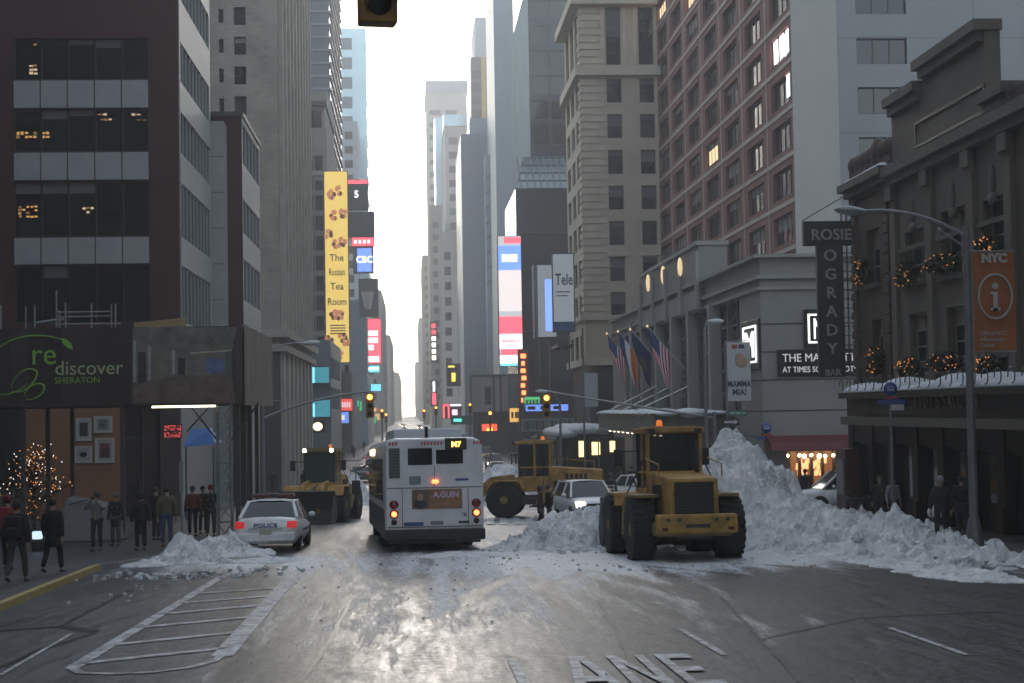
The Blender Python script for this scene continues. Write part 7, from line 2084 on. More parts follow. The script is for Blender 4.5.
t, pnl, W_, H_ = board('shop_sign', 'red and yellow shop sign under the small far signal', 482, 497, 424, 431, 158, mat('shop_red', (.3, .04, .04), .5, emit=(1, .1, .05), estr=.4), 'sign', 1); blk(pnl, W_, H_, [(.3, .7, 0, .4, glow('yellow_picture', (1, .7, .1), .5))], 'strip')
t, pnl, W_, H_ = board('construction_wrap', 'pale poster wrapped hoarding behind the bus, right of the green awning', 472, 518, 376, 412, 230, mat('hoarding_pale', (.4, .4, .4), .6, var=.2, vscale=.3), 'hoarding', 4); blk(pnl, W_, H_, [(.28, .42, .2, .7, mat('poster_dark', (.05, .05, .06), .5)), (.45, .5, 0, 1, BRDG), (.6, .65, 0, 1, BRDG), (.68, 1, 0, 1, mat('poster_mauve', (.4, .32, .35), .6)), (.0, .2, .1, .9, mat('poster_taupe', (.36, .34, .3), .6))], 'posters')
mb = MB(); mb.box(-.1, W_ + .1, -.3, 4, H_ + .11, H_ + .3, FR_GREY); mb.build('roof_edge', t)
mb = MB(); mb.box(.2, W_ - .2, .6, 3, -6, -.11, mat('shop_dark', (.05, .04, .04), .5)); mb.build('street_front', t)
# ================================================================== PEOPLE
def skin_mesh(verts, edges, radii, root, sub=1):
    me = bpy.data.meshes.new('skin_tmp'); me.from_pydata(verts, edges, [])
    o = bpy.data.objects.new('skin_tmp', me); COL.objects.link(o)
    m = o.modifiers.new('s', 'SKIN'); m.use_smooth_shade = True
    if not me.skin_vertices: 
        bm = bmesh.new(); bm.from_mesh(me); bm.verts.layers.skin.verify(); bm.to_mesh(me); bm.free()
    sv = me.skin_vertices[0].data
    for i, r in enumerate(radii):
        sv[i].radius = r if hasattr(r, '__len__') else (r, r)
        sv[i].use_root = (i == root)
    ss = o.modifiers.new('d', 'SUBSURF'); ss.levels = sub; ss.render_levels = sub
    dg = bpy.context.evaluated_depsgraph_get()
    out = bpy.data.meshes.new_from_object(o.evaluated_get(dg))
    bpy.data.objects.remove(o); bpy.data.meshes.remove(me)
    return out
class Rig:
    def __init__(s): s.v = []; s.e = []; s.r = []
    def add(s, p, r, parent=None):
        s.v.append(tuple(p)); s.r.append(r)
        if parent is not None: s.e.append((parent, len(s.v) - 1))
        return len(s.v) - 1
SKIN_M = mat('skin', (.30, .19, .14), .6)
EYE_M = mat('eye_dark', (.02, .018, .016), .4)
def person(label, px, py, rz, H=1.74, coat=(.02, .02, .022), trousers=(.03, .03, .035), hair=(.03, .022, .016), long_coat=False, stride=0.0, arms='down', hat=None, bag=None, side=0.0, X=None, Y=None, lift=0.0, group=None, hood=False, lean=0.0, bulk=1.0):
    if X is None:
        q = gpt(px, py); X, Y = q.x, q.y
    t = thing('person', label, 'person', (X, Y, gz(Y) + lift), rz, group, H / 1.74)
    # joints, facing +Y
    s = stride; hip = .93
    J = {}
    J['pel'] = Vector((0, 0, .96)); J['wai'] = Vector((0, .01 + lean * .1, 1.10)); J['che'] = Vector((0, .0 + lean * .3, 1.30)); J['nec'] = Vector((0, -.005 + lean * .45, 1.465)); J['hd0'] = Vector((0, .015 + lean * .5, 1.545)); J['hd1'] = Vector((0, .02 + lean * .52, 1.63)); J['hd2'] = Vector((0, .0 + lean * .52, 1.70))
    for sd, nm in ((-1, 'L'), (1, 'R')):
        k = s * sd
        J['hip' + nm] = Vector((sd * .095, 0, .90)); J['kne' + nm] = Vector((sd * .105, .26 * k + .04, .50)); J['ank' + nm] = Vector((sd * .11, .42 * k - (.10 if k < -.01 else 0), .085 + (.07 if k < -.01 else 0))); J['toe' + nm] = J['ank' + nm] + Vector((sd * .02, .17, -.05 if k >= -.01 else -.10))
        J['hee' + nm] = J['ank' + nm] + Vector((0, -.05, -.035))
        J['sho' + nm] = J['che'] + Vector((sd * .185, 0, .10))
        if arms == 'raise': J['elb' + nm] = J['che'] + Vector((sd * .27, .20, -.05)); J['wri' + nm] = Vector((sd * .07, .30, 1.53)); hd = Vector((-sd * .4, .2, .7))
        elif arms == 'front': J['elb' + nm] = J['che'] + Vector((sd * .25, .02, -.20)); J['wri' + nm] = J['che'] + Vector((sd * .10, .24, -.20)); hd = Vector((-sd * .3, .9, .1))
        else:
            J['elb' + nm] = J['che'] + Vector((sd * .245, -.03 - .12 * k, -.20)); J['wri' + nm] = J['che'] + Vector((sd * .26, .04 - .22 * k, -.45)); hd = Vector((-sd * .05, .1, -1))
        J['hd' + nm] = hd.normalized()
    def put(r, names, rad, parent=None):
        for n_, q in zip(names, rad): parent = r.add(J[n_], q, parent)
        return parent
    b = Rig()
    pel = b.add(J['pel'], (.125, .09)); wa = b.add(J['wai'], (.12, .085), pel); ch = b.add(J['che'], (.145, .10), wa); ne = b.add(J['nec'], .055, ch)
    h0 = b.add(J['hd0'], (.066, .078), ne); h1 = b.add(J['hd1'], (.078, .095), h0); h2 = b.add(J['hd2'], (.062, .075), h1)
    for nm in 'LR':
        p = b.add(J['hip' + nm], .085, pel); p = b.add(J['kne' + nm], .055, p); p = b.add(J['ank' + nm], .03, p); b.add(J['ank' + nm].lerp(J['toe' + nm], .6), (.022, .016), p)
        p = b.add(J['sho' + nm], .055, ch); p = b.add(J['elb' + nm], .04, p); w = b.add(J['wri' + nm], .028, p)
        d = J['hd' + nm]; sd = -1 if nm == 'L' else 1
        ac = d.cross(Vector((sd, 0.2, 0))).normalized() if abs(d.z) > .5 else Vector((0, 0, 1))
        palm = b.add(J['wri' + nm] + d * .06, (.036, .02), w); kn = b.add(J['wri' + nm] + d * .10, (.038, .017), palm)
        for i, L_ in enumerate((.062, .075, .07, .052)):
            o_ = ac * (.026 - .0175 * i); base = J['wri' + nm] + d * .10 + o_
            f1 = b.add(base + d * L_ * .5 + Vector((0, .004, 0)), .009, kn); b.add(base + d * L_ * .95 + Vector((-sd * .014, .012, 0)), .008, f1)
        t1 = b.add(J['wri' + nm] + d * .045 + ac * .042, .011, palm); b.add(J['wri' + nm] + d * .085 + ac * .056, .009, t1)
    me = skin_mesh(b.v, b.e, b.r, 0)
    # face: nose, brow, chin drawn out of the head surface
    hc = J['hd1']
    for v in me.vertices:
        c = v.co - hc
        if c.length < .15 and c.y > .05:
            if abs(c.x) < .025 and -.05 < c.z < .02: v.co.y += .022
            if abs(c.x) < .04 and c.z < -.09: v.co.y += .012
    me.materials.append(SKIN_M); me.name = 'body'
    o = bpy.data.objects.new('body', me); COL.objects.link(o); o.parent = t
    mb = MB()
    for sd in (-1, 1):
        mb.ball(hc + Vector((sd * .032, .088, .008)), (.013, .008, .009), EYE_M, 6, 5)
    mb.box(hc.x - .022, hc.x + .022, hc.y + .082, hc.y + .092, hc.z - .068, hc.z - .060, mat('lips', (.22, .09, .08), .5)); mb.build('face', t)
    mb = MB()
    for sd in (-1, 1): mb.ball(hc + Vector((sd * .08, -.005, -.005)), (.012, .022, .032), SKIN_M, 6, 5)
    mb.build('ear', t)
    # clothes
    cm = mat('coat_%02d%02d%02d' % tuple(int(99 * x) for x in coat), coat, .85, var=.25, vscale=6, bump=.3, bscale=14); tm = mat('trousers_%02d%02d%02d' % tuple(int(99 * x) for x in trousers), trousers, .85, var=.2, vscale=8)
    c = Rig(); B = bulk
    hem = Vector((0, .0, .60 if long_coat else .86))
    wa0 = c.add(J['wai'], (.165 * B, .125 * B)); che = c.add(J['che'], (.195 * B, .135 * B), wa0); nk = c.add(J['nec'] - Vector((0, .0, .02)), (.085, .075), che)
    lo = c.add(J['pel'] - Vector((0, 0, .06)), (.18 * B, .135 * B), wa0)
    if long_coat: lo = c.add(Vector((0, 0, .72)), (.19 * B, .15 * B), lo); lo = c.add(hem, (.20 * B, .17 * B), lo)
    for nm in 'LR':
        p = c.add(J['sho' + nm], .085 * B, che); p = c.add(J['elb' + nm], .066 * B, p); c.add(J['wri' + nm], .05, p)
    me = skin_mesh(c.v, c.e, c.r, 0); me.materials.append(cm); me.name = 'coat'
    o = bpy.data.objects.new('coat', me); COL.objects.link(o); o.parent = t
    c = Rig(); p0 = c.add(J['pel'], (.145, .11))
    for nm in 'LR':
        p = c.add(J['hip' + nm], .098, p0); p = c.add(J['kne' + nm], .075, p); c.add(J['ank' + nm] + Vector((0, 0, .02)), .062, p)
    me = skin_mesh(c.v, c.e, c.r, 0); me.materials.append(tm); me.name = 'trousers'
    o = bpy.data.objects.new('trousers', me); COL.objects.link(o); o.parent = t
    for nm in 'LR':
        c = Rig(); p = c.add(J['hee' + nm], (.045, .045)); p = c.add(J['ank' + nm] + Vector((0, .03, -.03)), (.05, .05), p); c.add(J['toe' + nm] + Vector((0, .02, .0)), (.045, .028), p)
        me = skin_mesh(c.v, c.e, c.r, 0); me.materials.append(BLKP); me.name = 'shoe'
        o = bpy.data.objects.new('shoe', me); COL.objects.link(o); o.parent = t
    hm = mat('hair_%02d%02d%02d' % tuple(int(99 * x) for x in hair), hair, .8, bump=.4, bscale=30)
    mb = MB()
    if hat is not None:
        km = mat('hat_%02d%02d%02d' % tuple(int(99 * x) for x in hat), hat, .9, bump=.3, bscale=25)
        mb.ball(hc + Vector((0, -.008, .03)), (.096, .112, .108), km, 14, 10); mb.lathe([(.100, -.01), (.106, .01), (.100, .035)], km, tuple(hc + Vector((0, -.006, .015))), 'z', 14); mb.build('hat', t)
        mb = MB(); mb.ball(hc + Vector((0, -.03, -.02)), (.085, .085, .075), hm, 12, 8); mb.build('hair', t)
    else:
        mb.ball(hc + Vector((0, -.022, .022)), (.092, .105, .10), hm, 14, 10)
        if hood: mb.ball(hc + Vector((0, -.03, -.01)), (.115, .115, .14), cm, 14, 10)
        mb.build('hair', t)
    if bag == 'pack':
        mb = MB(); bm_ = mat('backpack', (.018, .018, .02), .8, bump=.3, bscale=10); mb.box(-.16, .16, -.31, -.13, .98, 1.42, bm_); mb.box(-.12, .12, -.36, -.311, 1.0, 1.2, bm_); o = mb.build('backpack', t, .05)
    if bag == 'bag':
        mb = MB(); mb.box(.27, .37, -.16, .16, .55, .82, mat('hand_bag', (.03, .025, .022), .7)); mb.tube((.32, -.1, .82), (.30, 0, .95), .012, BLKP); mb.tube((.32, .1, .82), (.30, 0, .95), .012, BLKP); mb.build('bag', t, .02)
    if arms == 'raise':
        mb = MB(); mb.box(-.06, .06, .315, .36, 1.56, 1.64, BLKP); mb.tube((0, .36, 1.6), (0, .40, 1.6), .03, BLKP); mb.build('camera', t, .01)
    if bag == 'vest':
        mb = MB(); vm = mat('reflective_strip', (.45, .47, .42), .4)
        for z, a, b_ in ((1.05, .185, .15), (1.22, .20, .15)): mb.lathe([(1, -.025), (1.01, 0), (1, .025)], vm, (0, 0, 0), 'z', 16, caps=False)
        for i_, (z, a, b_) in enumerate(((1.08, .19, .155), (1.22, .205, .165))):
            n = len(mb.v) // 2
            for k in range(i_ * n, (i_ + 1) * n): v = mb.v[k]; mb.v[k] = Vector((v.x * a, v.y * b_ + .0, v.z + z))
        mb.build('reflective_vest', t)
    return t
BK = (.012, .012, .014); NV = (.012, .015, .028); JE = (.03, .045, .09); DG = (.03, .03, .03)
W_ = KH
# left pavement, from the front
person('person in a black jacket and grey trousers walking away with a backpack, leftmost in front', 17, 590, R(-6), 1.74, BK, (.055, .05, .05), stride=.5, bag='pack', hat=(.02, .02, .022), lift=KH, bulk=1.1)
person('person in a red jacket and red hat just behind the one with the backpack', 8, 577, R(-4), 1.78, (.20, .018, .022), BK, hat=(.13, .012, .02), stride=-.4, lift=KH, bulk=1.15)
person('person in a long black coat striding away across the left pavement', 53, 580, R(-10), 1.72, BK, (.012, .012, .013), long_coat=True, stride=.55, lift=KH, bulk=1.1)
person('person in a pale jacket and jeans facing the viewer and holding a camera up', 97, 556, R(172), 1.68, (.20, .19, .17), (.018, .022, .035), hat=(.04, .035, .03), arms='raise', lift=KH, bulk=1.1)
person('person in a dark knee length coat beside the one taking a photo', 116, 551, R(165), 1.62, (.02, .02, .024), (.09, .085, .08), long_coat=True, hat=(.1, .1, .1), lift=KH)
person('person all in black standing in the middle of the left pavement', 141, 556, R(20), 1.70, BK, BK, hair=(.012, .01, .01), hood=True, lift=KH, bulk=1.2)
person('person in dark clothes half hidden behind the one in the olive parka', 156, 545, R(-40), 1.72, (.018, .017, .016), DG, lift=KH)
person('person in an olive parka and blue jeans with their back to the viewer', 167, 552, R(8), 1.80, (.10, .09, .055), (.05, .07, .13), hair=(.02, .015, .012), hood=False, lift=KH, bulk=1.25)
person('person in a rust red jacket behind the thin sign post', 193, 541, R(30), 1.70, (.10, .025, .018), NV, lift=KH, bulk=1.1)
person('person in a brown coat between the rust jacket and the lattice post', 203, 538, R(-150), 1.66, (.035, .022, .018), DG, long_coat=True, lift=KH)
person('person in a black coat with a red cap right beside the lattice post', 211, 541, R(190), 1.72, (.014, .013, .014), DG, hat=(.14, .03, .02), lift=KH)
person('person in dark clothes crossing far behind the police car, left one of a pair', 264, 494, R(10), 1.74, BK, BK, stride=.3, lift=KH)
person('person in navy crossing far behind the police car, right one of a pair', 273, 495, R(-15), 1.76, NV, NV, stride=-.35, bag='bag', lift=KH)
# roadway and the crowd beneath the marquee
person('person in a plum coat and dark trousers standing by the white car', 541, 529, R(-95), 1.56, (.055, .014, .03), BK, hair=(.04, .012, .02), hood=True, stride=.15, long_coat=True)
person('person in a black coat behind the one in the plum coat', 549, 527, R(-80), 1.55, BK, BK)
person('worker in a dark jacket with reflective bands behind the white car', 611, 514, R(185), 1.80, (.018, .02, .02), (.015, .02, .022), hat=(.06, .06, .05), bag='vest')
for (px, py, rz, lab, co) in ((622, 500, 170, 'person in black under the hotel marquee next to the banded worker', BK), (632, 498, 30, 'person in navy under the marquee in the middle of the crowd', NV), (640, 496, 200, 'person in charcoal under the marquee to the right in the crowd', DG), (600, 497, 10, 'person in dark brown under the marquee left of the banded worker', (.03, .02, .016)), (650, 497, 90, 'person in dark clothes under the marquee beside the loader cab', BK)):
    person(lab, px, py, R(rz), rnd.uniform(1.65, 1.8), co, BK, stride=rnd.uniform(-.3, .3), lift=KH)
# right pavement
person('person in black by the lit red hotel entrance behind the tall snow pile', 806, 512, R(20), 1.72, BK, BK, lift=KH)
person('person with fair hair in a dark coat before the pub', 881, 533, R(150), 1.66, (.02, .016, .014), BK, hair=(.12, .08, .04), lift=KH)
person('person in a white top standing before the dark pub front', 894, 533, R(200), 1.62, (.24, .24, .25), BK, hair=(.03, .02, .02), lift=KH)
person('person in a black coat with a white cap walking beside the hydrant', 942, 548, R(160), 1.74, BK, (.012, .012, .016), hat=(.24, .24, .24), stride=.3, lift=KH, bulk=1.2)
person('person in navy clothes left of the street lamp pole on the right pavement', 963, 541, R(-20), 1.70, (.013, .013, .018), (.015, .02, .04), stride=-.25, bag='bag', lift=KH)
# ================================================================== DISTANT STREET LIFE
rc = random.Random(31)
paints = [('yellow taxi', YELP), ('white', WHITEP), ('grey', GREYP), ('dark red', REDP), ('black', mat('black_car_paint', (.015, .015, .017), .3)), ('pale', SILVERP)]
spots = [(-4.8, 112), (4.2, 124), (-1.2, 138), (7.6, 146), (-4.9, 150), (2.2, 160), (8.6, 172), (-1.4, 178), (5.4, 190), (-4.9, 196), (9.2, 206), (1.9, 214), (-1.6, 226), (6.0, 236), (9.4, 250), (2.4, 268), (-1.0, 290), (6.4, 300), (9.6, 320), (3.0, 345), (-4.9, 352), (7.4, 372), (0.6, 395), (4.6, 430), (9.2, 450), (-2.4, 480), (6.8, 510), (2.2, 560), (8.6, 600), (-4.4, 640)]
for i, (x, y) in enumerate(spots):
    nm, p = paints[rc.randrange(6)]
    onc = rc.random() < .35
    c_ = car('distant_car', nm + (' car' if 'taxi' not in nm else '') + ' in the far traffic ' + ('facing the viewer' if onc else 'seen from behind'), p, x, y, R(180 if onc else 0), lit='head' if onc else 'tail', suv=rc.random() < .4, H=rc.choice([1.45, 1.7]), group='cars far down the street')
cols = [('teal', (.08, .5, .5)), ('red', (1, .12, .1)), ('white', (.9, .9, .95)), ('amber', (1, .55, .15)), ('blue', (.2, .35, 1)), ('green', (.1, .55, .2)), ('pink', (1, .35, .5))]
k = 0
for side in (1, -1):
    y = 165 if side > 0 else 225
    while y < 520:
        nm, c = cols[rc.randrange(7)]; w_ = rc.uniform(2.0, 5.0); h_ = rc.uniform(.8, 2.2); z0 = gz(y) + rc.uniform(3.2, 8)
        x = 12.2 + rc.uniform(-1.5, 2.5) if side > 0 else -8.6 - rc.uniform(0, 1.5) - w_
        t = thing('shop_sign', 'small %s lit shop sign far down the %s side of the street' % (nm, 'right' if side > 0 else 'left'), 'sign', (x, y, z0), 0, 'lit %s shop signs far down the street' % nm)
        mb = MB(); mb.box(0, w_, .02, .4, 0, h_, FR_DARK); mb.box(.2 if side < 0 else w_ - .35, .35 if side < 0 else w_ - .2, .41, 2.0, 0, .2, FR_DARK); mb.build('case', t)
        mb = MB(); mb.box(.1, w_ - .1, -.02, .019, .1, h_ - .1, mat('sign_face_' + nm, tuple(.25 * q for q in c), .5, emit=c, estr=.25)); f = mb.build('face', t)
        mb = MB(); n = rc.randrange(3, 6)
        for q in range(n): mb.box(.3 + (w_ - .6) * q / n, .3 + (w_ - .6) * (q + .6) / n, -.04, -.021, h_ * .3, h_ * .7, MATS['sign_face_white'] if nm != 'white' and 'sign_face_white' in MATS else FR_DARK)
        mb.build('lettering', f)
        if rc.random() < .5:
            nm2 = rc.choice(['grey', 'dark green', 'maroon', 'navy']); cc = {'grey': (.15, .15, .15), 'dark green': (.02, .08, .05), 'maroon': (.10, .02, .03), 'navy': (.02, .03, .08)}[nm2]
            a_ = thing('shop_awning', '%s shop awning far down the %s pavement' % (nm2, 'right' if side > 0 else 'left'), 'awning', (14.2 if side > 0 else -12.5, y + 3, gz(y)), 0, '%s shop awnings far down the street' % nm2)
            mb = MB(); mb.prism([(0, 3.0), (2.9, 3.0), (2.9, 4.1), (1.6, 4.0)] if side > 0 else [(0, 3.0), (2.9, 3.0), (1.3, 4.0), (0, 4.1)], 'y', 0, 6, mat('awning_' + nm2.replace(' ', '_'), cc, .7)); mb.build('canopy', a_)
            mb = MB(); mb.tube((.1 if side > 0 else 2.8, .1, 0), (.1 if side > 0 else 2.8, .1, 3.0), .05, POLE); mb.build('awning_post', a_)
        y += rc.uniform(9, 22)
# far walkers share the bodies of two nearer figures
src = [o for o in COL.objects if o.get('category') == 'person' and o.parent is None]
for i in range(26):
    o = copy_tree(src[[4, 5, 6, 11, 12, 12][i % 6]])
    side = 1 if i % 3 else -1
    y = 128 + 6.2 * i + rc.uniform(-2, 2); x = (12.8 + rc.uniform(0, 2.5)) if side > 0 else (-7.6 - rc.uniform(0, 2.2))
    if i % 5 == 4: x = rc.uniform(-3, 10)
    o.location = (x, y, gz(y) + (KH if i % 5 != 4 else 0)); o.rotation_euler = (0, 0, R(rc.choice([0, 180]) + rc.uniform(-30, 30)))
    o['label'] = 'distant walker in dark clothes far down the %s' % ('roadway' if i % 5 == 4 else 'right pavement' if side > 0 else 'left pavement'); o['group'] = 'people far down the street'
# signal heads of the next crossings
for i, (px, py, Y) in enumerate(((382, 414, 215), (436, 411, 220), (470, 408, 165), (386, 418, 330), (424, 414, 330))):
    s_ = signal('far traffic signal with an amber lamp over the crossing, %s' % ('left, nearer', 'right, second row', 'right, nearest row', 'left, farther', 'right, farthest')[i], px, py - 5, py + 4.5, Y, 2)
    X_ = Xof(px, Y); pl = thing('signal_pole', 'thin far post carrying the amber signal, %s' % ('left, nearer', 'right, second row', 'right, nearest row', 'left, farther', 'right, farthest')[i], 'pole', (X_, Y + .3, gz(Y)))
    mb = MB(); mb.tube((0, 0, 0), (0, 0, zof(px, py - 6, Y) - gz(Y)), .1, POLE); mb.build('shaft', pl)
# ================================================================== ROAD REPAIRS
SEAM = mat('tar_seam', (.012, .012, .013), .35, var=.3, vscale=4)
mb = MB()
def seam(pts, w):
    P = [gpt(*p) for p in pts]
    for a, b in zip(P, P[1:]):
        n = max(1, int((b - a).length / .6)); d = Vector((b.x - a.x, b.y - a.y)).normalized(); s = Vector((-d.y, d.x)) * w / 2
        for i in range(n):
            u, v = a.lerp(b, i / n), a.lerp(b, (i + 1) / n)
            j0 = .05 * nz(u.x * 2, u.y * 2, 4); j1 = .05 * nz(v.x * 2, v.y * 2, 4)
            z = lambda x, y: gz(y) + .006 + road_bump(x, y)
            q = [(u.x - s.x + j0, u.y - s.y + j0), (v.x - s.x + j1, v.y - s.y + j1), (v.x + s.x + j1, v.y + s.y + j1), (u.x + s.x + j0, u.y + s.y + j0)]
            mb.poly([(x, y, z(x, y)) for x, y in q], SEAM)
for pts, w in (([(0, 631), (60, 627), (95, 632)], .25), ([(95, 633), (40, 650), (0, 668)], .1), ([(60, 627), (130, 590)], .08), ([(300, 683), (330, 640), (352, 600)], .06), ([(352, 600), (420, 590)], .05), ([(640, 683), (620, 640), (598, 600)], .06), ([(760, 640), (860, 618), (1000, 612)], .06), ([(800, 683), (752, 630), (720, 596)], .05)): seam(pts, w)
o = mb.build('road_seam'); o['kind'] = 'structure'
# ================================================================== SNOW HEAPS
SNOWH = mat('ploughed_snow', (0.52, 0.52, 0.525), .85, col2=(.86, .865, .875), vscale=2.4, bump=1.0, bscale=9)
def gritty(m):
    n = m.node_tree; b = n.nodes['Principled BSDF']; L = n.links.new
    src = b.inputs['Base Color'].links[0].from_socket
    tc = n.nodes.new('ShaderNodeTexCoord')
    t = n.nodes.new('ShaderNodeTexNoise'); t.inputs['Scale'].default_value = 13; t.inputs['Detail'].default_value = 6; t.inputs['Roughness'].default_value = .8
    t2 = n.nodes.new('ShaderNodeTexNoise'); t2.inputs['Scale'].default_value = .9; t2.inputs['Detail'].default_value = 3
    L(tc.outputs['Object'], t.inputs['Vector']); L(tc.outputs['Object'], t2.inputs['Vector'])
    ml = n.nodes.new('ShaderNodeMath'); ml.operation = 'MULTIPLY'; L(t.outputs['Fac'], ml.inputs[0]); L(t2.outputs['Fac'], ml.inputs[1])
    r = n.nodes.new('ShaderNodeMapRange'); r.inputs[1].default_value = .26; r.inputs[2].default_value = .38; r.inputs[4].default_value = .75; L(ml.outputs[0], r.inputs[0])
    mx = n.nodes.new('ShaderNodeMix'); mx.data_type = 'RGBA'; L(r.outputs[0], mx.inputs[0]); L(src, mx.inputs[6]); mx.inputs[7].default_value = (.13, .125, .12, 1)
    L(mx.outputs[2], b.inputs['Base Color'])
gritty(SNOWH)
def heap(name, label, peaks, seed, res=.10, chunk=.16, m=None, group=None):
    """peaks: (x, y, height, rx, ry); a heightfield of clods"""
    x0 = min(p[0] - p[3] * 1.9 for p in peaks); x1 = max(p[0] + p[3] * 1.9 for p in peaks)
    y0 = min(p[1] - p[4] * 1.9 for p in peaks); y1 = max(p[1] + p[4] * 1.9 for p in peaks)
    nx, ny = int((x1 - x0) / res) + 1, int((y1 - y0) / res) + 1
    H = {}
    for i in range(nx):
        for j in range(ny):
            x, y = x0 + i * res, y0 + j * res
            wx = x + .35 * nz(x * .9, y * .9, seed); wy = y + .35 * nz(x * .9, y * .9, seed + 5)
            h = 0
            for px, py, ph, rx, ry in peaks:
                d = math.sqrt(((wx - px) / rx) ** 2 + ((wy - py) / ry) ** 2)
                h = max(h, ph * (.55 * max(0, 1 - (d / 1.6) ** 2) + .45 * max(0, 1 - d / 1.75))) if d < 1.75 else h
            if h > 0:
                e = smooth(0, .35, h)
                d1 = noise.voronoi(Vector((x * 1.7, y * 1.7, seed)), distance_metric='DISTANCE')[0]
                d2 = noise.voronoi(Vector((x * 3.6, y * 3.6, seed + 3)))[0]
                h += e * (chunk * 2.2 * (.35 - d1[0]) + chunk * 1.6 * (.3 - d2[0]) + chunk * .9 * nz(x * 5, y * 5, seed) + chunk * .5 * nz(x * 11, y * 11, seed) + chunk * 1.2 * (d1[1] - d1[0] > .12) * (noise.cell(Vector((d1 and x * 1.7, y * 1.7, seed))) - .3) + chunk * 1.3 * nz(x * 1.3, y * 1.3, seed + 9))
                h = max(h, .0)
            H[i, j] = h
    idx = {}; V_ = []; F_ = []
    for i in range(nx - 1):
        for j in range(ny - 1):
            c = [(i, j), (i + 1, j), (i + 1, j + 1), (i, j + 1)]
            if max(H[q] for q in c) < .015: continue
            f = []
            for q in c:
                if q not in idx:
                    idx[q] = len(V_); x, y = x0 + q[0] * res, y0 + q[1] * res
                    jx = .3 * res * nz(x * 7, y * 7, 1); jy = .3 * res * nz(x * 7, y * 7, 2)
                    V_.append((x + jx, y + jy, gz(y) + H[q] - (.05 if H[q] < .015 else 0) + (.0)))
                f.append(idx[q])
            F_.append(f)
    mb = MB(); mb.add(V_, F_, m or SNOWH, False)
    return tag(mb.build(name), label, 'snow heap', group)
def pk(px, py_top, Y, r, ry=None, extra=0):
    p = at(px, py_top, Y=Y); return (p.x, Y, p.z - gz(Y) + extra, r, ry or r)
heap('snow_pile', 'tall rugged snow pile ploughed up behind the nearest loader, tailing off to the right', [
    pk(733, 436, 47, 1.5, 1.8, .3), pk(752, 452, 46.5, 1.5, 1.6, .1), pk(775, 480, 46, 1.5, 1.5), pk(800, 492, 45, 1.5, 1.5), pk(835, 505, 44.5, 1.5, 1.4), pk(690, 500, 48, 1.8, 1.8),
    pk(872, 508, 43.5, 1.2, 1.2), pk(893, 500, 43, .8, .8), pk(915, 524, 42, 1.2, 1.2), pk(955, 538, 41, 1.1, 1.2), pk(985, 550, 40, .9, 1.1), pk(1005, 560, 39, .9, 1.2), pk(1030, 568, 38, .9, 1.6), (13.1, 34, .45, .8, 3.2), pk(770, 478, 46.3, 1.9, 1.7), pk(795, 496, 44.5, 1.9, 1.7), pk(830, 520, 42, 1.5, 1.3), pk(862, 536, 40.5, 1.4, 1.1), pk(905, 547, 39.5, 1.3, 1.1), pk(950, 556, 38.5, 1.2, 1.1), pk(1000, 568, 37.3, 1.1, 1.1), pk(1040, 577, 36.2, 1.0, 1.1), (11.6, 33.5, .25, .9, 2.0), (12.7, 40.6, .6, 1.5, 1.3), (12.5, 38.8, .52, 1.5, 1.3), (12.3, 37.0, .42, 1.4, 1.3), (12.2, 35.3, .32, 1.3, 1.3)], 1)
heap('snow_pile', 'lower snow heap in front of the white car, left of the nearest loader', [
    pk(592, 506, 46.5, 1.6, 1.4, .2), pk(560, 515, 46, 1.2, 1.2), pk(612, 508, 46.5, 1.4, 1.3), pk(540, 528, 45, .9, .8), pk(527, 535, 44.5, .5, .5), pk(650, 520, 46.5, 1.4, 1.2)], 2, .11)
q = gpt(176, 566)
heap('snow_pile', 'chunky snow heap on the left kerb around the thin sign post', [(q.x + .1, q.y + 1.1, .78, .62, .7), (q.x + .4, q.y + 1.0, .5, .5, .6), (q.x - .45, q.y + .6, .3, .5, .55), (q.x - .9, q.y + .3, .12, .4, .35), (q.x + .9, q.y + .9, .25, .4, .5)], 3, .08, .13)
q = gpt(222, 558)
heap('snow_pile', 'greyish snow heap squeezed between the post heap and the police car', [(q.x, q.y + 1.6, .65, .7, .9), (q.x + .5, q.y + 1.2, .4, .5, .7)], 4, .08, .12)
q = gpt(262, 563)
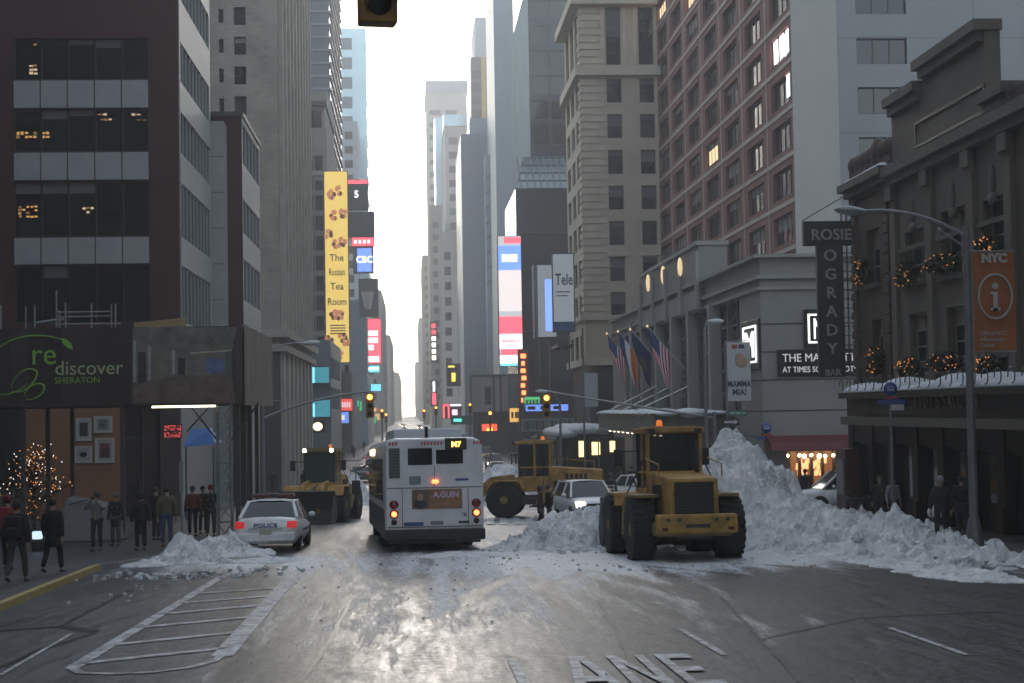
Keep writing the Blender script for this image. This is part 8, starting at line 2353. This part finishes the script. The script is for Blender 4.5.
heap('snow_pile', 'low slushy snow ridge behind the rear wheels of the police car', [(q.x, q.y, .2, .5, .35), (q.x + .5, q.y + .3, .13, .4, .3), (q.x - .45, q.y + .2, .14, .35, .3)], 5, .07, .09)
heap('snow_pile', 'snow heap behind the bus in front of the middle loader', [pk(505, 460, 92, 1.7, 2), pk(490, 468, 92, 1.2, 1.4), pk(520, 470, 92, 1.5, 1.5)], 6, .2)
heap('snow_pile', 'small far snow heap between the roof lamp loader and the bus', [pk(352, 470, 96, 1.0, 1.2), pk(346, 478, 95, .8, 1)], 7, .2)
q = gpt(455, 557)
heap('snow_pile', 'flat slush ridge on the road just behind the bus', [(q.x, q.y, .16, .7, .6), (q.x + .8, q.y + .4, .12, .8, .6), (q.x + 1.6, q.y + .8, .1, .8, .7)], 8, .08, .07)
heap('snow_pile', 'low snow bank along the far right kerb past the corner', [(12.6, 84 + 6 * i, .5 + .2 * (i % 2), 1.0, 3.2) for i in range(6)], 9, .25)
# loose clods
mb = MB(); rr = random.Random(17)
def clod(x, y, s):
    v = []
    for k in range(8): v.append((x + s * (1 if k & 1 else -1) * rr.uniform(.4, 1), y + s * (1 if k & 2 else -1) * rr.uniform(.4, 1), gz(y) + .02 + s * (rr.uniform(.6, 1.1) if k & 4 else -.2)))
    mb.add(v, [(0, 2, 3, 1), (4, 5, 7, 6), (0, 1, 5, 4), (1, 3, 7, 5), (3, 2, 6, 7), (2, 0, 4, 6)], SNOWH)
for (cx, cy, rx, ry, n, smax) in ((12.4, 38, 1.4, 4, 180, .12), (4.5, 43.8, 3, 1.2, 160, .12), (9, 43.5, 3, 1.0, 140, .13), (-5.6, 37.3, 1.6, 1.0, 130, .09), (-3.6, 39, 1.2, .7, 70, .07), (1.8, 42, 2, 2, 80, .07), (3.5, 38, 4, 2, 60, .05), (0, 30, 4, 8, 60, .03), (7, 36.5, 2.5, 1.5, 60, .07), (-5.8, 34, .8, 4, 40, .05)):
    for _ in range(n): clod(rr.gauss(cx, rx * .6), rr.gauss(cy, ry * .6), smax * rr.uniform(.12, 1) ** 2)
o = mb.build('snow_clods'); o['kind'] = 'stuff'
